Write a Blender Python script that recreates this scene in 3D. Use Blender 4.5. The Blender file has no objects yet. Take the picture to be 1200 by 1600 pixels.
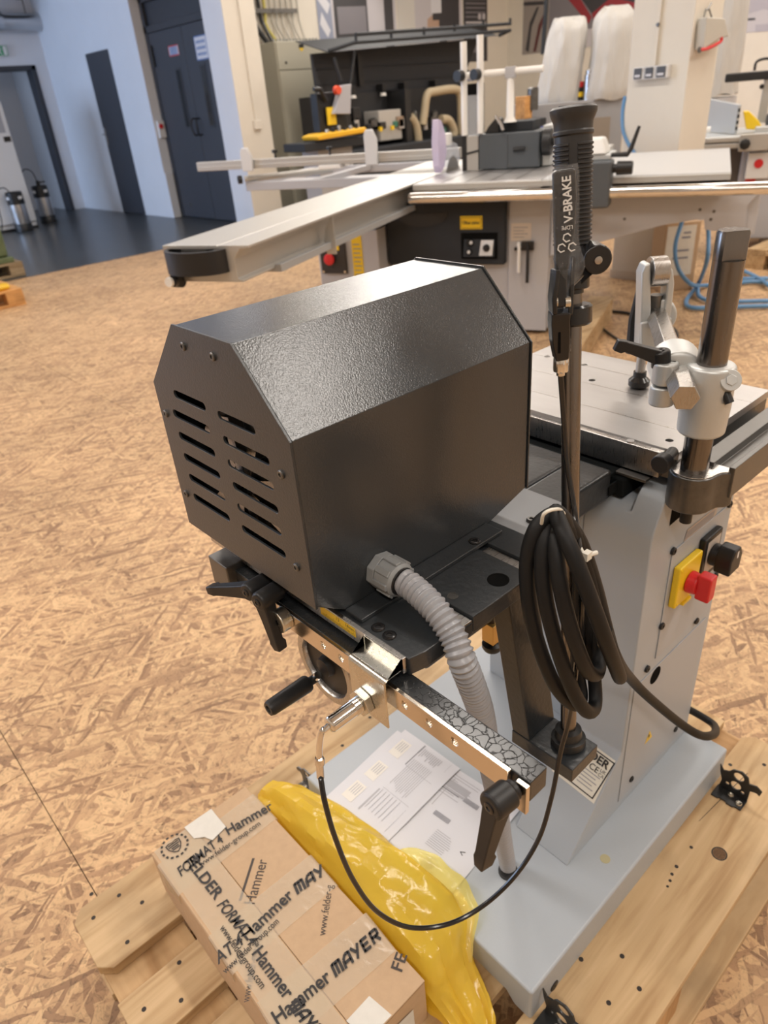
import bpy, bmesh, math, random
from mathutils import Vector, Matrix, Euler

scene = bpy.context.scene
COL = scene.collection

# ------------------------------------------------------------------ camera
cam_data = bpy.data.cameras.new('camera')
cam = bpy.data.objects.new('camera', cam_data)
COL.objects.link(cam)
yaw, pitch, roll = 0.871466135, 0.532418147, 0.0875841029
fwd = Vector((math.cos(pitch) * math.cos(yaw), math.cos(pitch) * math.sin(yaw), -math.sin(pitch)))
rgt = Vector((math.sin(yaw), -math.cos(yaw), 0))
dwn = fwd.cross(rgt)
rgt2 = math.cos(roll) * rgt + math.sin(roll) * dwn
dwn2 = -math.sin(roll) * rgt + math.cos(roll) * dwn
cam.matrix_world = Matrix((
    (rgt2.x, -dwn2.x, -fwd.x, 0.0),
    (rgt2.y, -dwn2.y, -fwd.y, 0.0),
    (rgt2.z, -dwn2.z, -fwd.z, 1.352),
    (0, 0, 0, 1)))
cam_data.sensor_fit = 'VERTICAL'
cam_data.sensor_height = 36.0
cam_data.lens = 1096.86 / 1600 * 36.0
cam_data.clip_start = 0.02
cam_data.dof.use_dof = True
cam_data.dof.focus_distance = 0.72
cam_data.dof.aperture_fstop = 8.0
scene.camera = cam

# ------------------------------------------------------------------ light
world = bpy.data.worlds.new('world')
scene.world = world
world.use_nodes = True
wb = world.node_tree.nodes['Background']
wb.inputs[0].default_value = (0.62, 0.76, 1.0, 1)
wb.inputs[1].default_value = 1.0

scene.view_settings.view_transform = 'Standard'
scene.view_settings.look = 'None'
scene.view_settings.gamma = 1.0
scene.view_settings.use_curve_mapping = False
scene.view_settings.exposure = 0.0

CEIL = 4.3


def area_light(name, loc, size, power, color, aim=(0, 0, -1), roll_z=0):
    d = bpy.data.lights.new(name, 'AREA')
    d.shape = 'RECTANGLE'
    d.size, d.size_y = size
    d.energy = power
    d.color = color
    o = bpy.data.objects.new(name, d)
    q = Vector(aim).to_track_quat('-Z', 'Y')
    o.rotation_euler = q.to_euler()
    o.location = loc
    COL.objects.link(o)
    return o


WARM = (1.0, 0.93, 0.85)
LAMPS = [(x, y) for x in (-1.3, 2.2, 5.7, 9.2) for y in (-1.6, 2.2, 6.0)]
for x, y in LAMPS:
    area_light('lamp_light', (x, y, CEIL - 0.36), (0.30, 2.4), 66 if x < 4 else 76, WARM)
# inclined lamps added out of view to put a highlight on the hood top
HIGHLIGHT_LAMPS = [((8.9, 8.5, 3.52), 70), ((6.1, 8.4, 3.5), 28)]
for p, w in HIGHLIGHT_LAMPS:
    area_light('highlight_light', p, (2.4, 0.3), w, WARM, aim=(-0.52, -0.60, -0.6))
# daylight through the windows of the far hall on the left
area_light('window_light', (-3.9, 11.6, 2.2), (4.4, 2.4), 290, (0.50, 0.68, 1.0), aim=(1, 0, -0.05))

# ------------------------------------------------------------------ materials
MATS = {}


def nt(name):
    m = bpy.data.materials.new(name)
    m.use_nodes = True
    t = m.node_tree
    return m, t, t.nodes['Principled BSDF']


def lk(t, a, b):
    t.links.new(a, b)


def nd(t, kind, **kw):
    n = t.nodes.new(kind)
    for k, v in kw.items():
        setattr(n, k, v)
    return n


def coords(t, scale=(1, 1, 1), rot=(0, 0, 0)):
    c = nd(t, 'ShaderNodeTexCoord')
    mp = nd(t, 'ShaderNodeMapping')
    mp.inputs['Scale'].default_value = scale
    mp.inputs['Rotation'].default_value = rot
    lk(t, c.outputs['Object'], mp.inputs['Vector'])
    return mp.outputs['Vector']


def mat(name, col, rough=0.5, metal=0.0, bump=None, var=None, coat=0.0, spec=0.5,
        stretch=(1, 1, 1), alpha=1.0, trans=0.0, emit=None, rvar=None):
    """plain procedural material: col + optional noise variation, bump (scale, strength, distance)"""
    if name in MATS:
        return MATS[name]
    m, t, p = nt(name)
    p.inputs['Base Color'].default_value = (*col, 1)
    p.inputs['Roughness'].default_value = rough
    p.inputs['Metallic'].default_value = metal
    p.inputs['Specular IOR Level'].default_value = spec
    p.inputs['Coat Weight'].default_value = coat
    p.inputs['Coat Roughness'].default_value = 0.12
    p.inputs['Alpha'].default_value = alpha
    p.inputs['Transmission Weight'].default_value = trans
    if emit:
        p.inputs['Emission Color'].default_value = (*emit[0], 1)
        p.inputs['Emission Strength'].default_value = emit[1]
    if var:
        v = coords(t, stretch)
        n = nd(t, 'ShaderNodeTexNoise')
        n.inputs['Scale'].default_value = var[0]
        n.inputs['Detail'].default_value = 6
        n.inputs['Roughness'].default_value = 0.65
        lk(t, v, n.inputs['Vector'])
        r = nd(t, 'ShaderNodeMapRange')
        r.inputs[1].default_value = 0.3
        r.inputs[2].default_value = 0.7
        r.inputs[3].default_value = 1 - var[1]
        r.inputs[4].default_value = 1 + var[1]
        lk(t, n.outputs['Fac'], r.inputs[0])
        mx = nd(t, 'ShaderNodeVectorMath', operation='SCALE')
        mx.inputs[0].default_value = col
        lk(t, r.outputs[0], mx.inputs['Scale'])
        lk(t, mx.outputs[0], p.inputs['Base Color'])
        if rvar:
            r2 = nd(t, 'ShaderNodeMapRange')
            r2.inputs[1].default_value = 0.3
            r2.inputs[2].default_value = 0.7
            r2.inputs[3].default_value = max(0.02, rough - rvar)
            r2.inputs[4].default_value = rough + rvar
            lk(t, n.outputs['Fac'], r2.inputs[0])
            lk(t, r2.outputs[0], p.inputs['Roughness'])
    if bump:
        v = coords(t, stretch)
        n = nd(t, 'ShaderNodeTexNoise')
        n.inputs['Scale'].default_value = bump[0]
        n.inputs['Detail'].default_value = 2
        lk(t, v, n.inputs['Vector'])
        b = nd(t, 'ShaderNodeBump')
        b.inputs['Strength'].default_value = bump[1]
        b.inputs['Distance'].default_value = bump[2] if len(bump) > 2 else 0.001
        lk(t, n.outputs['Fac'], b.inputs['Height'])
        lk(t, b.outputs[0], p.inputs['Normal'])
    MATS[name] = m
    return m


def osb_material():
    m, t, p = nt('osb')
    base = None
    info = nd(t, 'ShaderNodeTexCoord')
    # domain warp
    wn = nd(t, 'ShaderNodeTexNoise')
    wn.inputs['Scale'].default_value = 9
    wn.inputs['Detail'].default_value = 3
    lk(t, info.outputs['Object'], wn.inputs['Vector'])
    ws = nd(t, 'ShaderNodeVectorMath', operation='SCALE')
    ws.inputs['Scale'].default_value = 0.035
    lk(t, wn.outputs['Color'], ws.inputs[0])
    wa = nd(t, 'ShaderNodeVectorMath', operation='ADD')
    lk(t, info.outputs['Object'], wa.inputs[0])
    lk(t, ws.outputs[0], wa.inputs[1])
    prev = None
    hprev = None
    rng = random.Random(4)
    for i, ang in enumerate((10, 72, 128, 38, 158, 95, 55, 142, 22)):
        vr = nd(t, 'ShaderNodeVectorRotate', rotation_type='Z_AXIS')
        vr.inputs['Angle'].default_value = math.radians(ang)
        lk(t, wa.outputs[0], vr.inputs['Vector'])
        mp = nd(t, 'ShaderNodeMapping')
        mp.inputs['Location'].default_value = (rng.random() * 9, rng.random() * 9, i * 3.1)
        mp.inputs['Scale'].default_value = (12 - 0.5 * i, 62 + 5 * i, 1)
        lk(t, vr.outputs[0], mp.inputs['Vector'])
        v = nd(t, 'ShaderNodeTexVoronoi')
        v.voronoi_dimensions = '2D'
        v.inputs['Scale'].default_value = 1.0
        lk(t, mp.outputs[0], v.inputs['Vector'])
        sp = nd(t, 'ShaderNodeSeparateColor')
        lk(t, v.outputs['Color'], sp.inputs[0])
        if prev is None:
            prev = sp.outputs[0]
            hprev = sp.outputs[2]
        else:
            th = nd(t, 'ShaderNodeMath', operation='GREATER_THAN')
            th.inputs[1].default_value = 0.72
            lk(t, sp.outputs[1], th.inputs[0])
            mx = nd(t, 'ShaderNodeMix', data_type='FLOAT')
            lk(t, th.outputs[0], mx.inputs[0])
            lk(t, prev, mx.inputs[2])
            lk(t, sp.outputs[0], mx.inputs[3])
            prev = mx.outputs[0]
            mh = nd(t, 'ShaderNodeMix', data_type='FLOAT')
            lk(t, th.outputs[0], mh.inputs[0])
            lk(t, hprev, mh.inputs[2])
            lk(t, sp.outputs[2], mh.inputs[3])
            hprev = mh.outputs[0]
    ramp = nd(t, 'ShaderNodeValToRGB')
    cr = ramp.color_ramp
    cr.elements[0].position = 0.0
    cr.elements[0].color = (0.28, 0.160, 0.085, 1)
    cr.elements[1].position = 1.0
    cr.elements[1].color = (0.70, 0.468, 0.252, 1)
    e = cr.elements.new(0.16)
    e.color = (0.39, 0.232, 0.125, 1)
    e = cr.elements.new(0.5)
    e.color = (0.555, 0.352, 0.188, 1)
    lk(t, prev, ramp.inputs[0])
    # dark resin and scuff flecks, larger brown wear, fibre grain
    fn = nd(t, 'ShaderNodeTexNoise')
    fn.inputs['Scale'].default_value = 42
    fn.inputs['Detail'].default_value = 7
    fn.inputs['Roughness'].default_value = 0.75
    fn.inputs['Distortion'].default_value = 2.2
    lk(t, wa.outputs[0], fn.inputs['Vector'])
    fr = nd(t, 'ShaderNodeMapRange')
    fr.inputs[1].default_value = 0.36
    fr.inputs[2].default_value = 0.50
    fr.inputs[3].default_value = 0.55
    fr.inputs[4].default_value = 1.0
    lk(t, fn.outputs['Fac'], fr.inputs[0])
    ln = nd(t, 'ShaderNodeTexNoise')
    ln.inputs['Scale'].default_value = 1.3
    ln.inputs['Detail'].default_value = 5
    lk(t, info.outputs['Object'], ln.inputs['Vector'])
    lr = nd(t, 'ShaderNodeMapRange')
    lr.inputs[1].default_value = 0.3
    lr.inputs[2].default_value = 0.7
    lr.inputs[3].default_value = 0.82
    lr.inputs[4].default_value = 1.12
    lk(t, ln.outputs['Fac'], lr.inputs[0])
    mm = nd(t, 'ShaderNodeMath', operation='MULTIPLY')
    lk(t, fr.outputs[0], mm.inputs[0])
    lk(t, lr.outputs[0], mm.inputs[1])
    fin = nd(t, 'ShaderNodeVectorMath', operation='SCALE')
    lk(t, ramp.outputs[0], fin.inputs[0])
    lk(t, mm.outputs[0], fin.inputs['Scale'])
    lk(t, fin.outputs[0], p.inputs['Base Color'])
    p.inputs['Roughness'].default_value = 0.52
    p.inputs['Specular IOR Level'].default_value = 0.45
    b = nd(t, 'ShaderNodeBump')
    b.inputs['Strength'].default_value = 0.35
    b.inputs['Distance'].default_value = 0.002
    lk(t, hprev, b.inputs['Height'])
    lk(t, b.outputs[0], p.inputs['Normal'])
    MATS['osb'] = m
    return m


def pine_material(name, axis='X', tint=(1, 1, 1)):
    """long grain along one axis with knots"""
    m, t, p = nt(name)
    sc = {'X': (2.0, 26, 26), 'Y': (26, 2.0, 26), 'Z': (26, 26, 2)}[axis]
    oi = nd(t, 'ShaderNodeObjectInfo')
    tc = nd(t, 'ShaderNodeTexCoord')
    rs = nd(t, 'ShaderNodeVectorMath', operation='SCALE')
    rs.inputs[0].default_value = (7.3, 5.1, 3.7)
    lk(t, oi.outputs['Random'], rs.inputs['Scale'])
    ad = nd(t, 'ShaderNodeVectorMath', operation='ADD')
    lk(t, tc.outputs['Object'], ad.inputs[0])
    lk(t, rs.outputs[0], ad.inputs[1])
    mp = nd(t, 'ShaderNodeMapping')
    mp.inputs['Scale'].default_value = sc
    lk(t, ad.outputs[0], mp.inputs['Vector'])
    n = nd(t, 'ShaderNodeTexNoise')
    n.inputs['Scale'].default_value = 1.0
    n.inputs['Detail'].default_value = 8
    n.inputs['Distortion'].default_value = 1.2
    lk(t, mp.outputs[0], n.inputs['Vector'])
    ramp = nd(t, 'ShaderNodeValToRGB')
    cr = ramp.color_ramp
    cr.elements[0].position = 0.28
    cr.elements[0].color = (0.36 * tint[0], 0.215 * tint[1], 0.095 * tint[2], 1)
    cr.elements[1].position = 0.72
    cr.elements[1].color = (0.66 * tint[0], 0.475 * tint[1], 0.275 * tint[2], 1)
    e = cr.elements.new(0.48)
    e.color = (0.53 * tint[0], 0.365 * tint[1], 0.195 * tint[2], 1)
    lk(t, n.outputs['Fac'], ramp.inputs[0])
    # grubby patches
    g = nd(t, 'ShaderNodeTexNoise')
    g.inputs['Scale'].default_value = 6
    g.inputs['Detail'].default_value = 5
    lk(t, ad.outputs[0], g.inputs['Vector'])
    gr = nd(t, 'ShaderNodeMapRange')
    gr.inputs[1].default_value = 0.32
    gr.inputs[2].default_value = 0.5
    gr.inputs[3].default_value = 0.78
    gr.inputs[4].default_value = 1.0
    lk(t, g.outputs['Fac'], gr.inputs[0])
    fin = nd(t, 'ShaderNodeVectorMath', operation='SCALE')
    lk(t, ramp.outputs[0], fin.inputs[0])
    lk(t, gr.outputs[0], fin.inputs['Scale'])
    lk(t, fin.outputs[0], p.inputs['Base Color'])
    p.inputs['Roughness'].default_value = 0.7
    b = nd(t, 'ShaderNodeBump')
    b.inputs['Strength'].default_value = 0.25
    b.inputs['Distance'].default_value = 0.001
    lk(t, n.outputs['Fac'], b.inputs['Height'])
    lk(t, b.outputs[0], p.inputs['Normal'])
    MATS[name] = m
    return m


def crackle_material():
    m, t, p = nt('crackle_black')
    v = coords(t)
    vo = nd(t, 'ShaderNodeTexVoronoi', feature='DISTANCE_TO_EDGE')
    vo.inputs['Scale'].default_value = 120
    n = nd(t, 'ShaderNodeTexNoise')
    n.inputs['Scale'].default_value = 90
    n.inputs['Detail'].default_value = 4
    lk(t, v, n.inputs['Vector'])
    mx = nd(t, 'ShaderNodeMix', data_type='VECTOR')
    mx.inputs[0].default_value = 0.012
    lk(t, v, mx.inputs[4])
    lk(t, n.outputs['Color'], mx.inputs[5])
    lk(t, mx.outputs[1], vo.inputs['Vector'])
    r = nd(t, 'ShaderNodeMapRange')
    r.inputs[2].default_value = 0.05
    lk(t, vo.outputs['Distance'], r.inputs[0])
    b = nd(t, 'ShaderNodeBump')
    b.inputs['Strength'].default_value = 0.22
    b.inputs['Distance'].default_value = 0.0006
    lk(t, r.outputs[0], b.inputs['Height'])
    lk(t, b.outputs[0], p.inputs['Normal'])
    p.inputs['Base Color'].default_value = (0.02, 0.022, 0.024, 1)
    p.inputs['Roughness'].default_value = 0.22
    MATS['crackle_black'] = m
    return m


def film_material(name, col, rough=0.12, trans_fac=0.45, bump_scale=14, bump_strength=0.5):
    """thin plastic film: translucent + see-through + glossy creases"""
    m, t, p = nt(name)
    out = t.nodes['Material Output']
    p.inputs['Base Color'].default_value = (*col, 1)
    p.inputs['Roughness'].default_value = rough
    p.inputs['Specular IOR Level'].default_value = 0.7
    v = coords(t)
    n = nd(t, 'ShaderNodeTexNoise')
    n.inputs['Scale'].default_value = bump_scale
    n.inputs['Detail'].default_value = 4
    n.inputs['Distortion'].default_value = 1.0
    lk(t, v, n.inputs['Vector'])
    b = nd(t, 'ShaderNodeBump')
    b.inputs['Strength'].default_value = bump_strength
    b.inputs['Distance'].default_value = 0.01
    lk(t, n.outputs['Fac'], b.inputs['Height'])
    lk(t, b.outputs[0], p.inputs['Normal'])
    tr = nd(t, 'ShaderNodeBsdfTranslucent')
    tr.inputs[0].default_value = (*col, 1)
    m1 = nd(t, 'ShaderNodeMixShader')
    m1.inputs[0].default_value = 0.35
    lk(t, p.outputs[0], m1.inputs[1])
    lk(t, tr.outputs[0], m1.inputs[2])
    tp = nd(t, 'ShaderNodeBsdfTransparent')
    tp.inputs[0].default_value = (min(1, col[0] * 1.15 + .05), min(1, col[1] * 1.15 + .05), min(1, col[2] * 1.15 + .05), 1)
    m2 = nd(t, 'ShaderNodeMixShader')
    m2.inputs[0].default_value = trans_fac
    lk(t, m1.outputs[0], m2.inputs[1])
    lk(t, tp.outputs[0], m2.inputs[2])
    lk(t, m2.outputs[0], out.inputs['Surface'])
    MATS[name] = m
    return m


OSB = osb_material()
PINE_X = pine_material('pine_x', 'X')
PINE_Y = pine_material('pine_y', 'Y', (1.0, 0.93, 0.86))
PINE_Z = pine_material('pine_z', 'Z', (1.05, 0.9, 0.75))
CRACKLE = crackle_material()
YELLOW_FILM = film_material('yellow_film', (0.98, 0.73, 0.10), 0.16, 0.24, 26, 0.22)
YELLOW_PALE = film_material('yellow_film_edge', (0.98, 0.82, 0.30), 0.13, 0.45, 30, 0.3)
CLEAR_FILM = film_material('clear_film', (0.9, 0.9, 0.9), 0.06, 0.93, 120, 0.8)
TAPE = film_material('tape_film', (0.88, 0.81, 0.71), 0.12, 0.52, 45, 0.18)

HOOD = mat('hammered_charcoal', (0.034, 0.038, 0.042), 0.20, bump=(600, 0.21, 0.0010), spec=0.7)
HOOD_END = mat('hammered_charcoal_end', (0.030, 0.034, 0.038), 0.30, bump=(420, 0.22, 0.0009), spec=0.6)
CAST_DARK = mat('charcoal_casting', (0.026, 0.030, 0.034), 0.28, bump=(160, 0.30, 0.0012), spec=0.6)
GREY = mat('grey_hammered', (0.40, 0.44, 0.485), 0.38, bump=(420, 0.22, 0.0009), spec=0.5)
GREY_PLAIN = mat('grey_plain', (0.42, 0.44, 0.47), 0.45)
STEEL = mat('ground_steel', (0.50, 0.48, 0.46), 0.30, 1.0, var=(60, 0.08), stretch=(1, 12, 1), rvar=0.06)
STEEL_TABLE = mat('table_steel', (0.47, 0.46, 0.455), 0.40, 0.85, var=(7, 0.07), stretch=(4, 1, 1), rvar=0.05)
STEEL_DARK = mat('dark_steel', (0.15, 0.146, 0.14), 0.36, 0.85, var=(22, 0.25), rvar=0.1)
STEEL_ROD = mat('drawn_rod', (0.22, 0.205, 0.195), 0.26, 1.0, var=(30, 0.2), stretch=(1, 1, 0.1), rvar=0.08)
ZINC = mat('zinc_plate', (0.66, 0.64, 0.58), 0.27, 1.0, var=(40, 0.06), rvar=0.05)
BRIGHT = mat('bright_strip', (0.74, 0.66, 0.56), 0.20, 1.0, var=(30, 0.05))
CHROME = mat('chrome', (0.78, 0.77, 0.75), 0.10, 1.0)
ALU = mat('cast_aluminium', (0.58, 0.60, 0.60), 0.42, 0.55, bump=(300, 0.15, 0.0006))
ALU_BAR = mat('anodised_aluminium', (0.50, 0.49, 0.465), 0.42, 0.6)
BLACK = mat('black_plastic', (0.014, 0.014, 0.015), 0.42, spec=0.45)
BLACK_GLOSS = mat('black_gloss', (0.012, 0.012, 0.013), 0.2, spec=0.6)
BLACK_METAL = mat('black_metal', (0.02, 0.021, 0.022), 0.35, bump=(200, 0.15, 0.0006))
RUBBER = mat('rubber', (0.008, 0.0085, 0.0095), 0.55, spec=0.32, var=(40, 0.15))
GRIP = mat('grip_rubber', (0.030, 0.030, 0.032), 0.42)
HOLE = mat('hole_dark', (0.006, 0.006, 0.006), 0.9, spec=0.05)
HOSE = mat('conduit_grey', (0.34, 0.35, 0.38), 0.33)
GLAND = mat('gland_grey', (0.27, 0.285, 0.295), 0.42)
CARD = mat('cardboard', (0.53, 0.365, 0.225), 0.78, var=(70, 0.05))
CARD_EDGE = mat('cardboard_edge', (0.33, 0.21, 0.115), 0.85, var=(400, 0.3))
PAPER = mat('paper', (0.64, 0.645, 0.69), 0.6)
PAPER_LABEL = mat('paper_label', (0.72, 0.68, 0.60), 0.6, var=(20, 0.05))
INK = mat('ink', (0.022, 0.021, 0.022), 0.5)
INK_GREY = mat('ink_grey', (0.27, 0.27, 0.30), 0.7)
INK_BROWN = mat('print_brown', (0.062, 0.05, 0.045), 0.7)
INK_LIGHT = mat('ink_light', (0.43, 0.43, 0.465), 0.7)
WHITE_TXT = mat('white_print', (0.75, 0.75, 0.74), 0.5)
RED = mat('red_plastic', (0.62, 0.022, 0.026), 0.35)
YELLOW = mat('yellow_plastic', (0.86, 0.58, 0.02), 0.35)
BRASS = mat('brass', (0.62, 0.40, 0.14), 0.32, 0.8)
WALL_MAT = mat('painted_wall', (0.70, 0.72, 0.76), 0.75, var=(1.2, 0.03), bump=(60, 0.08, 0.002))
CREAM = mat('cream_wall', (0.70, 0.655, 0.575), 0.7, var=(2.5, 0.03), bump=(40, 0.1, 0.002))
LINO = mat('dark_linoleum', (0.045, 0.05, 0.055), 0.30, var=(3, 0.12), spec=0.5)
DOOR = mat('anthracite_door', (0.042, 0.046, 0.058), 0.5)
DOOR_FRAME = mat('anthracite_frame', (0.033, 0.036, 0.045), 0.5)
GLASS_DARK = mat('dark_glass', (0.02, 0.021, 0.023), 0.12)
GREEN = mat('green_paint', (0.10, 0.13, 0.06), 0.5, var=(8, 0.2))
BEIGE_CAB = mat('cabinet_beige', (0.44, 0.42, 0.34), 0.5)
STAINLESS = mat('stainless', (0.52, 0.52, 0.53), 0.28, 0.9)
BAG = mat('bag_cloth', (0.52, 0.505, 0.48), 0.7, bump=(4.5, 0.7, 0.06), stretch=(1.6, 1.6, 0.5))
BLUE_HOSE = mat('blue_hose', (0.13, 0.30, 0.55), 0.4)
BLUE = mat('blue_plastic', (0.08, 0.10, 0.42), 0.45)
TAN_HOSE = mat('tan_hose', (0.40, 0.33, 0.22), 0.5)
SAW_GREY = mat('saw_light_grey', (0.47, 0.47, 0.49), 0.45)
SAW_DARK = mat('saw_anthracite', (0.030, 0.033, 0.038), 0.65, spec=0.25)
WHITE_MET = mat('white_tube', (0.80, 0.78, 0.74), 0.4)
LILAC = film_material('lilac_guard', (0.72, 0.66, 0.78), 0.15, 0.25, 8, 0.1)
CLEAR = film_material('clear_sheet', (0.75, 0.76, 0.78), 0.1, 0.7, 3, 0.05)
LAMP_EMIT = mat('lamp_tube', (1, 1, 1), 0.4, emit=((1.0, 0.88, 0.74), 7.0))

# ------------------------------------------------------------------ mesh helpers


class B:
    """collects simple shapes into one bmesh; every shape is placed in world metres (or a local frame via T)"""

    def __init__(self, T=None):
        self.bm = bmesh.new()
        self.T = T

    def v(self, co):
        co = Vector(co)
        if self.T is not None:
            co = self.T @ co
        return self.bm.verts.new(co)

    def face(self, vs):
        try:
            return self.bm.faces.new(vs)
        except ValueError:
            return None

    def poly(self, pts):
        self.face([self.v(p) for p in pts])
        return self

    def box(self, lo, hi, M=None):
        lo, hi = Vector(lo), Vector(hi)
        c = []
        for z in (lo.z, hi.z):
            for x, y in ((lo.x, lo.y), (hi.x, lo.y), (hi.x, hi.y), (lo.x, hi.y)):
                p = Vector((x, y, z))
                c.append(self.v(M @ p if M is not None else p))
        for f in ((3, 2, 1, 0), (4, 5, 6, 7), (0, 1, 5, 4), (1, 2, 6, 5), (2, 3, 7, 6), (3, 0, 4, 7)):
            self.face([c[i] for i in f])
        return self

    def prism(self, pts, axis, lo, hi):
        """2D polygon extruded along an axis; 2D coords are the two other axes in xyz order"""
        def mk(p, k):
            a, b = p
            return {'x': (k, a, b), 'y': (a, k, b), 'z': (a, b, k)}[axis]
        A = [self.v(mk(p, lo)) for p in pts]
        Bv = [self.v(mk(p, hi)) for p in pts]
        n = len(pts)
        self.face(A[::-1])
        self.face(Bv)
        for i in range(n):
            j = (i + 1) % n
            self.face([A[i], A[j], Bv[j], Bv[i]])
        return self

    def loft(self, rings, cap=True, closed=True):
        R = [[self.v(p) for p in r] for r in rings]
        for a, b in zip(R, R[1:]):
            n = len(a)
            for i in range(n if closed else n - 1):
                j = (i + 1) % n
                self.face([a[i], a[j], b[j], b[i]])
        if cap:
            self.face(R[0][::-1])
            self.face(R[-1])
        return self

    def lathe(self, p0, d, prof, n=24, cap=True, up=None, start=0.0):
        p0, d = Vector(p0), Vector(d).normalized()
        a = Vector(up) if up is not None else (Vector((0, 0, 1)) if abs(d.z) < 0.9 else Vector((1, 0, 0)))
        a = (a - d * a.dot(d)).normalized()
        b = d.cross(a)
        rings = []
        for t, r in prof:
            rings.append([p0 + d * t + (a * math.cos(start + 2 * math.pi * i / n) + b * math.sin(start + 2 * math.pi * i / n)) * r for i in range(n)])
        return self.loft(rings, cap)

    def cyl(self, p0, p1, r, r1=None, n=24, up=None, start=0.0):
        p0, p1 = Vector(p0), Vector(p1)
        L = (p1 - p0).length
        return self.lathe(p0, p1 - p0, [(0, r), (L, r if r1 is None else r1)], n, True, up, start)

    def tube(self, pts, r, n=10, cap=True, prof=None):
        pts = [Vector(p) for p in pts]
        rings = []
        a = None
        for i, p in enumerate(pts):
            d = (pts[min(i + 1, len(pts) - 1)] - pts[max(i - 1, 0)]).normalized()
            if a is None:
                a = Vector((0, 0, 1)) if abs(d.z) < 0.9 else Vector((1, 0, 0))
            a = (a - d * a.dot(d)).normalized()
            b = d.cross(a)
            rr = r if prof is None else prof(i)
            rings.append([p + (a * math.cos(2 * math.pi * k / n) + b * math.sin(2 * math.pi * k / n)) * rr for k in range(n)])
        return self.loft(rings, cap)

    def ball(self, c, r, n=12, sq=(1, 1, 1)):
        c = Vector(c)
        rings = []
        for j in range(1, n // 2):
            th = math.pi * j / (n // 2)
            rings.append([c + Vector((math.sin(th) * math.cos(2 * math.pi * i / n) * sq[0], math.sin(th) * math.sin(2 * math.pi * i / n) * sq[1], math.cos(th) * sq[2])) * r for i in range(n)])
        return self.loft(rings, True)

    def torus(self, c, d, R, r, n=36, m=12):
        c, d = Vector(c), Vector(d).normalized()
        a = Vector((0, 0, 1)) if abs(d.z) < 0.9 else Vector((1, 0, 0))
        a = (a - d * a.dot(d)).normalized()
        b = d.cross(a)
        rings = []
        for i in range(n):
            th = 2 * math.pi * i / n
            e = a * math.cos(th) + b * math.sin(th)
            rings.append([c + e * (R + r * math.cos(2 * math.pi * k / m)) + d * r * math.sin(2 * math.pi * k / m) for k in range(m)])
        rings.append(rings[0])
        R_ = [[self.v(p) for p in q] for q in rings[:-1]]
        for i in range(n):
            A, C2 = R_[i], R_[(i + 1) % n]
            for k in range(m):
                j = (k + 1) % m
                self.face([A[k], A[j], C2[j], C2[k]])
        return self

    def out(self, name, material, parent=None, bevel=0.0, seg=2, angle=35, label=None, smooth=True, subsurf=0, stuff=False):
        bm = self.bm
        bmesh.ops.recalc_face_normals(bm, faces=bm.faces)
        me = bpy.data.meshes.new(name)
        bm.to_mesh(me)
        bm.free()
        me.materials.append(material)
        o = bpy.data.objects.new(name, me)
        COL.objects.link(o)
        if smooth:
            for p in me.polygons:
                p.use_smooth = True
            me.set_sharp_from_angle(angle=math.radians(angle))
        if bevel:
            md = o.modifiers.new('bevel', 'BEVEL')
            md.width = bevel
            md.segments = seg
            md.limit_method = 'ANGLE'
            md.angle_limit = math.radians(angle)
            md.harden_normals = True
        if subsurf:
            md = o.modifiers.new('sub', 'SUBSURF')
            md.levels = md.render_levels = subsurf
        attach(o, parent)
        if label:
            o['label'] = label
        if stuff:
            o['kind'] = 'stuff'
        return o


ROOTLOC = {}


def attach(o, parent):
    if parent is None:
        return
    o.parent = parent
    if parent.type == 'EMPTY':
        o.location = -parent.location


def thing(name, label, cat, loc, group=None):
    o = bpy.data.objects.new(name, None)
    o.empty_display_size = 0.05
    o.location = loc
    COL.objects.link(o)
    tag(o, label, cat, group)
    return o


def tag(o, label, cat, group=None):
    o['label'] = label
    o['category'] = cat
    if group:
        o['group'] = group
    return o


def struct(o):
    o['kind'] = 'structure'
    return o


def copy_thing(root, delta, label=None, group=None):
    """a copy of a thing with copies of its parts and sub-parts, moved by delta"""
    r = root.copy()
    COL.objects.link(r)
    r.location = root.location + Vector(delta)
    if label:
        r['label'] = label
    if group:
        r['group'] = group
    for ch in root.children:
        c = ch.copy()
        COL.objects.link(c)
        c.parent = r
        for g in ch.children:
            d = g.copy()
            COL.objects.link(d)
            d.parent = c
    return r


def smooth_path(pts, sub=8, closed=False):
    pts = [Vector(p) for p in pts]
    out = []
    n = len(pts)
    rng = range(n if closed else n - 1)
    for i in rng:
        if closed:
            p0, p1, p2, p3 = (pts[(i + k - 1) % n] for k in range(4))
        else:
            p1, p2 = pts[i], pts[i + 1]
            p0 = pts[i - 1] if i > 0 else p1 * 2 - p2
            p3 = pts[i + 2] if i + 2 < n else p2 * 2 - p1
        for k in range(sub):
            t = k / sub
            out.append(0.5 * ((2 * p1) + (p2 - p0) * t + (2 * p0 - 5 * p1 + 4 * p2 - p3) * t * t + (3 * p1 - p0 - 3 * p2 + p3) * t ** 3))
    if not closed:
        out.append(pts[-1])
    return out


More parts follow.
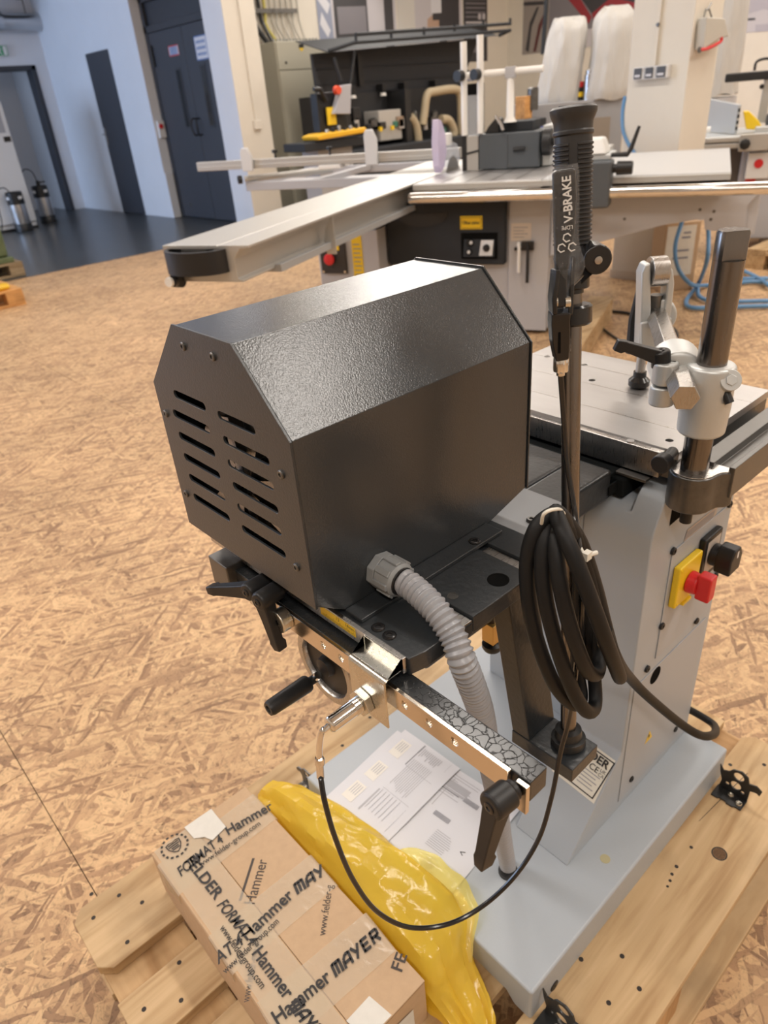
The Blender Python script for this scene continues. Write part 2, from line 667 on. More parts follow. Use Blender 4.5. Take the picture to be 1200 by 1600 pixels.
def text(s, size, org, xdir, ydir, material, parent, name='lettering', bold=0.0, shear=0.0, align='CENTER', width=1.0, lift=0.0004, maxw=None):
    cu = bpy.data.curves.new(name, 'FONT')
    cu.body = s
    cu.size = size
    cu.align_x = align
    cu.align_y = 'CENTER'
    cu.offset = bold * size
    cu.shear = shear
    cu.space_line = 0.95
    tmp = bpy.data.objects.new('tmp_text', cu)
    COL.objects.link(tmp)
    dg = bpy.context.evaluated_depsgraph_get()
    me = bpy.data.meshes.new_from_object(tmp.evaluated_get(dg))
    bpy.data.objects.remove(tmp)
    bpy.data.curves.remove(cu)
    x = Vector(xdir).normalized()
    y = Vector(ydir)
    y = (y - x * y.dot(x)).normalized()
    z = x.cross(y)
    if maxw:
        w = max(v.co.x for v in me.vertices) - min(v.co.x for v in me.vertices)
        width = maxw / w
    for v in me.vertices:
        v.co = Vector(org) + x * (v.co.x * width) + y * v.co.y + z * lift
    me.name = name
    me.materials.clear()
    me.materials.append(material)
    o = bpy.data.objects.new(name, me)
    COL.objects.link(o)
    attach(o, parent)
    return o


def join_meshes(name, objs, parent, material):
    """merge a few flat print meshes into one part"""
    bm = bmesh.new()
    for o in objs:
        bm.from_mesh(o.data)
    me = bpy.data.meshes.new(name)
    bm.to_mesh(me)
    bm.free()
    me.materials.append(material)
    for o in objs:
        bpy.data.objects.remove(o)
    r = bpy.data.objects.new(name, me)
    COL.objects.link(r)
    attach(r, parent)
    return r


def quad(name, pts, material, parent=None, label=None, thick=0.0):
    b = B()
    if thick:
        p = [Vector(q) for q in pts]
        nrm = (p[1] - p[0]).cross(p[3] - p[0]).normalized() * thick
        b.loft([p, [q + nrm for q in p]])
    else:
        b.poly(pts)
    return b.out(name, material, parent, label=label, smooth=False)


def frame_at(loc, x, y):
    x = Vector(x).normalized()
    y = Vector(y)
    y = (y - x * y.dot(x)).normalized()
    z = x.cross(y)
    M = Matrix.Identity(4)
    for i in range(3):
        M[i][0], M[i][1], M[i][2], M[i][3] = x[i], y[i], z[i], loc[i]
    return M

# ================================================================== the setting
XMIN, XMAX, YMIN, YMAX = -5.0, 11.7, -5.0, 14.2
XW = 5.38          # left hall wall
YB = 9.42          # back wall behind the machines

floor = struct(B().box((XMIN, YMIN, -0.12), (XMAX, YMAX + 1.2, -0.019)).out('floor', HOLE, smooth=False))
floor['label'] = 'workshop floor of chipboard sheets and dark linoleum'
rng = random.Random(7)
col_i = 0
x = 0.057 - 1.25 * 4
while x < XMAX:
    y = (1.515 if col_i % 2 == 1 else 0.265) - 2.5 * 3
    while y < 8.26:
        lo = (max(x, XMIN) + 0.0009, max(y, YMIN) + 0.0009, -0.019)
        hi = (min(x + 1.25, XMAX) - 0.0009, min(y + 2.5, 8.26) - 0.0009, 0.0 - rng.random() * 0.0008)
        if hi[0] - lo[0] > 0.05 and hi[1] - lo[1] > 0.02:
            B().box(lo, hi).out('osb_panel', OSB, floor, smooth=False)
        y += 2.5
    x += 1.25
    col_i += 1
B().box((XMIN, 8.262, -0.019), (XMAX, YMAX + 1.2, -0.001)).out('linoleum', LINO, floor, smooth=False, label='dark grey linoleum')
B().box((XMIN, 8.250, -0.001), (XW, 8.268, 0.0015)).out('floor_joint_strip', STEEL_DARK, floor, smooth=False)

struct(B().box((XMIN, YMIN, CEIL), (XMAX, YMAX + 1.2, CEIL + 0.1)).out('ceiling', mat('ceiling_paint', (0.72, 0.71, 0.69), 0.8), smooth=False))
struct(B().box((XMIN - 0.1, YMIN, 0), (XMIN, YMAX + 1.2, CEIL)).out('wall_front', CREAM, smooth=False))
struct(B().box((XMIN, YMIN - 0.1, 0), (XMAX, YMIN, CEIL)).out('wall_right', CREAM, smooth=False))
struct(B().box((XMAX, YMIN, 0), (XMAX + 0.1, YB, CEIL)).out('wall_far', CREAM, smooth=False))
struct(B().box((5.82, YB, 0), (XMAX, YB + 0.15, CEIL)).out('wall_back', CREAM, smooth=False))

# left hall wall (faces -x): solid pieces round the flush door and the recessed double door
D1 = (11.72, 12.56, 2.26)      # single door y0, y1, top
D2 = (8.95, 10.78, 2.75)       # recess of the double door
wl = B()
wl.box((XW, D2[1], 0), (XW + 0.17, D1[0], CEIL))
wl.box((XW, D1[1], 0), (XW + 0.17, YMAX, CEIL))
wl.box((XW, D1[0], D1[2]), (XW + 0.17, D1[1], CEIL))
wl.box((XW, D2[0], D2[2]), (XW + 0.17, D2[1], CEIL))
wl.box((XW + 0.17, D2[1], 0), (XW + 0.3, YMAX, CEIL))
wall_left = struct(wl.out('wall_left', WALL_MAT, smooth=False))
B().box((XW - 0.003, D2[1] - 0.030, 0), (XW + 0.12, D2[1] - 0.001, 0.62)).out('bumper_plate', mat('white_board', (0.7, 0.72, 0.76), 0.5), wall_left, bevel=0.006)
pier = struct(B().box((XW, 8.49, 0), (5.83, D2[0], CEIL)).out('trim_1', CREAM, smooth=False))
B().box((XW - 0.003, 8.495, 0), (XW - 0.0002, D2[0] - 0.0, CEIL)).out('daylit_face', WALL_MAT, pier, smooth=False)  # cooler wall colour on this side of the pier stands for blue daylight
# niche wall (faces -y) with an open doorway
wn = B()
wn.box((5.17, YMAX, 0), (XW + 0.3, YMAX + 0.25, CEIL))
wn.box((XMIN, YMAX, 2.25), (5.17, YMAX + 0.25, CEIL))
wn.box((XMIN, YMAX, 0), (2.6, YMAX + 0.25, 2.25))
wall_niche = struct(wn.out('wall_niche', WALL_MAT, smooth=False))
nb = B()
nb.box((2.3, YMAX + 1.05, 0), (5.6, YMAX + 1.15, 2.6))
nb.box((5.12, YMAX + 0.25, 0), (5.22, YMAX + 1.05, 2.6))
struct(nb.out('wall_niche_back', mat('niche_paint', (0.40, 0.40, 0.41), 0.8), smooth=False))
tr = B()
tr.box((5.10, YMAX - 0.02, 0), (5.172, YMAX + 0.27, 2.25))
tr.box((2.6, YMAX - 0.02, 2.18), (5.172, YMAX + 0.27, 2.25))
struct(tr.out('trim_2', DOOR_FRAME, bevel=0.004))

# door_1: flush dark door with lever handle
door1 = B().box((XW - 0.004, D1[0] + 0.004, 0.006), (XW + 0.04, D1[1] - 0.004, D1[2] - 0.004)).out('door_1', DOOR, bevel=0.003)
struct(door1)
h = B()
h.box((XW - 0.012, D1[1] - 0.075, 1.02), (XW - 0.004, D1[1] - 0.035, 1.26))
h.cyl((XW - 0.004, D1[1] - 0.055, 1.17), (XW - 0.06, D1[1] - 0.055, 1.17), 0.011, n=10)
h.tube([(XW - 0.055, D1[1] - 0.05, 1.17), (XW - 0.058, D1[1] - 0.10, 1.17), (XW - 0.055, D1[1] - 0.17, 1.168)], 0.011, 8)
h.out('door_handle', CHROME, door1, bevel=0.002)

# door_2: recessed double door, two leaves with slit windows, transom above
XD = 5.55
door2 = struct(B().box((XD + 0.02, D2[0], 0), (XD + 0.10, D2[1], D2[2])).out('door_2', DOOR_FRAME, smooth=False))
fr = B()
fr.box((XD - 0.03, D2[1] - 0.075, 0), (XD + 0.02, D2[1], D2[2]))
fr.box((XD - 0.03, D2[0], 0), (XD + 0.02, D2[0] + 0.05, D2[2]))
fr.box((XD - 0.03, D2[0], 2.34), (XD + 0.02, D2[1], 2.42))
fr.box((XD - 0.03, D2[0], 2.68), (XD + 0.02, D2[1], D2[2]))
fr.out('door_frame', DOOR_FRAME, door2, bevel=0.004)
YMID = 9.78
for (ya, yb, wy) in ((YMID + 0.004, D2[1] - 0.08, 10.05), (D2[0] + 0.055, YMID - 0.004, 9.40)):
    leaf = B().box((XD - 0.02, ya, 0.01), (XD + 0.02, yb, 2.335)).out('door_leaf', DOOR, door2, bevel=0.004)
    B().box((XD - 0.028, wy - 0.075, 1.17), (XD - 0.0201, wy + 0.075, 1.90)).out('window_frame', DOOR_FRAME, leaf, bevel=0.002)
    B().box((XD - 0.0305, wy - 0.05, 1.20), (XD - 0.0281, wy + 0.05, 1.87)).out('window_pane', GLASS_DARK, leaf, smooth=False)
    s = 1 if ya > YMID else -1
    yy = YMID + s * 0.055
    B().tube(smooth_path([(XD - 0.02, yy, 1.29), (XD - 0.07, yy, 1.285), (XD - 0.085, yy + s * 0.02, 1.20), (XD - 0.07, yy, 1.10), (XD - 0.02, yy, 1.095)], 5), 0.011, 8).out('pull_handle', BLACK, leaf)
B().box((XD - 0.045, D2[1] - 0.15, 1.95), (XD - 0.0301, D2[1] - 0.11, 2.2)).out('hinge', BLACK, door2)
B().box((XD - 0.03, D2[1] - 0.36, 0.16), (XD - 0.0201, D2[1] - 0.33, 0.20)).out('floor_bolt', CHROME, door2)


def notice(name, label, y0, y1, z0, z1, rim, ink):
    o = B().box((XD - 0.0225, y0, z0), (XD - 0.0206, y1, z1)).out(name, PAPER, smooth=False)
    tag(o, label, 'notice')
    x = XD - 0.0229
    b = B()
    for a in ((y0, y0 + 0.014, z0, z1), (y1 - 0.014, y1, z0, z1), (y0, y1, z0, z0 + 0.014), (y0, y1, z1 - 0.014, z1)):
        b.poly([(x, a[0], a[2]), (x, a[0], a[3]), (x, a[1], a[3]), (x, a[1], a[2])])
    b.out('border', rim, o, smooth=False)
    b = B()
    n = 3
    for i in range(n):
        zz = z0 + (z1 - z0) * (0.25 + 0.5 * i / (n - 1))
        for k in range(5):
            ya = y1 - (y1 - y0) * (0.14 + 0.15 * k)
            b.poly([(x, ya, zz - 0.016), (x, ya, zz + 0.016), (x, ya - (y1 - y0) * 0.11, zz + 0.016), (x, ya - (y1 - y0) * 0.11, zz - 0.016)])
    b.out('printed_lines', ink, o, smooth=False, stuff=True)


notice('door_notice', 'small white notice with a red border on the left leaf of the dark double door', 9.93, 10.20, 2.03, 2.15,
       mat('red_print', (0.5, 0.05, 0.06), 0.6), mat('blue_print', (0.12, 0.2, 0.42), 0.6))
notice('door_notice', 'larger white sheet with a blue border on the right leaf of the double door', 9.20, 9.50, 1.93, 2.19,
       mat('blue_print', (0.12, 0.2, 0.42), 0.6), mat('blue_print', (0.12, 0.2, 0.42), 0.6))

# alarm push box on the jamb of the recess
t = thing('alarm_button', 'small white box with red button on the jamb beside the double door', 'alarm button', (5.46, D2[1], 1.18))
B().box((5.42, D2[1] - 0.05, 1.08), (5.52, D2[1] - 0.001, 1.30)).out('housing', mat('white_plastic', (0.72, 0.72, 0.72), 0.4), t, bevel=0.008)
B().cyl((5.455, D2[1] - 0.05, 1.23), (5.455, D2[1] - 0.075, 1.23), 0.03, n=14).out('button', RED, t)

# exit sign over the niche
t = thing('exit_sign', 'small green and white running-man exit sign above the open doorway', 'sign', (4.72, YMAX - 0.02, 2.46))
B().box((4.50, YMAX - 0.04, 2.38), (4.80, YMAX - 0.001, 2.54)).out('sign_case', mat('white_plastic', (0.72, 0.72, 0.72), 0.4), t, bevel=0.006)
B().box((4.51, YMAX - 0.043, 2.392), (4.785, YMAX - 0.0401, 2.528)).out('green_field', mat('sign_green', (0.02, 0.30, 0.12), 0.5), t, smooth=False)
m = B()
ys = YMAX - 0.0436
for pts in ([(4.72, 2.40), (4.775, 2.40), (4.775, 2.52), (4.72, 2.52)],
            [(4.655, 2.485), (4.70, 2.465), (4.705, 2.475), (4.66, 2.495)], [(4.64, 2.44), (4.67, 2.49), (4.685, 2.48), (4.66, 2.43)],
            [(4.64, 2.44), (4.61, 2.41), (4.617, 2.40), (4.655, 2.432)], [(4.655, 2.44), (4.685, 2.40), (4.695, 2.405), (4.67, 2.45)]):
    m.poly([(p[0], ys, p[1]) for p in pts])
m.lathe((4.682, ys, 2.505), (0, -1, 0), [(0, 0.012), (0.0003, 0.012)], 10)
m.out('running_figure', WHITE_TXT, t, smooth=False)

# ventilation duct along the niche wall + dark tray above it
t = thing('ventilation_duct', 'round galvanised ventilation duct running under the ceiling at top left', 'duct', (4.8, YMAX - 0.3, 2.8))
B().cyl((3.2, YMAX - 0.16, 2.85), (5.62, YMAX - 0.16, 2.82), 0.125, n=28).out('duct_pipe', STAINLESS, t)
B().tube(smooth_path([(4.76, YMAX - 0.16, 2.845), (4.66, YMAX - 0.18, 2.86), (4.56, YMAX - 0.24, 2.93), (4.52, YMAX - 0.30, 3.08), (4.52, YMAX - 0.30, 3.4)], 4), 0.15, 20).out('duct_elbow', STAINLESS, t)
B().torus((5.55, YMAX - 0.16, 2.82), (1, 0, 0), 0.122, 0.012, 24, 6).out('duct_collar', STAINLESS, t)
for xx in (5.2,):
    B().tube([(xx, YMAX - 0.16, 2.95), (xx, YMAX - 0.16, CEIL)], 0.01, 6).out('hanger_rod', STEEL_DARK, t)
t = thing('cable_tray', 'dark cable tray with loose cables under the ceiling above the duct', 'cable tray', (4.6, YMAX - 0.45, 3.2))
B().box((4.72, YMAX - 0.7, 3.14), (5.36, YMAX - 0.25, 3.16)).box((4.72, YMAX - 0.7, 3.16), (5.36, YMAX - 0.69, 3.24)).out('tray', BLACK_METAL, t)
for k in range(4):
    B().tube(smooth_path([(4.72, YMAX - 0.62 + 0.09 * k, 3.18), (4.9, YMAX - 0.60 + 0.08 * k, 3.19), (5.1, YMAX - 0.58 + 0.09 * k, 3.12), (5.3, YMAX - 0.62 + 0.09 * k, 3.2)], 5), 0.02, 6).out('cable', BLACK, t)

# refrigerator standing before the niche
FX, FY = 3.90, 12.42
t = thing('refrigerator', 'tall white refrigerator with a small display at the left edge', 'refrigerator', (FX - 0.35, FY + 0.3, 0))
B().box((FX - 0.75, FY + 0.045, 0.03), (FX, FY + 0.62, 1.72)).out('body', mat('fridge_white', (0.70, 0.72, 0.75), 0.4), t, bevel=0.012)
dr = B().box((FX - 0.75, FY, 0.10), (FX, FY + 0.04, 1.715)).out('door', mat('fridge_white', (0.70, 0.72, 0.75), 0.4), t, bevel=0.012)
B().box((FX - 0.62, FY - 0.005, 1.32), (FX - 0.06, FY - 0.0005, 1.64)).out('door_window', mat('fridge_glass', (0.35, 0.37, 0.42), 0.15), dr, bevel=0.002)
B().box((FX - 0.12, FY - 0.006, 1.20), (FX - 0.02, FY - 0.0005, 1.27)).out('display', BLACK_GLOSS, dr)
B().box((FX - 0.75, FY + 0.02, 0.0), (FX, FY + 0.6, 0.03)).out('plinth', BLACK, t)


def keg(x, y, label, taps):
    t = thing('beer_keg', label, 'keg', (x, y, 0), 'steel drink kegs by the refrigerator')
    B().lathe((x, y, 0.0), (0, 0, 1), [(0, 0.125), (0.10, 0.125), (0.11, 0.118)], 24).out('base_ring', BLACK, t)
    B().lathe((x, y, 0.08), (0, 0, 1), [(0, 0.11), (0.06, 0.118), (0.30, 0.118), (0.36, 0.112), (0.40, 0.07)], 28).out('keg_body', STAINLESS, t)
    r = B()
    r.lathe((x, y, 0.38), (0, 0, 1), [(0, 0.122), (0.16, 0.118), (0.17, 0.11), (0.165, 0.10), (0.0, 0.108)], 24)
    rr = r.out('top_ring', BLACK, t)
    for a in (200, 290):
        ca, sa = math.cos(math.radians(a)), math.sin(math.radians(a))
        B().box((-0.03, -0.003, -0.02), (0.03, 0.003, 0.02), frame_at((x + ca * 0.122, y + sa * 0.122, 0.47), (-sa, ca, 0), (-ca, -sa, 0))).out('hand_hole', mat('white_plastic', (0.72, 0.72, 0.72), 0.4), rr)
    if taps:
        B().cyl((x, y, 0.48), (x, y, 0.62), 0.03, n=12).box((x - 0.02, y - 0.08, 0.59), (x + 0.09, y - 0.05, 0.61)).out('tap_head', BLACK, t)
        B().tube(smooth_path([(x, y, 0.6), (x - 0.06, y - 0.05, 0.76), (x - 0.16, y - 0.05, 0.80), (x - 0.25, y - 0.04, 0.70), (x - 0.27, y - 0.02, 0.55)], 6), 0.008, 6).out('beer_line', BLACK, t)
    else:
        B().tube(smooth_path([(x - 0.02, y, 0.5), (x - 0.12, y - 0.04, 0.62), (x - 0.26, y - 0.05, 0.55), (x - 0.30, y - 0.06, 0.2), (x - 0.36, y - 0.08, 0.02)], 6), 0.008, 6).out('beer_line', BLACK, t)


keg(3.63, 12.26, 'steel keg standing in front of the white refrigerator', False)
keg(4.22, 12.85, 'steel keg with a tap head beside the white refrigerator', True)

# green machine on a grey pallet and a yellow-wrapped pallet at the left edge
def small_pallet(name, label, x0, y0, wood, nx=1.2, ny=0.8):
    t = thing(name, label, 'pallet', (x0, y0, 0))
    xs0, xs1 = x0 - nx, x0
    for i in range(5):
        w = (0.145, 0.1, 0.145, 0.1, 0.145)[i]
        yy = y0 + (ny - 0.145) * i / 4
        B().box((xs0, yy, 0.122), (xs1, yy + w, 0.144)).out('board', wood, t, bevel=0.003)
    for xx in (xs0, (xs0 + xs1) / 2 - 0.07, xs1 - 0.145):
        B().box((xx, y0, 0.10), (xx + 0.145, y0 + ny, 0.1215)).out('cross_board', wood, t, bevel=0.003)
        for yy in (y0, y0 + ny / 2 - 0.07, y0 + ny - 0.145):
            B().box((xx, yy, 0.022), (xx + 0.145, yy + 0.145, 0.0995)).out('block', wood, t, bevel=0.003)
    for yy in (y0, y0 + ny / 2 - 0.07, y0 + ny - 0.145):
        B().box((xs0, yy, 0.0), (xs1, yy + 0.145, 0.0215)).out('runner', wood, t, bevel=0.003)
    return t


PINE_OLD = pine_material('pine_weathered', 'X', (0.55, 0.58, 0.62))
PINE_ORANGE = pine_material('pine_orange', 'X', (1.15, 0.86, 0.55))
small_pallet('grey_pallet', 'weathered grey pallet under the green machine at the left edge', 2.36, 8.40, PINE_OLD)
small_pallet('low_pallet', 'orange-brown pallet with yellow film at the left edge', 1.87, 6.92, PINE_ORANGE)
t = thing('green_machine', 'dark green machine casting standing on a grey pallet at the left edge', 'machine', (1.6, 8.7, 0.144))
B().prism([(1.2, 0.201), (2.27, 0.201), (2.28, 0.55), (2.28, 0.95), (1.2, 0.95)], 'y', 8.46, 9.1).out('casting', GREEN, t, bevel=0.03)
B().box((1.6, 8.43, 0.1445), (2.30, 9.14, 0.20)).out('foot', GREEN, t, bevel=0.01)
B().cyl((2.14, 8.46, 0.42), (2.14, 8.43, 0.42), 0.07, n=16).out('cover_disc', BLACK, t)
B().box((2.22, 8.435, 0.46), (2.25, 8.459, 0.58)).out('name_plate', STAINLESS, t)
f = B()
rg = random.Random(3)
rings = []
for i in range(14):
    xx = 1.20 + 0.6 * i / 13
    rings.append([(xx, 7.02 + 0.10 * math.cos(a) + rg.uniform(-.01, .01), 0.172 + 0.027 * math.sin(a) + rg.uniform(-.004, .004)) for a in [k * math.pi / 5 for k in range(10)]])
f.loft(rings)
tag(f.out('yellow_strap_bundle', YELLOW_FILM, subsurf=1), 'bundle of crumpled yellow film on the orange-brown pallet', 'plastic film')
b = B().ball((1.50, 7.33, 0.26), 0.115, 14, (1.25, 1.0, 1.0))
tag(b.out('wrapped_lump', mat('grey_wrap', (0.5, 0.5, 0.48), 0.35, bump=(30, 0.6, 0.01))), 'pale film-wrapped part on the pallet at the left edge', 'wrapped part')

# lamps above (outside the picture, they light the hall)
lamp0 = None
for x, y in LAMPS:
    if lamp0 is None:
        lamp0 = thing('ceiling_lamp', 'long white strip lamp hanging below the ceiling', 'lamp', (x, y, CEIL - 0.3), 'strip lamps')
        B().box((x - 0.14, y - 1.25, CEIL - 0.34), (x + 0.14, y + 1.25, CEIL - 0.26)).out('housing', WHITE_MET, lamp0)
        B().cyl((x, y - 0.9, CEIL - 0.26), (x, y - 0.9, CEIL), 0.008, n=6).out('hanger', WHITE_MET, lamp0)
        B().cyl((x, y + 0.9, CEIL - 0.26), (x, y + 0.9, CEIL), 0.008, n=6).out('hanger', WHITE_MET, lamp0)
        l00 = (x, y)
    else:
        copy_thing(lamp0, (x - l00[0], y - l00[1], 0))
for p, w in HIGHLIGHT_LAMPS:
    q = Vector((-0.52, -0.60, -0.6)).normalized()
    xx = Vector((0.60, -0.52, 0)).normalized()
    M = frame_at(Vector(p) - q * 0.03, xx, q.cross(xx))
    wl_ = thing('highlight_lamp', 'inclined strip lamp added above the machines for the hood highlight', 'lamp', p, 'lamps added for the hood highlight')
    B(M).box((-1.25, -.19, -.06), (1.25, .19, .02)).out('housing', WHITE_MET, wl_)
    B().tube([Vector(p) - q * .05, Vector((p[0], YB, p[2] + .15))], .02, 8).out('arm', WHITE_MET, wl_)
wp = struct(B().box((XMIN + 0.002, 9.4, 1.0), (XMIN + 0.05, 13.8, 3.4)).out('window_1', mat('window_frame_white', (0.7, 0.7, 0.7), 0.4), smooth=False))
B().box((XMIN + 0.051, 9.48, 1.08), (XMIN + 0.053, 13.72, 3.32)).out('pane', mat('sky_pane', (0.5, 0.6, 0.8), 0.1, emit=((0.6, 0.75, 1.0), 3.0)), wp, smooth=False)

# ================================================================== the mortising machine
def plate2d(name, outer, holes, th, M, material, parent=None, bevel=0.0, label=None):
    """flat sheet with real holes: 2D outline + hole outlines, thickness th, placed by matrix M"""
    cu = bpy.data.curves.new(name, 'CURVE')
    cu.dimensions = '2D'
    cu.fill_mode = 'BOTH'
    cu.extrude = th / 2
    for loop in [outer] + holes:
        s = cu.splines.new('POLY')
        s.points.add(len(loop) - 1)
        for p, q in zip(s.points, loop):
            p.co = (q[0], q[1], 0, 1)
        s.use_cyclic_u = True
    tmp = bpy.data.objects.new('tmp_plate', cu)
    COL.objects.link(tmp)
    dg = bpy.context.evaluated_depsgraph_get()
    me = bpy.data.meshes.new_from_object(tmp.evaluated_get(dg))
    bpy.data.objects.remove(tmp)
    bpy.data.curves.remove(cu)
    bm = bmesh.new()
    bm.from_mesh(me)
    bmesh.ops.remove_doubles(bm, verts=bm.verts, dist=1e-6)
    bm.transform(M)
    bmesh.ops.recalc_face_normals(bm, faces=bm.faces)
    bm.to_mesh(me)
    bm.free()
    me.name = name
    me.materials.clear()
    me.materials.append(material)
    for p in me.polygons:
        p.use_smooth = True
    me.set_sharp_from_angle(angle=math.radians(35))
    o = bpy.data.objects.new(name, me)
    COL.objects.link(o)
    if bevel:
        md = o.modifiers.new('bevel', 'BEVEL')
        md.width = bevel
        md.limit_method = 'ANGLE'
    attach(o, parent)
    if label:
        o['label'] = label
    return o


def circle(cx, cy, r, n=20):
    return [(cx + r * math.cos(2 * math.pi * i / n), cy + r * math.sin(2 * math.pi * i / n)) for i in range(n)]


def stadium(a, b, r, n=8):
    a, b = Vector(a), Vector(b)
    d = (b - a).normalized()
    t = math.atan2(d.y, d.x)
    pts = []
    for i in range(n + 1):
        k = t - math.pi / 2 + math.pi * i / n
        pts.append((b.x + r * math.cos(k), b.y + r * math.sin(k)))
    for i in range(n + 1):
        k = t + math.pi / 2 + math.pi * i / n
        pts.append((a.x + r * math.cos(k), a.y + r * math.sin(k)))
    return pts


MZ = Matrix.Identity(4)
mort = thing('slot_mortiser', 'grey slot mortising machine with charcoal motor hood bolted on the pallet', 'machine', (0.75, 0.55, 0.144))


def screw(p, d, r, parent, m=BLACK, name='screw', h=0.003, hexr=0.45):
    p, d = Vector(p), Vector(d).normalized()
    o = B().lathe(p, d, [(-0.001, r), (h * 0.6, r), (h, r * 0.82), (h, r * hexr), (h * 0.35, r * hexr)], 16).out(name, m, parent)
    return o


# ---- base and cabinet
BLACK_MATT = mat('matt_black', (0.010, 0.012, 0.013), 0.9, spec=0.08)
bs = B().prism([(.294, .1445), (.326, .1445), (.342, .163), (.788, .163), (.804, .1445), (.836, .1445), (.836, .222), (.294, .222)], 'x', .446, 1.06)
base = bs.out('base', GREY, mort, bevel=0.005, seg=3)
screw((0.5043, 0.2938, 0.1607), (0, -1, 0), 0.0095, base, BLACK, 'plug', 0.0015, 0.2)
B().lathe((.7000, .335, .2215), (0, 0, 1), [(0, .0085), (.0008, .0085)], 18).out('paint_spot', mat('ochre_spot', (0.44, 0.40, 0.24), 0.6), base)

def cab_ring(y, hi):
    top = (.853, .863, .867) if hi else (.838, .840, .8405)
    return [(x_, y, z_) for x_, z_ in ((.644, .2221), (.785, .381), (.785, .80), (.787, .812), (.795, .830), (.806, top[0]), (.815, top[1]), (.826, top[2]), (1.047, top[2]), (1.047, .2221))]


cabinet = B().loft([cab_ring(.372, 1), cab_ring(.411, 1), cab_ring(.416, 0), cab_ring(.480, 0)]).out('cabinet', GREY, mort, bevel=0.003, seg=3)
B().prism([(.785, .62), (.785, .808), (.806, .835), (1.047, .84), (1.047, .62)], 'y', .4802, .765).out('cabinet_head', GREY, mort, bevel=0.005)
B().box((.912, .4802, .2221), (1.047, .765, .6198)).out('cabinet_rear', GREY, mort, bevel=0.003)
B().box((.80, .43, .8407), (1.03, .74, .872)).out('slide_bed', BLACK_MATT, mort, bevel=0.004)

# right face: switch panel, covers, holes
YF = .3718
pan = B().box((.852, YF - .0016, .545), (1.020, YF, .752)).out('switch_panel', GREY_PLAIN, cabinet, bevel=0.0008)
low = B().box((.795, YF - .0012, .245), (1.030, YF, .522)).out('access_cover', GREY_PLAIN, cabinet, bevel=0.0008)
for p in ((0.8519, 0.3700, 0.7538), (0.8539, 0.3700, 0.6123), (1.0312, 0.3700, 0.6127), (0.9863, 0.3700, 0.5413)):
    screw(p, (0, -1, 0), 0.0062, cabinet)
for p in ((0.8267, 0.3705, 0.5412), (0.8306, 0.3705, 0.2751), (0.9865, 0.3705, 0.2766), (1.0314, 0.3705, 0.7520)):
    screw(p, (0, -1, 0), 0.0062, cabinet)
c1 = (0.8610, 0.3705, 0.5034)
B().lathe(c1, (0, -1, 0), [(0, .0165), (.0002, .0165), (.0002, .0125), (-.0008, .0125)], 20).out('cover_hole', HOLE, cabinet)
a, b_, c_, d_ = (0.8307, 0.3716, 0.8321), (0.8897, 0.3716, 0.8339), (0.8935, 0.3716, 0.8089), (0.8304, 0.3716, 0.8062)
quad('slot_opening', [a, b_, c_, d_], HOLE, cabinet)
B().lathe((0.9299, 0.3716, 0.8035), (0, -1, 0), [(0, .011), (.0003, .011)], 18).out('round_opening', HOLE, cabinet)
quad('warning_strip', [(0.8912, 0.3714, 0.7707), (0.9882, 0.3714, 0.7686), (0.9869, 0.3714, 0.7483), (0.8854, 0.3714, 0.7510)], mat('label_brown', (0.50, 0.42, 0.36), 0.5), cabinet)
lines = B()
for i in range(5):
    f0 = i / 5
    p0 = Vector((0.8900, 0.3712, 0.7669)).lerp(Vector((0.8860, 0.3712, 0.7542)), f0)
    p1 = Vector((0.9805, 0.3712, 0.7653)).lerp(Vector((0.9768, 0.3712, 0.7519)), f0)
    dz = Vector((0, 0, -.0014))
    lines.poly([p0, p1, p1 + dz, p0 + dz])
lines.out('fine_print', INK_GREY, cabinet, smooth=False, stuff=True)
tri = [(0.9001, 0.3703, 0.3895), (0.9195, 0.3703, 0.3998), (0.8914, 0.3703, 0.3709)]
quad('hazard_triangle', [(.862, .3703, .337), (.888, .3703, .337), (.875, .3703, .362)], YELLOW, cabinet)
quad('hazard_bolt', [(.8735, .3701, .357), (.8705, .3701, .348), (.875, .3701, .349), (.8735, .3701, .340), (.879, .3701, .351), (.8745, .3701, .350)], INK, cabinet)
# main switch: yellow plate with red turn knob
sx, sz = .897, .6825
ys_ = B().box((.862, YF - .0135, .645), (.932, YF - .0017, .720)).out('main_switch', YELLOW, mort, bevel=0.003)
B().box((.886, YF - .0160, .639), (.912, YF - .0020, .6448)).out('lock_tab', YELLOW, ys_, bevel=0.0015)
k = B()
k.cyl((.897, YF - .0136, .681), (.897, YF - .030, .681), .0185, .0165, 24)
k.box((.888, YF - .050, .659), (.909, YF - .028, .703))
k.out('red_knob', RED, ys_, bevel=0.003)
for dx, dz in ((-.028, .031), (.028, .031), (-.028, -.031), (.028, -.031)):
    screw((sx + dx, YF - .0135, sz + dz), (0, -1, 0), .0028, ys_, YELLOW, 'corner_screw', .0008)
bs_ = B().box((.939, YF - .0125, .652), (.996, YF - .0017, .732)).out('selector_switch', BLACK, mort, bevel=0.003)
quad('selector_scale', [(.948, YF - .0127, .662), (.990, YF - .0127, .662), (.990, YF - .0127, .724), (.948, YF - .0127, .724)], mat('scale_grey', (0.55, 0.50, 0.45), 0.4), bs_)
k = B()
k.cyl((.970, YF - .0128, .694), (.970, YF - .026, .694), .019, .018, 24)
k.prism([(.952, .674), (.988, .674), (.990, .702), (.981, .718), (.961, .718), (.951, .702)], 'y', YF - .050, YF - .024)
kk = k.out('black_knob', BLACK, bs_, bevel=0.003)
quad('pointer_mark', [(.968, YF - .0503, .702), (.973, YF - .0503, .702), (.973, YF - .0503, .714), (.968, YF - .0503, .714)], WHITE_TXT, kk)
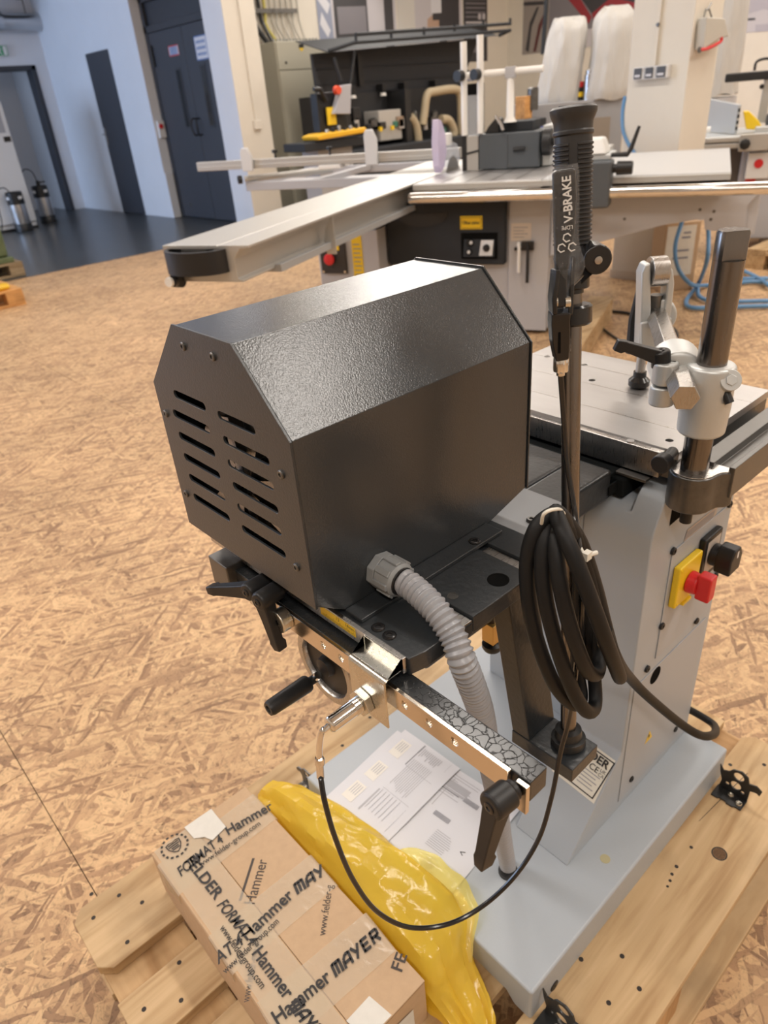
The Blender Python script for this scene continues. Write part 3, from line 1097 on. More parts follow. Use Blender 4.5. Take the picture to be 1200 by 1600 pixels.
B().box((1.0480, .395, .2225), (1.062, .46, .26)).out('cable_gland_block', GREY_PLAIN, mort, bevel=0.002)

# type plate on the sloping front
fx = Vector((0, -1, 0))                  # reading direction, left to right as seen from the front
fy = Vector((.141, 0, .159)).normalized()
fn = fx.cross(fy)
if fn.x > 0:
    fn = -fn
A0, A1, A2, A3 = (Vector(p) + fn * .0006 for p in ((0.7235, 0.4651, 0.3116), (0.7196, 0.3769, 0.3072), (0.7733, 0.3754, 0.3678), (0.7776, 0.4564, 0.3727)))
tp = quad('type_plate', [A0, A1, A2, A3], mat('cream_plate', (0.76, 0.73, 0.64), 0.5), mort)
ec = (A0 + A1 + A2 + A3) / 4
ux = (A1 - A0).normalized()
uy = (A3 - A0).normalized()
W_, H_ = (A1 - A0).length, (A2 - A1).length
fr = B()
for (x0, x1, y0, y1) in ((.06, .94, .06, .085), (.06, .94, .915, .94), (.06, .085, .06, .94), (.915, .94, .06, .94)):
    fr.poly([A0 + (A1 - A0) * u + (A3 - A0) * v + fn * .0004 for u, v in ((x0, y0), (x1, y0), (x1, y1), (x0, y1))])
fr.out('plate_border', INK, tp, smooth=False)


def on_plate(u, v):
    return A0 + (A1 - A0) * u + (A3 - A0) * v + fn * .0004


text('FELDER', .019, on_plate(.50, .80), ux, uy, INK, tp, 'brand_lettering', bold=.03, maxw=W_ * .74)
text('CE', .015, on_plate(.66, .60), ux, uy, INK, tp, 'ce_mark', bold=.005)
text('UK\nCA', .008, on_plate(.84, .60), ux, uy, INK, tp, 'ukca_mark')
ln = B()
for i in range(5):
    v0 = .48 - i * .075
    ln.poly([on_plate(.50, v0), on_plate(.50 + (.30 if i % 2 else .36), v0), on_plate(.50 + (.30 if i % 2 else .36), v0 + .018), on_plate(.50, v0 + .018)])
ln.out('fine_print', INK_GREY, tp, smooth=False, stuff=True)

# ---- work table
TZ = .92
holes = [circle(x, y, .0055, 14) for x, y in (((0.8247, 0.4414, 0.9200)[0], (0.8247, 0.4414, 0.9200)[1]), ((0.9908, 0.6108, 0.9200)[0], (0.9908, 0.6108, 0.9200)[1]), ((1.0471, 0.6632, 0.9200)[0], (1.0471, 0.6632, 0.9200)[1]), ((1.0473, 0.7423, 0.9200)[0], (1.0473, 0.7423, 0.9200)[1]), ((0.8561, 0.4013, 0.9200)[0], (0.8561, 0.4013, 0.9200)[1]))]
tabx = [(.8305, .3735), (1.108, .3735), (1.108, .775), (.8305, .775)]
table = plate2d('work_table', tabx, holes, .012, Matrix.Translation((0, 0, TZ - .006)), STEEL_TABLE, mort)
for p_ in table.data.polygons:
    p_.use_smooth = False
B().box((.8303, .374, .8765), (1.107, .774, .9078)).out('table_body', STEEL_DARK, mort, bevel=0.002)
fb = B().box((.8185, .392, .880), (.8302, .536, .918))
fb.box((.8225, .536, .880), (.8302, .775, .9135))
fb.out('front_strip', STEEL, mort, bevel=0.0012)
for xx in (.893, .975, 1.045):
    B().box((xx, .374, TZ - .0001), (xx + .0022, .7745, TZ + .0002)).out('surface_groove', STEEL, table, smooth=False)
hd = B()
for h_ in holes:
    cx = sum(p[0] for p in h_) / len(h_)
    cy = sum(p[1] for p in h_) / len(h_)
    hd.lathe((cx, cy, TZ - .0115), (0, 0, 1), [(0, .006), (.0004, .006)], 14)
hd.out('hole_shadow', HOLE, table, stuff=True)
# way covers below the table front
BLACK_MATT = mat('matt_black', (0.010, 0.012, 0.013), 0.9, spec=0.08)
wc = B()
wc.box((.772, .440, .850), (.8180, .760, .8525))
wc.box((.772, .440, .8525), (.7745, .760, .868))
wc.box((.8155, .440, .8525), (.8180, .760, .868))
wc.box((.7745, .440, .8525), (.8155, .4425, .868))
wc.out('way_cover', BLACK_MATT, mort, bevel=0.0008)
B().box((.788, .448, .872), (.8184, .765, .8775)).out('way_rail', BLACK_MATT, mort, bevel=0.001)
B().box((.805, .402, .874), (.8184, .448, .8785)).out('rail_end', STEEL_DARK, mort, bevel=0.001)
# knurled clamp screw at the table corner
k = B()
k.cyl((0.7934, 0.3751, 0.9180), (0.8325, 0.3829, 0.9181), .0075, n=16)
k.cyl((0.7838, 0.3760, 0.9187), (0.8013, 0.3769, 0.9189), .0125, n=14)
k.out('table_clamp_screw', BLACK, mort, bevel=0.002)

# ---- post bracket and fence rail at the right end of the table
pc = Vector((.826, .349))
outl = []
for i in range(13):
    a = math.radians(70 + 200 * i / 12)
    outl.append((pc.x + .030 * math.cos(a), pc.y + .030 * math.sin(a)))
outl += [(.838, .3165), (.846, .3090), (.858, .3060), (.858, .3300), (.854, .3724)]
bracket = B().prism(outl, 'z', .852, .9045).out('post_bracket', STEEL_DARK, mort, bevel=0.003)
B().prism([(pc.x + (p[0] - pc.x) * .93, pc.y + (p[1] - pc.y) * .93) for p in outl], 'z', .9046, .9056).out('ground_top', STEEL, bracket, bevel=0.0003)
rail = B().prism([(.3055, .868), (.3055, .9115), (.3135, .9115), (.3135, .900), (.3330, .900), (.3330, .9115), (.3560, .9115), (.3560, .885), (.3725, .885), (.3725, .868)], 'x', .846, 1.10)
rail.out('fence_rail', STEEL_DARK, mort, bevel=0.0012)
B().cyl((.826, .349, .845), (.826, .349, .85), .012, n=12).cyl((.826, .349, .825), (.826, .349, .85), .008, n=12).out('bracket_bolt', BLACK, mort)

# ---- round post, clamp head and eccentric workpiece clamp
po = B()
po.lathe((.826, .349, .900), (0, 0, 1), [(0, .0172), (.268, .0172)], 32)
po.out('clamp_post', STEEL_ROD, mort)
# flattened end of the post
fl = B()
ring0, ring1 = [], []
for i in range(32):
    a = 2 * math.pi * i / 32
    dx, dy = .0172 * math.cos(a), .0172 * math.sin(a)
    nrm = Vector((-.64, -.77))
    d = dx * nrm.x + dy * nrm.y
    cut = .0105
    if d > cut:
        dx -= (d - cut) * nrm.x
        dy -= (d - cut) * nrm.y
    ring0.append((pc.x + dx, pc.y + dy, 1.1682))
    ring1.append((pc.x + dx * .93, pc.y + dy * .93, 1.199))
ring1a = [(p[0], p[1], 1.196) for p in ring0]
fl.loft([ring0, ring1a, ring1])
fl.out('post_flat', STEEL_ROD, mort, label='flattened upper end of the steel post')

hexd = (Vector((1.0105, 0.5162, 1.0302)) - Vector((0.7984, 0.3629, 1.0107)))
hexA = Vector((0.7507, 0.3403, 1.0297))
hexB = Vector((1.0186, 0.5244, 1.0348))
hb = B()
hb.cyl(hexA, hexA + (hexB - hexA) * 1.0, .0165, n=6, start=math.pi / 6)
hb.out('hex_bar', STEEL, mort, bevel=0.0012, angle=30)
head = B()
head.lathe((.826, .349, .958), (0, 0, 1), [(0, .0240), (.002, .0285), (.040, .0300), (.078, .0300), (.088, .0285), (.090, .0240)], 32)
hdir = (hexB - hexA).normalized()
hc = hexA + hdir * .100
head.lathe(hexA + hdir * .068, hdir, [(0, .024), (.003, .030), (.050, .032), (.054, .027)], 28)
# web between the two rings
side = Vector((pc.x, pc.y, 1.003)) - hc
head.loft([[hc + Vector((0, 0, .030)), hc + Vector((0, 0, -.030)), hc + hdir * .022 + Vector((0, 0, -.03)), hc + hdir * .022 + Vector((0, 0, .03))],
           [Vector((pc.x, pc.y, 1.044)) - hdir * .012, Vector((pc.x, pc.y, .964)) - hdir * .012, Vector((pc.x, pc.y, .964)) + hdir * .022, Vector((pc.x, pc.y, 1.044)) + hdir * .022]])
headp = head.out('clamp_head', ALU, mort, bevel=0.003, seg=3)
q = Vector((0.7953, 0.3905, 1.0244))
lobe = B()
lobe.cyl(q + Vector((0, 0, -.029)), q + Vector((0, 0, -.004)), .0155, n=22)
lobe.cyl(q + Vector((0, 0, -.0015)), q + Vector((0, 0, .026)), .0155, n=22)
tgt = Vector((hc.x, hc.y, q.z))
sd = (tgt - q).normalized()
pr = Vector((-sd.y, sd.x, 0))
for z0, z1 in ((-.029, -.004), (-.0015, .026)):
    lobe.loft([[q + pr * .0125 + Vector((0, 0, z0)), q - pr * .0125 + Vector((0, 0, z0)), q - pr * .0125 + Vector((0, 0, z1)), q + pr * .0125 + Vector((0, 0, z1))],
               [tgt + pr * .0125 + Vector((0, 0, z0)), tgt - pr * .0125 + Vector((0, 0, z0)), tgt - pr * .0125 + Vector((0, 0, z1)), tgt + pr * .0125 + Vector((0, 0, z1))]])
lobe.out('clamp_lug', ALU, headp, bevel=0.003)
bossA = Vector((0.8303, 0.3348, 1.0252))
bossB = Vector((0.8148, 0.3182, 1.0367))
bo = B().cyl(bossA, bossB, .0145, .0125, n=22)
bo.cyl(bossB, bossB + (bossB - bossA).normalized() * .0015, .0070, n=6)
bo.out('screw_boss', ALU, headp, bevel=0.0015)
B().cyl(Vector((0.8182, 0.3265, 1.0234)), Vector((0.8149, 0.3155, 1.0085)), .0055, n=12).out('set_screw', BLACK, headp)


def lever(hub0, hub1, tip, parent, r=.0105, w0=.0165, w1=.0125, name='clamping_lever'):
    """adjustable clamping lever: hub on the stud plus tapered arm with a hooked end"""
    hub0, hub1, tip = Vector(hub0), Vector(hub1), Vector(tip)
    ax = (hub1 - hub0).normalized()
    L = (hub1 - hub0).length
    b = B()
    b.lathe(hub0, ax, [(0, r * .72), (L * .18, r * .72), (L * .22, r), (L * .92, r * 1.02), (L, r * .86)], 22)
    root = hub1 - ax * r * .85
    d = (tip - root)
    al = d.length
    d.normalize()
    n = ax.cross(d).normalized()
    t = d.cross(n).normalized()
    rings = []
    for k, (f, w, th, sh) in enumerate(((0, w0, r * 1.6, 0), (.35, w0 * .82, r * 1.3, 0), (.78, w1 * .9, r * 1.05, 0), (.84, w1 * .95, r * 1.35, -.0012), (1.0, w1 * .72, r * 1.15, -.0022))):
        c = root + d * al * f + t * sh
        rings.append([c + n * w / 2 + t * th / 2, c - n * w / 2 + t * th / 2, c - n * w / 2 - t * th / 2, c + n * w / 2 - t * th / 2])
    b.loft(rings)
    o = b.out(name, BLACK, parent, bevel=0.0022, seg=3)
    screw(hub1, ax, r * .42, o, BLACK_GLOSS, 'lever_screw', .0012)
    s = B()
    s.lathe(hub0 - ax * .012, ax, [(0, r * .42), (.0125, r * .42)], 12)
    s.out('stud', STEEL_DARK, o)
    return o


lever((0.7953, 0.3956, 1.0373), (0.7921, 0.3983, 1.0643), (0.7529, 0.4352, 1.0768), mort, r=.0115)
# fork casting with eccentric roller, spindle and rubber pad
fc = Vector((1.008, .527))
fdir = Vector((.644, .765))            # away from the viewer in plan
rr_ = Vector((.765, -.644, 0))
ff = Vector((.644, .765, 0))


def cheek(pts, d0, d1, name):
    b = B()
    P = [Vector(p) for p in pts]
    b.loft([[p + ff * d0 for p in P], [p + ff * d1 for p in P]])
    return b


ck = B()
for pts in ([(0.9895, 0.5425, 1.0602), (0.9867, 0.5449, 1.1025), (0.9900, 0.5421, 1.1148), (0.9956, 0.5375, 1.1169), (1.0023, 0.5318, 1.0492), (1.0035, 0.5308, 1.0099), (0.9934, 0.5393, 0.9859)],
            [(1.0161, 0.5202, 1.1128), (1.0221, 0.5151, 1.1031), (1.0255, 0.5123, 1.0843), (1.0263, 0.5116, 1.0465), (1.0250, 0.5127, 1.0074), (1.0185, 0.5182, 0.9799), (1.0169, 0.5195, 1.0281), (1.0179, 0.5187, 1.0570)]):
    P = [Vector(p) for p in pts]
    ck.loft([[p - ff * .013 for p in P], [p + ff * .013 for p in P]])
cb = [(0.9912, 0.5411, 1.0311), (1.0268, 0.5112, 1.0348), (1.0280, 0.5102, 1.0071), (1.0184, 0.5183, 0.9809), (0.9950, 0.5380, 0.9857)]
P = [Vector(p) for p in cb]
ck.loft([[p - ff * .016 for p in P], [p + ff * .014 for p in P]])
fork = ck.out('clamp_fork', ALU, mort, bevel=0.003, seg=3)
ey = Vector((1.0078, 0.5271, 1.1010))
B().cyl(ey - rr_ * .0120, ey + rr_ * .0120, .0215, n=28).out('eccentric_roller', STEEL, mort, bevel=0.001)
pin = Vector((1.0101, 0.5252, 1.0531))
B().cyl(pin + Vector((0, 0, -.012)), pin + Vector((0, 0, .014)), .0095, n=18).out('tension_pin', STEEL_DARK, mort)
B().cyl(hexB - hdir * .012, hexB + hdir * .006, .027, n=28).out('fork_collar', ALU, mort, bevel=0.003)
el0 = ey + rr_ * -.016 + ff * .012
B().tube([ey + ff * .016 - rr_ * .012, Vector((1.0093, 0.5574, 1.0243)), Vector((1.0119, 0.5553, 0.9728))], .008, 10, prof=lambda i: (.006, .008, .011)[i]).out('eccentric_handle', BLACK, mort)
padc = Vector((1.006, .535, TZ))
B().cyl(padc + Vector((0, 0, .018)), padc + Vector((0, 0, .062)), .0075, n=16).out('clamp_spindle', STEEL, mort)
B().lathe(padc + Vector((0, 0, .0005)), (0, 0, 1), [(0, .012), (.004, .0165), (.012, .0165), (.018, .0105), (.026, .0100)], 24).out('clamp_pad', BLACK_GLOSS, mort)

# ---- motor hood
HX0, HX1 = .284, .606
HY0, HY1, HYA, HYB = .4505, .6915, .517, .6195
ZB, ZS, ZT = .942, .1145 + 1.0, 1.1848


def hoodring(x, o=0.0, zb=ZB, bot=None):
    zb2 = zb
    return [(x, HY0 - o, zb2 - o), (x, HY0 - o, ZS), (x, HYA - o * .4, ZT + o), (x, HYB + o * .4, ZT + o), (x, HY1 + o, ZS), (x, HY1 + o, zb2 - o)]


ho = B()
xs = [(HX0 + .003, .942), (.321, .9185), (.535, .9185), (HX1 - .003, .937)]
outer = [hoodring(x, 0.0, zb) for x, zb in xs]
inner = [hoodring(x, -.002, zb) for x, zb in xs]
R0 = [[ho.v(p) for p in r] for r in outer]
R1 = [[ho.v(p) for p in r] for r in inner]
for R in (R0, R1):
    for a, b_ in zip(R, R[1:]):
        for i in range(6):
            j = (i + 1) % 6
            ho.face([a[i], a[j], b_[j], b_[i]])
for k in (0, -1):
    for i in range(6):
        j = (i + 1) % 6
        ho.face([R0[k][i], R0[k][j], R1[k][j], R1[k][i]])
hood = ho.out('motor_hood', HOOD, mort, bevel=0.0012, angle=25)
# end plate with slots (plane x = HX0)
sl = [(((0.2840, 0.6451, 1.1134), (0.2840, 0.5907, 1.1098))), (((0.2840, 0.6578, 1.0895), (0.2840, 0.5920, 1.0855))), (((0.2840, 0.6570, 1.0645), (0.2840, 0.5920, 1.0606))),
      (((0.2840, 0.6571, 1.0398), (0.2840, 0.5916, 1.0356))), (((0.2840, 0.6567, 1.0152), (0.2840, 0.5909, 1.0106))), (((0.2840, 0.6576, 0.9902), (0.2840, 0.5910, 0.9859))),
      (((0.2840, 0.5602, 1.1130), (0.2840, 0.5060, 1.1082))), (((0.2840, 0.5594, 1.0873), (0.2840, 0.4912, 1.0834))), (((0.2840, 0.5601, 1.0629), (0.2840, 0.4912, 1.0583))),
      (((0.2840, 0.5594, 1.0379), (0.2840, 0.4906, 1.0345))), (((0.2840, 0.5593, 1.0141), (0.2840, 0.4920, 1.0096))), (((0.2840, 0.5591, 0.9894), (0.2840, 0.4914, 0.9838)))]
slots = []
for p, q_ in sl:
    zc = (p[2] + q_[2]) / 2
    slots.append(stadium((p[1], zc), (q_[1], zc), .0042))
ol = [(HY0 - .0012, ZB - .001), (HY0 - .0012, ZS), (HYA - .0006, ZT + .0012), (HYB + .0006, ZT + .0012), (HY1 + .0012, ZS), (HY1 + .0012, ZB - .001)]
MEND = Matrix(((0, 0, 1, HX0 + .0012), (1, 0, 0, 0), (0, 1, 0, 0), (0, 0, 0, 1)))
endp = plate2d('end_plate', ol, slots, .0024, MEND, HOOD_END, mort, bevel=0.0005)
MEND2 = Matrix(((0, 0, 1, HX1 - .0012), (1, 0, 0, 0), (0, 1, 0, 0), (0, 0, 0, 1)))
ol2 = [(HY0 - .002, .9365), (HY0 - .002, ZS), (HYA - .001, ZT + .002), (HYB + .001, ZT + .002), (HY1 + .002, ZS), (HY1 + .002, .9365)]
plate2d('rear_plate', ol2, [circle(.571, 1.05, .04)], .0024, MEND2, HOOD, mort, bevel=0.0005)
for p in ((0.2840, 0.6032, 1.1682), (0.2840, 0.5503, 1.1685), (0.2840, 0.6799, 1.0817), (0.2840, 0.6786, 0.9851), (0.2840, 0.4700, 1.0790), (0.2840, 0.4705, 0.9809)):
    screw(p, (-1, 0, 0), .0042, endp, STEEL_DARK, 'screw', .0022)
mo = B()
mo.cyl((.315, .571, 1.04), (.60, .571, 1.04), .075, n=32)
for i in range(20):
    a = 2 * math.pi * i / 20
    M = Matrix.Translation((.45, .571, 1.04)) @ Matrix.Rotation(a, 4, 'X')
    mo.box((-.12, .07, -.002), (.13, .088, .002), M)
mo.out('motor', STEEL_DARK, mort)
fg = B()
for i in range(9):
    a = 2 * math.pi * i / 9
    M = Matrix.Translation((.305, .571, 1.03)) @ Matrix.Rotation(a, 4, 'X')
    fg.box((-.008, .015, -.001), (.006, .07, .012), M)
fg.out('fan', STEEL, mort)

# ---- carriage plate under the hood
PT = .917
pl = B()
pl.prism([(.314, .357), (.331, .353), (.381, .353), (.381, .705), (.314, .705)], 'z', .897, PT)
pl.prism([(.3815, .353), (.3965, .353), (.3965, .705), (.3815, .705)], 'z', .897, PT - .006)
pl.prism([(.397, .353), (.489, .353), (.489, .705), (.397, .705)], 'z', .897, PT)
pl.prism([(.4895, .362), (.5045, .362), (.5045, .705), (.4895, .705)], 'z', .897, PT - .006)
pl.prism([(.505, .366), (.545, .366), (.545, .705), (.505, .705)], 'z', .897, PT)
carr = pl.out('carriage_plate', CAST_DARK, mort, bevel=0.0012)
B().box((.3818, .354, PT - .0059), (.3962, .424, PT - .0040)).out('guide_strip', STEEL, carr, bevel=0.0004)
B().box((.4898, .363, PT - .0059), (.5042, .424, PT - .0040)).out('guide_strip', STEEL, carr, bevel=0.0004)
B().box((.318, .4255, PT + .0001), (.530, .4500, PT + .0048)).out('hood_foot', CAST_DARK, mort, bevel=0.001)
for x_, y_, r_ in ((.459, .3735, .0115), (.408, .3900, .0058)):
    B().lathe((x_, y_, PT), (0, 0, 1), [(.0001, r_), (.0004, r_), (.0004, r_ * .86), (-.003, r_ * .84)], 22).out('drilled_hole', HOLE if r_ > .008 else STEEL_DARK, carr)
for p in ((.3245, .4095, PT), (.3240, .3930, PT), (.492, .434, PT + .0048)):
    screw(p, (0, 0, 1), .0068, carr, BLACK_GLOSS, 'cap_screw', .0016)
gp = B().prism([(.545, .375), (.60, .375), (.62, .42), (.66, .42), (.66, .66), (.545, .66)], 'z', .893, .8965)
gp.out('cover_sheet', mat('cover_grey', (0.20, 0.21, 0.225), 0.5), mort, bevel=0.0006)
screw((0.5996, 0.4377, 0.8965), (0, 0, 1), .0062, mort, STEEL_DARK, 'cover_screw', .004)
su = B()
su.box((.42, .50, .78), (.784, .66, .892))
su.box((.56, .44, .845), (.784, .50, .892))
su.box((.44, .47, .74), (.60, .66, .78))
su.out('carriage_support', CAST_DARK, mort, bevel=0.006)
B().cyl((.40, .46, .83), (.47, .46, .83), .028, n=24).out('guide_roller', BLACK, mort, bevel=0.003)
bc = Vector((0.5711, 0.4743, 0.7215))
b = B().box(bc + Vector((-.010, -.010, -.016)), bc + Vector((.010, .010, .016)))
b.out('brass_block', BRASS, mort, bevel=0.001)
B().lathe(bc + Vector((0, 0, -.032)), (0, 0, 1), [(0, .012), (.004, .014), (.010, .014), (.0155, .006)], 20).out('stop_knob', BLACK, mort)
B().cyl(bc + Vector((0, 0, .016)), (bc.x, bc.y, .86), .006, n=12).out('stop_rod', STEEL_DARK, mort)

# ---- cross bar with bright scale strip
B().box((.2968, .2085, .873), (.3182, .672, .8955)).out('cross_bar', CRACKLE, mort, bevel=0.0012)
sh = [circle((0.2940, 0.3787, 0.8615)[1], .8855, .0042, 14)]
hp = [(503,1001), (531,1020), (631,1100), (668,1129), (708,1160)]
stripholes = [circle(p[1], .8860, .0040, 14) for p in ((0.2920, 0.4602, 0.8920), (0.2920, 0.4321, 0.8915), (0.2920, 0.3430, 0.8875), (0.2920, 0.3129, 0.8867), (0.2920, 0.2832, 0.8855))]
MST = Matrix(((0, 0, 1, .2945), (1, 0, 0, 0), (0, 1, 0, 0), (0, 0, 0, 1)))
strip = plate2d('bright_strip', [(.2265, .8725), (.545, .8725), (.545, .8965), (.2265, .8965)], stripholes, .0042, MST, BRIGHT, mort, bevel=0.0006)
for h_ in stripholes:
    cy = sum(p[0] for p in h_) / len(h_)
    B().lathe((.2950, cy, .8860), (-1, 0, 0), [(0, .0039), (.0005, .0039), (.0005, .0022), (-.001, .002)], 14).out('socket_screw', BRIGHT, strip)
MEP = Matrix(((0, 0, 1, .2935), (1, 0, 0, 0), (0, 1, 0, 0), (0, 0, 0, 1)))
B().box((.2910, .2075, .8640), (.2955, .2185, .8950)).out('end_stop', BRIGHT, mort, bevel=0.0008)
B().cyl((.279, .521, .889), (.2922, .521, .889), .0130, n=28).out('stop_puck', ZINC, mort, bevel=0.0015)
B().lathe((.279, .521, .889), (-1, 0, 0), [(0.0001, .003), (.0003, .003)], 12).out('puck_hole', HOLE, mort)
B().box((.286, .628, .866), (.3345, .668, .9045)).out('clamp_block', STEEL_DARK, mort, bevel=0.0015)
B().box((.2885, .545, .872), (.2960, .566, .9005)).box((.2885, .574, .872), (.2960, .592, .9005)).out('clamp_jaw', ZINC, mort, bevel=0.001)
lever((0.3160, 0.5631, 0.9112), (0.2691, 0.5563, 0.9151), (0.2582, 0.6231, 0.8927), mort)
lever((0.3057, 0.5386, 0.9134), (0.2678, 0.5326, 0.9156), (0.2751, 0.5189, 0.8549), mort)
lever((.2905, .2184, .8867), (0.2632, 0.2210, 0.8870), (0.2565, 0.2233, 0.8192), mort, r=.0118)

# scale rail with yellow tape on the plate's front edge
B().box((.3088, .3600, .9000), (.3138, .700, .9180)).out('scale_rail', STEEL, mort, bevel=0.0006)
tp_ = B().poly([(.3086, .4250, .9055), (.3086, .4250, .9165), (.3086, .480, .9165), (.3086, .480, .9055)])
tape_ = tp_.out('scale_tape', YELLOW, mort, smooth=False)
tk = B()
for i in range(24):
    yy = .4275 + i * .0021
    hh = .0045 if i % 5 == 0 else .0028
    tk.poly([(.30845, yy, .9062), (.30845, yy, .9062 + hh), (.30845, yy + .0005, .9062 + hh), (.30845, yy + .0005, .9062)])
tk.out('scale_ticks', INK, tape_, smooth=False, stuff=True)
text('14mm', .0058, (.3084, .4335, .9135), (0, -1, 0), (0, 0, 1), INK, tape_, 'scale_figures', lift=.0001)
text('13', .0058, (.3084, .4520, .9135), (0, -1, 0), (0, 0, 1), INK, tape_, 'scale_figures', lift=.0001)

# ---- zinc clip with proximity sensor
cl = []
prof_o = [(.3085, .9072), (.2905, .9072)]
for i in range(7):
    a = math.radians(90 + 90 * i / 6)
    prof_o.append((.2905 + .0055 * math.cos(a), .9017 + .0055 * math.sin(a)))
prof_o += [(.2850, .8485)]
prof_i = [(.2870, .8485), (.2870, .9017)]
for i in range(7):
    a = math.radians(180 - 90 * i / 6)
    prof_i.append((.2905 + .0035 * math.cos(a), .9017 + .0035 * math.sin(a)))
prof_i += [(.3067, .9052), (.3067, .9182), (.3085, .9182)]
clip = B().prism(prof_o + prof_i, 'y', .3600, .4100).out('sensor_clip', ZINC, mort, bevel=0.0006, angle=50)
nut = Vector((.285, .390, .8655))
B().cyl(nut, nut + Vector((-.0085, 0, 0)), .0142, n=6, start=.35).out('sensor_nut', ZINC, mort, bevel=0.0012, angle=30)
B().cyl(nut + Vector((.0022, 0, 0)), nut + Vector((.009, 0, 0)), .0130, n=6, start=.1).out('back_nut', ZINC, mort, bevel=0.001, angle=30)
ss = B()
for i in range(5):
    ss.lathe(nut + Vector((-.0085 - .0016 * i, 0, 0)), (-1, 0, 0), [(0, .0076), (.0008, .0084), (.0016, .0076)], 22)
ss.lathe(nut + Vector((-.0165, 0, 0)), (-1, 0, 0), [(0, .0079), (.026, .0079), (.0275, .0068), (.0285, .0040)], 24)
ss.out('sensor_barrel', CHROME, mort)
e0 = nut + Vector((-.044, 0, 0))
el = smooth_path([e0, e0 + Vector((-.005, 0, -.001)), (0.2336, 0.3919, 0.8623), (0.2298, 0.3942, 0.8451), (0.2278, 0.3959, 0.8237)], 6)
B().tube(el, .0030, 10).out('elbow_tube', CHROME, mort)
f0, f1 = Vector((0.2283, 0.3955, 0.8289)), Vector((0.2267, 0.3968, 0.8024))
fe = B().lathe(f0, f1 - f0, [(0, .0040), (.002, .0048), (.008, .0048), (.0085, .0038), ((f1 - f0).length, .0038)], 14)
fe.out('cable_ferrule', CHROME, mort)

# ---- small hand crank behind the bar
hw = Vector((.345, .5388, .7735))
B().lathe(hw + Vector((.006, 0, 0)), (-1, 0, 0), [(0, .0410), (0, .0515), (.003, .0540), (.009, .0540), (.012, .0515), (.012, .0425), (.009, .0405), (0, .0405)], 56, False).out('wheel_rim', STEEL, mort)
B().lathe(hw + Vector((.004, 0, 0)), (-1, 0, 0), [(0, .0415), (.004, .0415), (.005, .014), (.012, .012), (.013, 0.004)], 32).out('wheel_disc', BLACK, mort)
B().cyl(hw, hw + Vector((.10, 0, .0)), .009, n=16).out('wheel_shaft', STEEL_DARK, mort)
hs = Vector((0.3380, 0.5621, 0.7411))
B().cyl(hs + (hw - hs) * .0, hs + (hw + Vector((0, 0, 0)) - hs) * .25, .005, n=10).out('crank_lug', CHROME, mort)
B().lathe(hs, (-1, 0, 0), [(0, .0055), (.010, .0060), (.010, .0100), (.013, .0112), (.066, .0100), (.070, .0085), (.070, .0050), (.067, .0045)], 24).out('crank_handle', BLACK, mort)

# ---- grey corrugated conduit with gland
gl0 = Vector((.3665, .4505, .9445))
g = B()
g.cyl(gl0, gl0 + Vector((0, -.010, 0)), .0195, n=8, start=.2)
g.lathe(gl0 + Vector((0, -.010, 0)), (0, -1, 0), [(0, .0170), (.001, .0185), (.020, .0180), (.023, .0150), (.023, .0125)], 24)
for i in range(8):
    a = 2 * math.pi * i / 8
    M = Matrix.Translation(gl0 + Vector((0, -.011, 0))) @ Matrix.Rotation(a, 4, 'Y')
    g.box((-.0035, -.019, .0165), (.0035, 0, .0200), M)
g.out('cable_gland', GLAND, mort, bevel=0.001)
B().lathe(gl0 + Vector((0, -.0330, 0)), (0, -1, 0), [(0, .0148), (.0015, .0142), (.0015, .012)], 22).out('gland_seal', BLACK, mort)
cpath = smooth_path([gl0 + Vector((0, -.031, 0)), (.3672, .405, .9440), (.3640, .372, .9370), (.3620, .348, .9200), (0.3582, 0.3330, 0.9004), (0.3686, 0.3310, 0.8636), (0.3902, 0.3380, 0.8031), (.4150, .350, .715), (0.4553, 0.3720, 0.5923), (0.5148, 0.4080, 0.4113), (0.5713, 0.4396, 0.2360), (0.5682, 0.4356, 0.2225)], 12)
# resample the path evenly
fine = [cpath[0]]
acc = 0.0
step = .0011
for a, b_ in zip(cpath, cpath[1:]):
    seg_l = (b_ - a).length
    d = 0.0
    while acc + (seg_l - d) >= step:
        d += step - acc
        acc = 0.0
        fine.append(a.lerp(b_, d / seg_l))
    acc += seg_l - d
B().tube(fine, .0135, 18, prof=lambda i:   .0116 + .0024 * (0.5 + 0.5 * math.cos(2 * math.pi * i / 5.4))).out('corrugated_conduit', HOSE, mort)
B().lathe(Vector((0.5684, 0.4357, 0.2222)), (0, 0, 1), [(0, .0165), (.004, .0165), (.005, .014)], 20).out('conduit_bush', BLACK, mort)

# ---- feed lever: foot block, arm, rod, grip, brake lever
B().box((.4985, .2925, .637), (.5515, .382, .6585)).out('lever_foot', CAST_DARK, mort, bevel=0.0015)
B().prism([(.3555, .6590), (.3815, .6590), (.4250, .893), (.3980, .893)], 'x', .4990, .5510).out('lever_arm', CAST_DARK, mort, bevel=0.0015)
r0, r1 = Vector((.5300, .3201, .6586)), Vector((.5700, .3889, 1.3339))
rd = (r1 - r0).normalized()
B().lathe(r0, rd, [(0, .0205), (.010, .0205), (.011, .0165), (.022, .0155), (.024, .010)], 28).out('rod_flange', BLACK_METAL, mort)
B().cyl(r0 + rd * .02, r0 + rd * .55, .0092, n=24).out('lever_rod', STEEL_ROD, mort)
gb = r0 + rd * .555
GL = (r1 - gb).length
B().cyl(r0 + rd * .53, gb + rd * .02, .0105, n=24).out('rod_top', BLACK_GLOSS, mort)
B().lathe(r0 + rd * .502, rd, [(0, .0165), (.002, .0185), (.016, .0185), (.018, .0165), (.018, .0110)], 28).out('collar', BLACK_GLOSS, mort)
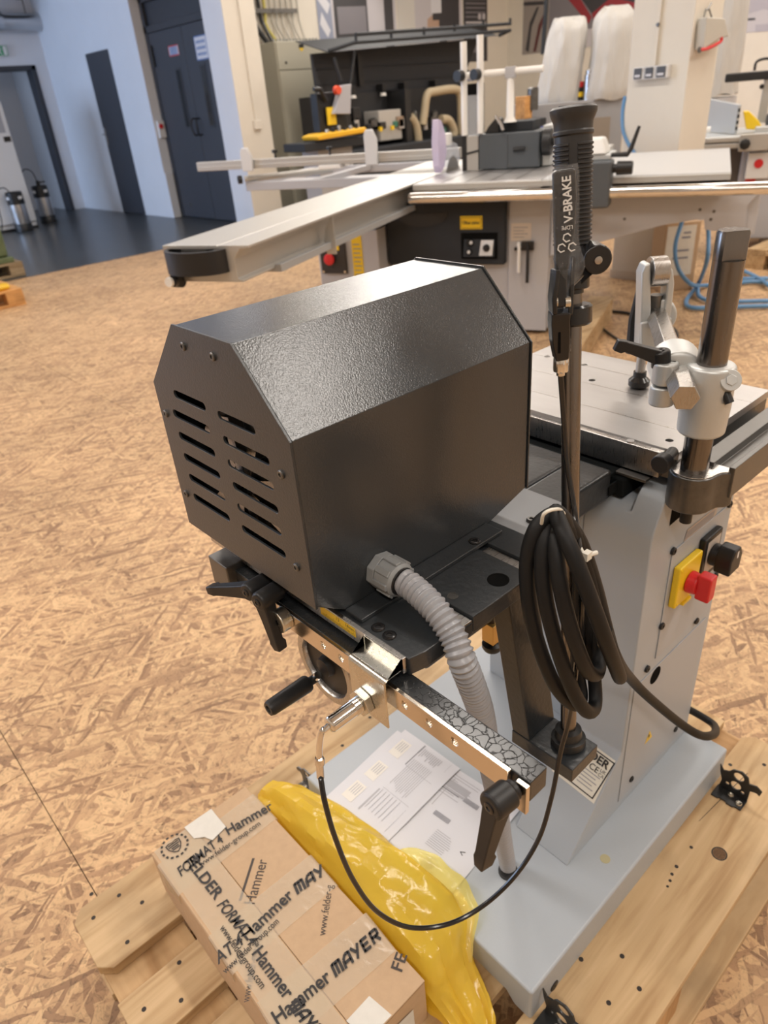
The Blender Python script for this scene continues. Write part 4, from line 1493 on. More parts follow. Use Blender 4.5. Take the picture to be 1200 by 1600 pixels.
gp_ = [(0, .0120), (.002, .0160), (.006, .0168), (.010, .0160)]
t0 = .012
gp_ += [(t0, .0155)]
gp_ += [(GL - .0225, .0158), (GL - .0212, .0170), (GL - .0192, .0170), (GL - .018, .0161), (GL - .0125, .0163), (GL - .009, .0178), (GL - .0055, .0193), (GL - .0025, .0195), (GL - .0006, .0172), (GL, .010)]
grip = B().lathe(gb, rd, gp_, 32).out('hand_grip', GRIP, mort)
# grip ribs in two facing bands
rb = B()
side1 = Vector((-.644, -.765, 0))
perp = rd.cross(side1).normalized()
NR = 23
for i in range(NR):
    tt = .018 + (GL - .047) * i / (NR - 1)
    c = gb + rd * tt
    for a0, a1 in ((-62, 2), (28, 96)):
        rings = []
        for k in range(9):
            a = math.radians(a0 + (a1 - a0) * k / 8)
            e = side1 * math.cos(a) - perp * math.sin(a)
            e = (e - rd * e.dot(rd)).normalized()
            rings.append([c + e * .0152 - rd * .0016, c + e * .0171 - rd * .0007, c + e * .0171 + rd * .0007, c + e * .0152 + rd * .0016])
        rb.loft(rings)
rb.out('grip_ribs', GRIP, grip, stuff=True)
gt = gb + rd * (GL + .0003)
sm = B()
sm.loft([[gt - perp * .017 - side1 * .0006 - rd * .004, gt - perp * .012 - side1 * .0006 + rd * .0004, gt + perp * .012 - side1 * .0006 + rd * .0004, gt + perp * .017 - side1 * .0006 - rd * .004],
         [gt - perp * .017 + side1 * .0006 - rd * .004, gt - perp * .012 + side1 * .0006 + rd * .0004, gt + perp * .012 + side1 * .0006 + rd * .0004, gt + perp * .017 + side1 * .0006 - rd * .004]])
sm.out('mould_seam', HOLE, grip)

# brake lever clamp band with bolt
cb_ = gb + rd * -.012
br = B()
br.lathe(cb_ - rd * .009, rd, [(0, .0120), (0, .0155), (.018, .0155), (.018, .0120)], 28)
cq = Vector((0.5617, 0.3539, 1.2179))
br.cyl(cq - side1 * .012, cq + side1 * .012, .0125, n=24)
br.loft([[cb_ + side1 * .010 - rd * .009, cb_ + side1 * .010 + rd * .009, cb_ - side1 * .010 + rd * .009, cb_ - side1 * .010 - rd * .009],
         [cq + side1 * .010 - Vector((0, 0, .010)), cq + side1 * .010 + Vector((0, 0, .010)), cq - side1 * .010 + Vector((0, 0, .010)), cq - side1 * .010 - Vector((0, 0, .010))]])
clampb = br.out('brake_clamp', BLACK_GLOSS, mort, bevel=0.0015)
B().lathe(cq + side1 * .0125, side1, [(0, .0034), (.0010, .0034), (.0012, .002)], 12).out('clamp_bolt', STEEL, clampb)


def strip3(pts, width, thick, facing):
    """flat bar along a path; facing = normal of its wide face"""
    P = [Vector(p) for p in pts]
    rings = []
    for i, p in enumerate(P):
        d = (P[min(i + 1, len(P) - 1)] - P[max(i - 1, 0)]).normalized()
        f = (facing - d * facing.dot(d)).normalized()
        s = d.cross(f)
        w = width[i] if isinstance(width, (list, tuple)) else width
        rings.append([p + s * w / 2 + f * thick / 2, p - s * w / 2 + f * thick / 2, p - s * w / 2 - f * thick / 2, p + s * w / 2 - f * thick / 2])
    return rings


# lever bracket body (open fork) and blade
fa = side1
bb = B()
bb.loft(strip3([(0.5130, 0.3493, 1.1414), (0.5114, 0.3506, 1.1588), (0.5091, 0.3507, 1.1762), (0.5093, 0.3506, 1.1838)], [.011, .0150, .0160, .0160], .016, fa))
for pts in ([(0.5051, 0.3541, 1.1832), (0.5042, 0.3548, 1.1957), (0.5056, 0.3546, 1.2086), (0.5073, 0.3551, 1.2186)], [(0.5173, 0.3475, 1.1802), (0.5186, 0.3483, 1.1961), (0.5214, 0.3506, 1.2111), (0.5268, 0.3545, 1.2227)]):
    bb.loft(strip3(pts, .0042, .018, fa))
bb.loft(strip3([(0.5198, 0.3529, 1.2059), (0.5466, 0.3582, 1.2107)], .014, .008, fa))
brk = bb.out('brake_bracket', BLACK_GLOSS, mort, bevel=0.0015)
for p in ((0.5026, 0.3515, 1.1928), (0.5109, 0.3445, 1.1918)):
    B().cyl(Vector(p) - perp * .0022, Vector(p) + perp * .0022, .0048, n=16).out('pivot_bush', ZINC, brk)
B().loft(strip3([(0.5036, 0.3461, 1.1766), (0.5047, 0.3452, 1.1491)], .0022, .0006, fa)).out('cable_slot', HOLE, brk)
bl = B()
bl.loft(strip3([(0.5069, 0.3479, 1.1880), (0.5073, 0.3494, 1.2089), (0.5121, 0.3528, 1.2282), (0.5179, 0.3562, 1.2469), (0.5203, 0.3588, 1.2707), (0.5192, 0.3598, 1.2895), (0.5190, 0.3599, 1.2923)], [.0095, .0095, .0125, .0170, .0190, .0185, .0150], .0060, fa))
blade = bl.out('brake_blade', BLACK_GLOSS, mort, bevel=0.002, seg=3)
bx = (Vector((0.5206, 0.3587, 1.2843)) - Vector((0.5200, 0.3545, 1.2555)))
bc_ = Vector((0.5177, 0.3546, 1.2707)) + fa * .0022
text('V-BRAKE', .0100, bc_, bx, perp if perp.dot(Vector((-1, 1, 0))) > 0 else -perp, WHITE_TXT, blade, 'brake_lettering', bold=.02, maxw=.0345)
adj0, adj1 = Vector((0.5134, 0.3490, 1.1431)), Vector((0.5136, 0.3488, 1.1277))
aj = B()
rings = []
for tt, k in ((0, .9), (.08, 1), (.8, 1), (.9, .9)):
    c = adj0.lerp(adj1, tt)
    d = (adj1 - adj0).normalized()
    u = d.cross(side1).normalized()
    w = d.cross(u)
    rings.append([c + (u * math.cos(2 * math.pi * i / 28) + w * math.sin(2 * math.pi * i / 28)) * (.0068 if i % 4 < 2 else .0058) * k for i in range(28)])
aj.loft(rings)
aj.cyl(adj0.lerp(adj1, .9), adj0.lerp(adj1, 1.12), .0038, n=14)
aj.out('cable_adjuster', CHROME, mort)
# clear bag pulled over the blade
bagpts = [(872, 256, 20), (881, 262, 20.5), (882, 285, 20), (882, 330, 20), (883, 365, 19), (884, 395, 19), (889, 420, 22), (886, 440, 19), (880, 456, 11)]
bg = B()
rg = random.Random(11)
rows = []
centers = [(0.5155, 0.3583, 1.2954), (0.5160, 0.3578, 1.2917), (0.5174, 0.3576, 1.2828), (0.5177, 0.3564, 1.2616), (0.5171, 0.3550, 1.2471), (0.5156, 0.3526, 1.2351), (0.5163, 0.3484, 1.2217), (0.5154, 0.3473, 1.2137), (0.5109, 0.3492, 1.2045), (0.5099, 0.3501, 1.1999)]
wid = [.0115, .0125, .0122, .0120, .0118, .0112, .0145, .0135, .0075, .0062]
dep = [.0030, .0060, .0062, .0062, .0062, .0062, .0070, .0065, .0050, .0035]
for c, w, d in zip(centers, wid, dep):
    c = Vector(c)
    row = []
    for i in range(16):
        a = 2 * math.pi * i / 16
        row.append(c + perp * (w * math.cos(a) + rg.uniform(-.0008, .0008)) + fa * (d * math.sin(a) + rg.uniform(-.0008, .0008)) + rd * rg.uniform(-.0012, .0012))
    rows.append(row)
bg.loft(rows, cap=False)
bag = bg.out('plastic_bag', CLEAR_FILM, mort, subsurf=1)
# recycling marks printed on the bag
pu = perp if perp.dot(Vector((-1, 1, 0))) > 0 else -perp
rc = Vector((0.5163, 0.3539, 1.2379)) + fa * .0078
m = B()
for k in range(3):
    a0 = math.radians(90 + 120 * k)
    cc = rc + (pu * -math.cos(a0) + rd * math.sin(a0)) * .0050
    pts = [cc + (pu * -math.cos(a) + rd * math.sin(a)) * .0038 for a in [2 * math.pi * i / 6 + .3 for i in range(6)]]
    for i in range(5):
        p0, p1 = pts[i], pts[i + 1]
        o0, o1 = (p0 - cc) * .72 + cc, (p1 - cc) * .72 + cc
        m.poly([p0, p1, o1, o0])
m.out('recycling_mark', WHITE_TXT, bag, smooth=False, stuff=True)
text('LDPE', .0042, Vector((0.5170, 0.3552, 1.2506)) + fa * .0078, pu, -rd, WHITE_TXT, bag, 'film_code')

# brake cable from the adjuster down the rod and over to the sensor elbow
cab = smooth_path([adj1 + (adj1 - adj0) * .1, (0.5168, 0.3461, 1.0923), (0.5168, 0.3386, 1.0419), (0.5102, 0.3220, 0.9946), (0.4751, 0.2904, 0.9748), (0.4575, 0.2758, 0.9554), (0.4548, 0.2724, 0.9102), (0.4731, 0.2858, 0.7818), (0.4630, 0.2880, 0.7246), (0.4445, 0.2835, 0.6714), (0.4218, 0.2817, 0.6227), (0.3891, 0.2882, 0.5825), (0.3510, 0.3032, 0.5514), (0.3115, 0.3215, 0.5410), (0.2717, 0.3417, 0.5597), (0.2433, 0.3579, 0.6049), (0.2264, 0.3685, 0.6699), (0.2189, 0.3763, 0.7379), (0.2190, 0.3839, 0.7834), (0.2237, 0.3920, 0.8021), (0.2269, 0.3967, 0.8042)], 8)
B().tube(cab, .0027, 10).out('brake_cable', BLACK_GLOSS, mort)

# ---- power cable coiled and tied to the rod
pw = thing('power_cable', 'thick black power cable coiled and hung by a white tie on the lever rod', 'cable', (0.4692, 0.3007, 0.9051))
L1 = [(0.4653, 0.3107, 1.0175), (0.4420, 0.3156, 1.0137), (0.4311, 0.3174, 0.9819), (0.4296, 0.3123, 0.9342), (0.4355, 0.3036, 0.8844), (0.4517, 0.2926, 0.8277), (0.4758, 0.2851, 0.7896), (0.4970, 0.2894, 0.7821), (0.5032, 0.3009, 0.8147), (0.5052, 0.3049, 0.8811), (0.4998, 0.3058, 0.9399), (0.4833, 0.3103, 0.9892)]
L2 = [(0.4679, 0.3122, 1.0124), (0.4455, 0.3089, 1.0080), (0.4327, 0.3023, 0.9810), (0.4312, 0.2935, 0.9395), (0.4401, 0.2824, 0.8822), (0.4559, 0.2727, 0.8268), (0.4762, 0.2684, 0.7902), (0.5003, 0.2739, 0.7791), (0.5149, 0.2874, 0.8061), (0.5123, 0.2990, 0.8717), (0.5012, 0.3046, 0.9397), (0.4826, 0.3100, 0.9924)]
L3 = [(0.4694, 0.3146, 1.0121), (0.4451, 0.2982, 1.0039), (0.4341, 0.2854, 0.9778), (0.4348, 0.2738, 0.9369), (0.4449, 0.2652, 0.8934), (0.4623, 0.2634, 0.8584), (0.4928, 0.2708, 0.8323), (0.5131, 0.2832, 0.8415), (0.5186, 0.2953, 0.8866), (0.5098, 0.3027, 0.9360), (0.4890, 0.3092, 0.9883)]
L4 = [(0.4622, 0.3113, 1.0207), (0.4422, 0.2876, 1.0165), (0.4389, 0.2700, 0.9928), (0.4445, 0.2559, 0.9552), (0.4609, 0.2474, 0.9053), (0.4904, 0.2501, 0.8516), (0.5183, 0.2597, 0.8144), (0.5314, 0.2745, 0.8212), (0.5298, 0.2889, 0.8622), (0.5204, 0.2988, 0.9123), (0.5006, 0.3064, 0.9692), (0.4825, 0.3126, 1.0005)]
for i, Lp in enumerate((L1, L2, L3, L4)):
    B().tube(smooth_path(Lp, 8, closed=True) + [Vector(Lp[0])], .0074, 12).out('cable_loop', RUBBER, pw)
tail = smooth_path([(0.5183, 0.2819, 0.8648), (0.5381, 0.2739, 0.8125), (0.6899, 0.3300, 0.6444), (0.7639, 0.3350, 0.5523), (0.8651, 0.3220, 0.4278), (0.9137, 0.3050, 0.3725), (0.9571, 0.3000, 0.3362), (1.0245, 0.3120, 0.2839), (1.0894, 0.3450, 0.2333), (1.056, .400, .268), (1.052, .43, .25)], 8)
B().tube(tail, .0074, 12).out('cable_tail', RUBBER, pw)
tie = smooth_path([(0.4385, 0.3091, 1.0206), (0.4334, 0.3034, 1.0350), (0.4424, 0.2995, 1.0369), (0.4651, 0.3052, 1.0211), (0.4878, 0.3045, 0.9837), (0.4754, 0.2875, 0.9788), (0.4681, 0.2789, 0.9823)], 6)
B().tube(tie, .0016, 8).out('cable_tie', mat('tie_white', (0.80, 0.78, 0.70), 0.5), pw, label='white cable tie')
tb = Vector((0.4675, 0.2794, 0.9851))
B().box(tb + Vector((-.004, -.003, -.004)), tb + Vector((.004, .003, .004))).cyl(tb, tb + Vector((.010, -.004, .0)), .0022, n=8).cyl(tb, tb + Vector((-.004, .004, -.018)), .0016, .0008, n=8).out('tie_lock', mat('tie_white', (0.80, 0.78, 0.70), 0.5), pw, bevel=0.0008)
sc_ = Vector((0.4987, 0.2651, 0.8712))
B().cyl(sc_ - perp * .003, sc_ - perp * .011, .0036, n=12).out('hose_clip_screw', ZINC, pw)

# ================================================================== pallet under the machine
pal = thing('euro_pallet', 'pale pine transport pallet under the grey mortising machine', 'pallet', (0.6, 0.563, 0.0))
def plank(name, lo, hi, m, parent, chamf=0.0):
    """board along x with clipped corners"""
    c = chamf
    pts = [(lo[0] + c, lo[1]), (hi[0] - c, lo[1]), (hi[0], lo[1] + c), (hi[0], hi[1] - c), (hi[0] - c, hi[1]), (lo[0] + c, hi[1]), (lo[0], hi[1] - c), (lo[0], lo[1] + c)] if c else [(lo[0], lo[1]), (hi[0], lo[1]), (hi[0], hi[1]), (lo[0], hi[1])]
    return B().prism(pts, 'z', lo[2], hi[2]).out(name, m, parent, bevel=0.0018)


deck = [(.822, .963), (.672, .764), (.492, .634), (.352, .445), (.163, .308)]
for i, (y0, y1) in enumerate(deck):
    c = .02 if i in (0, 4) else 0
    plank('board', (0.0, y0, .122), (1.2, y1, .144), PINE_X, pal, c)
for x0, x1 in ((0.004, .145), (.528, .672), (1.055, 1.196)):
    B().box((x0, .166, .100), (x1, .960, .1218)).out('cross_board', PINE_Y, pal, bevel=0.0015)
    for y0, y1 in ((.166, .264), (.49, .635), (.862, .960)):
        B().box((x0, y0, .0222), (x1, y1, .0998)).out('block', PINE_Z, pal, bevel=0.0015)
for y0, y1 in ((.140, .238), (.49, .635), (.862, .960)):
    B().box((0.0, y0, 0.0005), (1.2, y1, .0220)).out('runner', PINE_X, pal, bevel=0.0015)
KNOT = mat('knot_brown', (0.13, 0.070, 0.032), 0.8, var=(300, 0.3))
NAIL = mat('nail_dark', (0.035, 0.028, 0.024), 0.6, 0.3)


def nail(x, y, r=.0030):
    B().lathe((x, y, .1441), (0, 0, 1), [(0, r * 1.3), (.0001, r * 1.3), (.0002, r), (-.0006, r * .6)], 10).out('nail', NAIL, pal)


for p in ((0.0452, 0.9741, 0.1440), (0.0299, 0.9287, 0.1440), (0.0807, 0.9349, 0.1440), (0.0551, 0.8450, 0.1440), (0.1052, 0.8920, 0.1440), (0.0285, 0.7271, 0.1440), (0.1033, 0.7507, 0.1440), (0.0776, 0.6966, 0.1440),
          (0.6231, 0.2482, 0.1440), (0.5997, 0.2044, 0.1440), (0.5496, 0.2263, 0.1440), (1.0967, 0.2932, 0.1440), (1.1420, 0.2460, 0.1440), (0.5733, 0.2909, 0.1440), (0.6780, 0.9190, 0.1440), (0.5828, 0.9026, 0.1440)):
    nail(p[0], p[1])
kn = Vector((0.8972, 0.2209, 0.1440))
for r0_, r1_, mm in ((.0132, .0108, NAIL), (.0106, .0, KNOT)):
    b = B()
    rg0 = [(kn.x + r0_ * math.cos(a) * 1.05, kn.y + r0_ * math.sin(a), .14425) for a in [2 * math.pi * i / 24 for i in range(24)]]
    if r1_:
        rg1 = [(kn.x + r1_ * math.cos(a) * 1.05, kn.y + r1_ * math.sin(a), .14425) for a in [2 * math.pi * i / 24 for i in range(24)]]
        b.loft([rg0, rg1], cap=False)
    else:
        b.poly(rg0)
    b.out('knot', mm, pal, smooth=False)
for i, (u, p) in enumerate((((.0034), (0.8224, 0.2621, 0.1440)), (.0030, (0.8039, 0.2606, 0.1440)), (.0028, (0.7909, 0.2571, 0.1440)), (.0024, (0.7784, 0.2551, 0.1440)), (.0032, (0.8746, 0.2616, 0.1440)))):
    B().lathe((p[0], p[1], .1441), (0, 0, 1), [(0, u), (.0002, u)], 9).out('knot_hole', NAIL, pal)
crk = B()
c0, c1 = Vector((1.1000, 0.2604, 0.1442)), Vector((0.9340, 0.2770, 0.1442))
crk.loft([[c0 + Vector((0, .0006, 0)), c0 + Vector((0, -.0006, 0))], [c0.lerp(c1, .5) + Vector((0, .0012, 0)), c0.lerp(c1, .5) + Vector((0, -.0004, 0))], [c1 + Vector((0, .0004, 0)), c1 + Vector((0, -.0004, 0))]], cap=False, closed=False)
crk.out('wood_crack', NAIL, pal, smooth=False)

# ================================================================== perforated black transport brackets
def bracket_thing(label, dx=0.0):
    t = thing('transport_bracket', label, 'bracket', (1.025 + dx, .25, .144), 'transport brackets screwed to the pallet')
    px = [(1.0340, 0.2931, 0.2027), (1.0340, 0.2849, 0.1913), (1.0340, 0.2747, 0.1964), (1.0340, 0.2692, 0.2065), (1.0340, 0.2535, 0.2127), (1.0340, 0.2405, 0.2060), (1.0340, 0.2369, 0.1929), (1.0340, 0.2237, 0.1974), (1.0340, 0.2131, 0.1906), (1.0340, 0.2153, 0.1777), (1.0340, 0.2217, 0.1810), (1.0340, 0.2283, 0.1787), (1.0340, 0.2327, 0.1766), (1.0340, 0.2326, 0.1637)]
    px = [(p[1], p[2]) for p in px] + [(.2330, .1460), (.2870, .1460)]
    px += [(p[1], p[2]) for p in ((1.0340, 0.2843, 0.1659), (1.0340, 0.2898, 0.1835))]
    cs = [((1.0340, 0.2564, 0.1958), .0098), ((1.0340, 0.2580, 0.1705), .0098), ((1.0340, 0.2729, 0.1647), .0036), ((1.0340, 0.2439, 0.1628), .0034)]
    M = Matrix(((0, 0, 1, 1.034), (1, 0, 0, 0), (0, 1, 0, 0), (0, 0, 0, 1)))
    up = plate2d('upright', px, [circle(c[1], c[2], r, 18) for c, r in cs], .003, M, BLACK_METAL, t, bevel=0.0004)
    # toothed foot
    ft = [(1.0355, .2885), (1.0355, .2325)]
    yy = .2325
    for k in range(4):
        ft += [(1.0065 - .003 * (k % 2), yy), (1.0065 - .003 * (k % 2), yy + .012)]
        yy += .0145
    ft += [(1.010, .2885)]
    foot = B().prism(ft, 'z', .1444, .1472).out('foot', BLACK_METAL, t, bevel=0.0004)
    for p in ((1.0264, 0.2602, 0.1475), (1.0171, 0.2414, 0.1475)):
        screw((p[0], p[1], .1472), (0, 0, 1), .0062, t, ZINC, 'hex_bolt', .004)
    if dx:
        for o in t.children:
            o.location.x += dx
    return t


bracket_thing('black perforated transport bracket on the pallet at the rear right corner of the grey base')
bracket_thing('black perforated transport bracket at the front corner of the base, cut by the picture edge', -.562)
t = thing('transport_bracket', 'greyish transport bracket behind the left corner of the base by the yellow bag', 'bracket', (.475, .86, .144), 'transport brackets screwed to the pallet')
pts = [(-.036, .050), (-.030, .040), (-.018, .040), (-.012, .046), (.010, .046), (.018, .036), (.030, .034), (.037, .026), (.034, .020), (.024, .024), (.019, .018), (.019, .001), (-.019, .001), (-.019, .030), (-.032, .040)]
M = Matrix(((0, 0, 1, .468), (1, 0, 0, .872), (0, 1, 0, .144), (0, 0, 0, 1)))
plate2d('upright', pts, [circle(0, .034, .008, 16), circle(-.004, .016, .007, 16)], .003, M, STEEL_DARK, t, bevel=0.0004)
B().box((.450, .855, .1444), (.4665, .890, .1472)).out('foot', STEEL_DARK, t, bevel=0.0004)
screw((.458, .872, .1472), (0, 0, 1), .0062, t, ZINC, 'hex_bolt', .004)

# ================================================================== taped cardboard box
BX0, BX1, BY0, BY1, BZ = .146, .340, .405, .880, .2540
box = thing('cardboard_box', 'brown cardboard box wrapped in printed clear tape on the left of the pallet', 'box', (.243, .642, .1445))
b = B()
rings = []
rg = random.Random(5)
for i in range(13):
    y = BY0 + (BY1 - BY0) * i / 12
    bul = .006 * math.sin(math.pi * i / 12)
    rings.append([(BX0 - bul * .4, y, .1446), (BX1, y, .1446), (BX1 + bul * .3, y, .200), (BX1, y, BZ - .0032), (BX0, y, BZ - .0032), (BX0 - bul * 1.2, y, .205)])
b.loft(rings)
b.out('carton', CARD, box, bevel=0.002, seg=3)
for (x0, x1, nm) in ((BX0 + .0005, .2250, 'flap'), (.2256, BX1 - .0005, 'flap')):
    B().box((x0, BY0 - .001, BZ - .0031), (x1, BY1, BZ)).out(nm, CARD, box, bevel=0.0012)
ce = B()
for i in range(46):
    y = BY0 - .0014
    x0 = .228 + i * .0024
    ce.poly([(x0, y, BZ - .0026), (x0 + .0016, y, BZ - .0026), (x0 + .0016, y, BZ - .0006), (x0, y, BZ - .0006)])
ce.out('corrugation', CARD_EDGE, box, smooth=False, stuff=True)
TZ1 = BZ + .0006


def tape_strip(a, b_, w, n=40, wrap0=0.03, wrap1=0.03, z=TZ1):
    """clear tape along a line on the lid, running a little way down the sides"""
    a, b_ = Vector((a[0], a[1], 0)), Vector((b_[0], b_[1], 0))
    d = (b_ - a).normalized()
    s = Vector((-d.y, d.x, 0))
    L = (b_ - a).length
    bb = B()
    rows = []
    prof = []
    if wrap0:
        prof += [(-.0022, BZ - wrap0), (-.0022, BZ - .002)]
    for i in range(n + 1):
        prof.append((L * i / n, z + .0002 * math.sin(i * 1.7 + a.x * 90) * (i % 3 == 0)))
    if wrap1:
        prof += [(L + .0022, BZ - .002), (L + .0022, BZ - wrap1)]
    for t_, zz in prof:
        c = a + d * t_
        rows.append([c + s * (w / 2) * f + Vector((0, 0, zz + .00015 * math.sin(t_ * 160 + f * 9))) for f in (-1, -.6, -.2, .2, .6, 1)])
    bb.loft(rows, cap=False, closed=False)
    return bb.out('packing_tape', TAPE, box)


tape_strip((BX0, .8150), (BX1, .8170), .075, wrap0=.05)
tape_strip((.1880, BY1), (.1865, BY0), .072, 70, z=TZ1 + .0006, wrap0=.04)
tape_strip((BX0, .6470), (BX1, .6420), .075, wrap0=.05)
tape_strip((BX0, .5150), (BX1, .5010), .075, wrap0=.05)
PZ = BZ + .0019


def tprint(s, p0, p1, size, bold=.03, shear=.0, m=INK, z=PZ, name='tape_print'):
    p0, p1 = Vector((p0[0], p0[1], z)), Vector((p1[0], p1[1], z))
    d = (p1 - p0)
    return text(s, size, (p0 + p1) / 2, d, Vector((-d.y, d.x, 0)), m, box, name, bold=bold, shear=shear, maxw=d.length)


# angular block capitals, drawn as strokes: (x0, y0, x1, y1) in a 1 x 1 letter cell
GLYPH = {'M': [(.1, 0, .1, 1), (.1, .92, .92, .92), (.5, .05, .5, .9), (.92, 0, .92, 1)],
         'A': [(.1, 0, .16, .62), (.16, .62, .5, .94), (.5, .92, .92, .92), (.92, 0, .92, 1), (.2, .38, .9, .38)],
         'Y': [(.05, 1, .48, .48), (.92, 1, .35, 0)],
         'E': [(.14, 0, .14, 1), (.1, .92, .9, .92), (.1, .5, .82, .5), (.1, .08, .9, .08)],
         'R': [(.14, 0, .14, 1), (.1, .92, .88, .92), (.88, .95, .88, .45), (.1, .48, .9, .48), (.5, .48, .92, 0)]}


def block_print(s, p0, p1, cap, z=PZ, shear=.18):
    p0, p1 = Vector((p0[0], p0[1], z)), Vector((p1[0], p1[1], z))
    d = (p1 - p0).normalized()
    up = Vector((-d.y, d.x, 0))
    cell = (p1 - p0).length / len(s)
    bb = B()
    h = .24
    for i, ch in enumerate(s):
        for (x0, y0, x1, y1) in GLYPH[ch]:
            a, b2 = Vector((x0 * .86, y0)), Vector((x1 * .86, y1))
            t = (b2 - a).normalized()
            n = Vector((-t.y, t.x)) * h / 2
            bb.poly([p0 + d * (cell * (i + q.x) + shear * cap * q.y) + up * (cap * (q.y - .5)) for q in (a + n, a - n, b2 - n, b2 + n)])
    return bb.out('tape_print', INK, box, smooth=False, stuff=True)


# tape across the far end
tprint('FORMAT 4', (0.1614, 0.8113, 0.2555), (0.2493, 0.8162, 0.2555), .027, .016, .25)
tprint('Hammer', (0.2617, 0.8214, 0.2555), (0.3498, 0.8074, 0.2555), .029, .018)
tprint('www.felder-group.com', (0.1960, 0.7990, 0.2555), (0.3146, 0.7927, 0.2555), .0150, .006)
# long tape
tprint('FELDER', (0.1884, 0.8250, 0.2555), (0.1907, 0.7274, 0.2555), .0258, .022)
tprint('FORMAT 4', (0.1877, 0.7185, 0.2555), (0.1906, 0.6256, 0.2555), .0255, .016, .25)
tprint('Hammer', (0.1876, 0.6140, 0.2555), (0.1864, 0.5261, 0.2555), .0275, .018)
block_print('MAYER', (0.1859, 0.5162, 0.2555), (0.1872, 0.4414, 0.2555), .0195)
tprint('www.felder-group.com', (0.1688, 0.6814, 0.2555), (0.1661, 0.5615, 0.2555), .0150, .006)
# middle cross tape
tprint('AT 4', (0.1339, 0.6441, 0.2555), (0.1810, 0.6431, 0.2555), .027, .016, .25)
tprint('Hammer', (0.1835, 0.6434, 0.2555), (0.2772, 0.6479, 0.2555), .029, .018)
block_print('MAY', (0.2848, 0.6477, 0.2555), (0.3422, 0.6428, 0.2555), .0195)
tprint('www.felder-group.com', (0.1355, 0.6211, 0.2555), (0.2371, 0.6270, 0.2555), .0150, .006)
# near cross tape
tprint('Hammer', (0.1521, 0.5155, 0.2555), (0.2437, 0.5078, 0.2555), .029, .018)
block_print('MAYER', (0.2504, 0.5072, 0.2555), (0.3374, 0.5006, 0.2555), .0195)
# print on the carton itself
zc = BZ + .0003
tprint('Hammer', (0.2198, 0.6814, 0.2542), (0.2786, 0.7297, 0.2542), .0270, .0, m=INK_BROWN, z=zc, name='carton_print')
h0, h1 = Vector((0.2198, 0.6814, 0.2542)), Vector((0.2786, 0.7297, 0.2542))
d = (h1 - h0).normalized()
s = Vector((-d.y, d.x, 0))
m_ = B()
q0, q1 = h0 + d * .004 + s * .0175, h1 + s * .0175 + d * .002
m_.poly([q0 - s * .0022, q1 - s * .0022, q1 + s * .0022, q0 + s * .0022])
o = m_.out('carton_print', INK_BROWN, box, smooth=False)
tprint('www.felder-g', (0.2724, 0.5597, 0.2542), (0.3314, 0.6141, 0.2542), .0175, .0, m=INK_BROWN, z=zc, name='carton_print')
tprint('www.felder-group.com', (0.1367, 0.5643, 0.2542), (0.2097, 0.6387, 0.2542), .0175, .0, m=INK_BROWN, z=zc, name='carton_print')
tprint('FE', (0.3195, 0.4421, 0.2542), (0.3415, 0.4528, 0.2542), .0250, .015, m=INK_BROWN, z=zc, name='carton_print')


def seal(c, r, z, parent, m):
    """round toothed emblem with a shield"""
    sb = B()
    c = Vector((c[0], c[1], z))
    for i in range(16):
        a0, a1 = 2 * math.pi * i / 16, 2 * math.pi * (i + .55) / 16
        sb.poly([c + Vector((math.cos(a), math.sin(a), 0)) * q for q, a in ((r * .84, a0), (r, a0), (r, a1), (r * .84, a1))])
    shield = [(-.55, .40), (-.25, .48), (0, .40), (.25, .48), (.55, .40), (.50, -.05), (.28, -.42), (0, -.60), (-.28, -.42), (-.50, -.05)]
    for i in range(10):
        p, q = shield[i], shield[(i + 1) % 10]
        sb.poly([c + Vector((p[0], p[1], 0)) * r, c + Vector((q[0], q[1], 0)) * r, c + Vector((q[0], q[1], 0)) * r * .84, c + Vector((p[0], p[1], 0)) * r * .84])
    for yy in (.22, .05, -.12, -.27):
        w = .40 if yy > -.1 else .28
        sb.poly([c + Vector((-w, yy, 0)) * r, c + Vector((w, yy, 0)) * r, c + Vector((w, yy + .09, 0)) * r, c + Vector((-w, yy + .09, 0)) * r])
    return sb.out('emblem', m, parent, smooth=False, stuff=True)


seal((0.1829, 0.8630, 0.2555), .0245, PZ, box, INK)
WL = mat('white_label', (0.70, 0.68, 0.63), 0.6, var=(60, 0.04))


def patch(pts, name='label_patch', m=WL, z=BZ + .0004):
    return quad(name, [(p[0], p[1], z) for p in pts], m, box, label='torn white sticker')


b = B()
b.poly([(p[0], p[1], BZ + .0024) for p in ((0.2131, 0.8834, 0.2560), (0.2145, 0.8513, 0.2560), (0.2295, 0.8395, 0.2560), (0.2360, 0.8241, 0.2560), (0.2670, 0.8299, 0.2560), (0.2675, 0.8819, 0.2560))])
b.out('label_patch', WL, box, smooth=False, label='torn white sticker')
patch(((0.2249, 0.4446, 0.2545), (0.2313, 0.4061, 0.2545), (0.2749, 0.4054, 0.2545), (0.2687, 0.4456, 0.2545)))
b = B()
b.poly([(.262, BY0 - .0018, .150), (.312, BY0 - .0018, .150), (.312, BY0 - .0018, .215), (.262, BY0 - .0018, .222)])
b.out('label_patch', WL, box, smooth=False, label='torn white sticker')

# ================================================================== yellow film bag
bagy = B()
rg = random.Random(21)
NS, NR_ = 56, 44
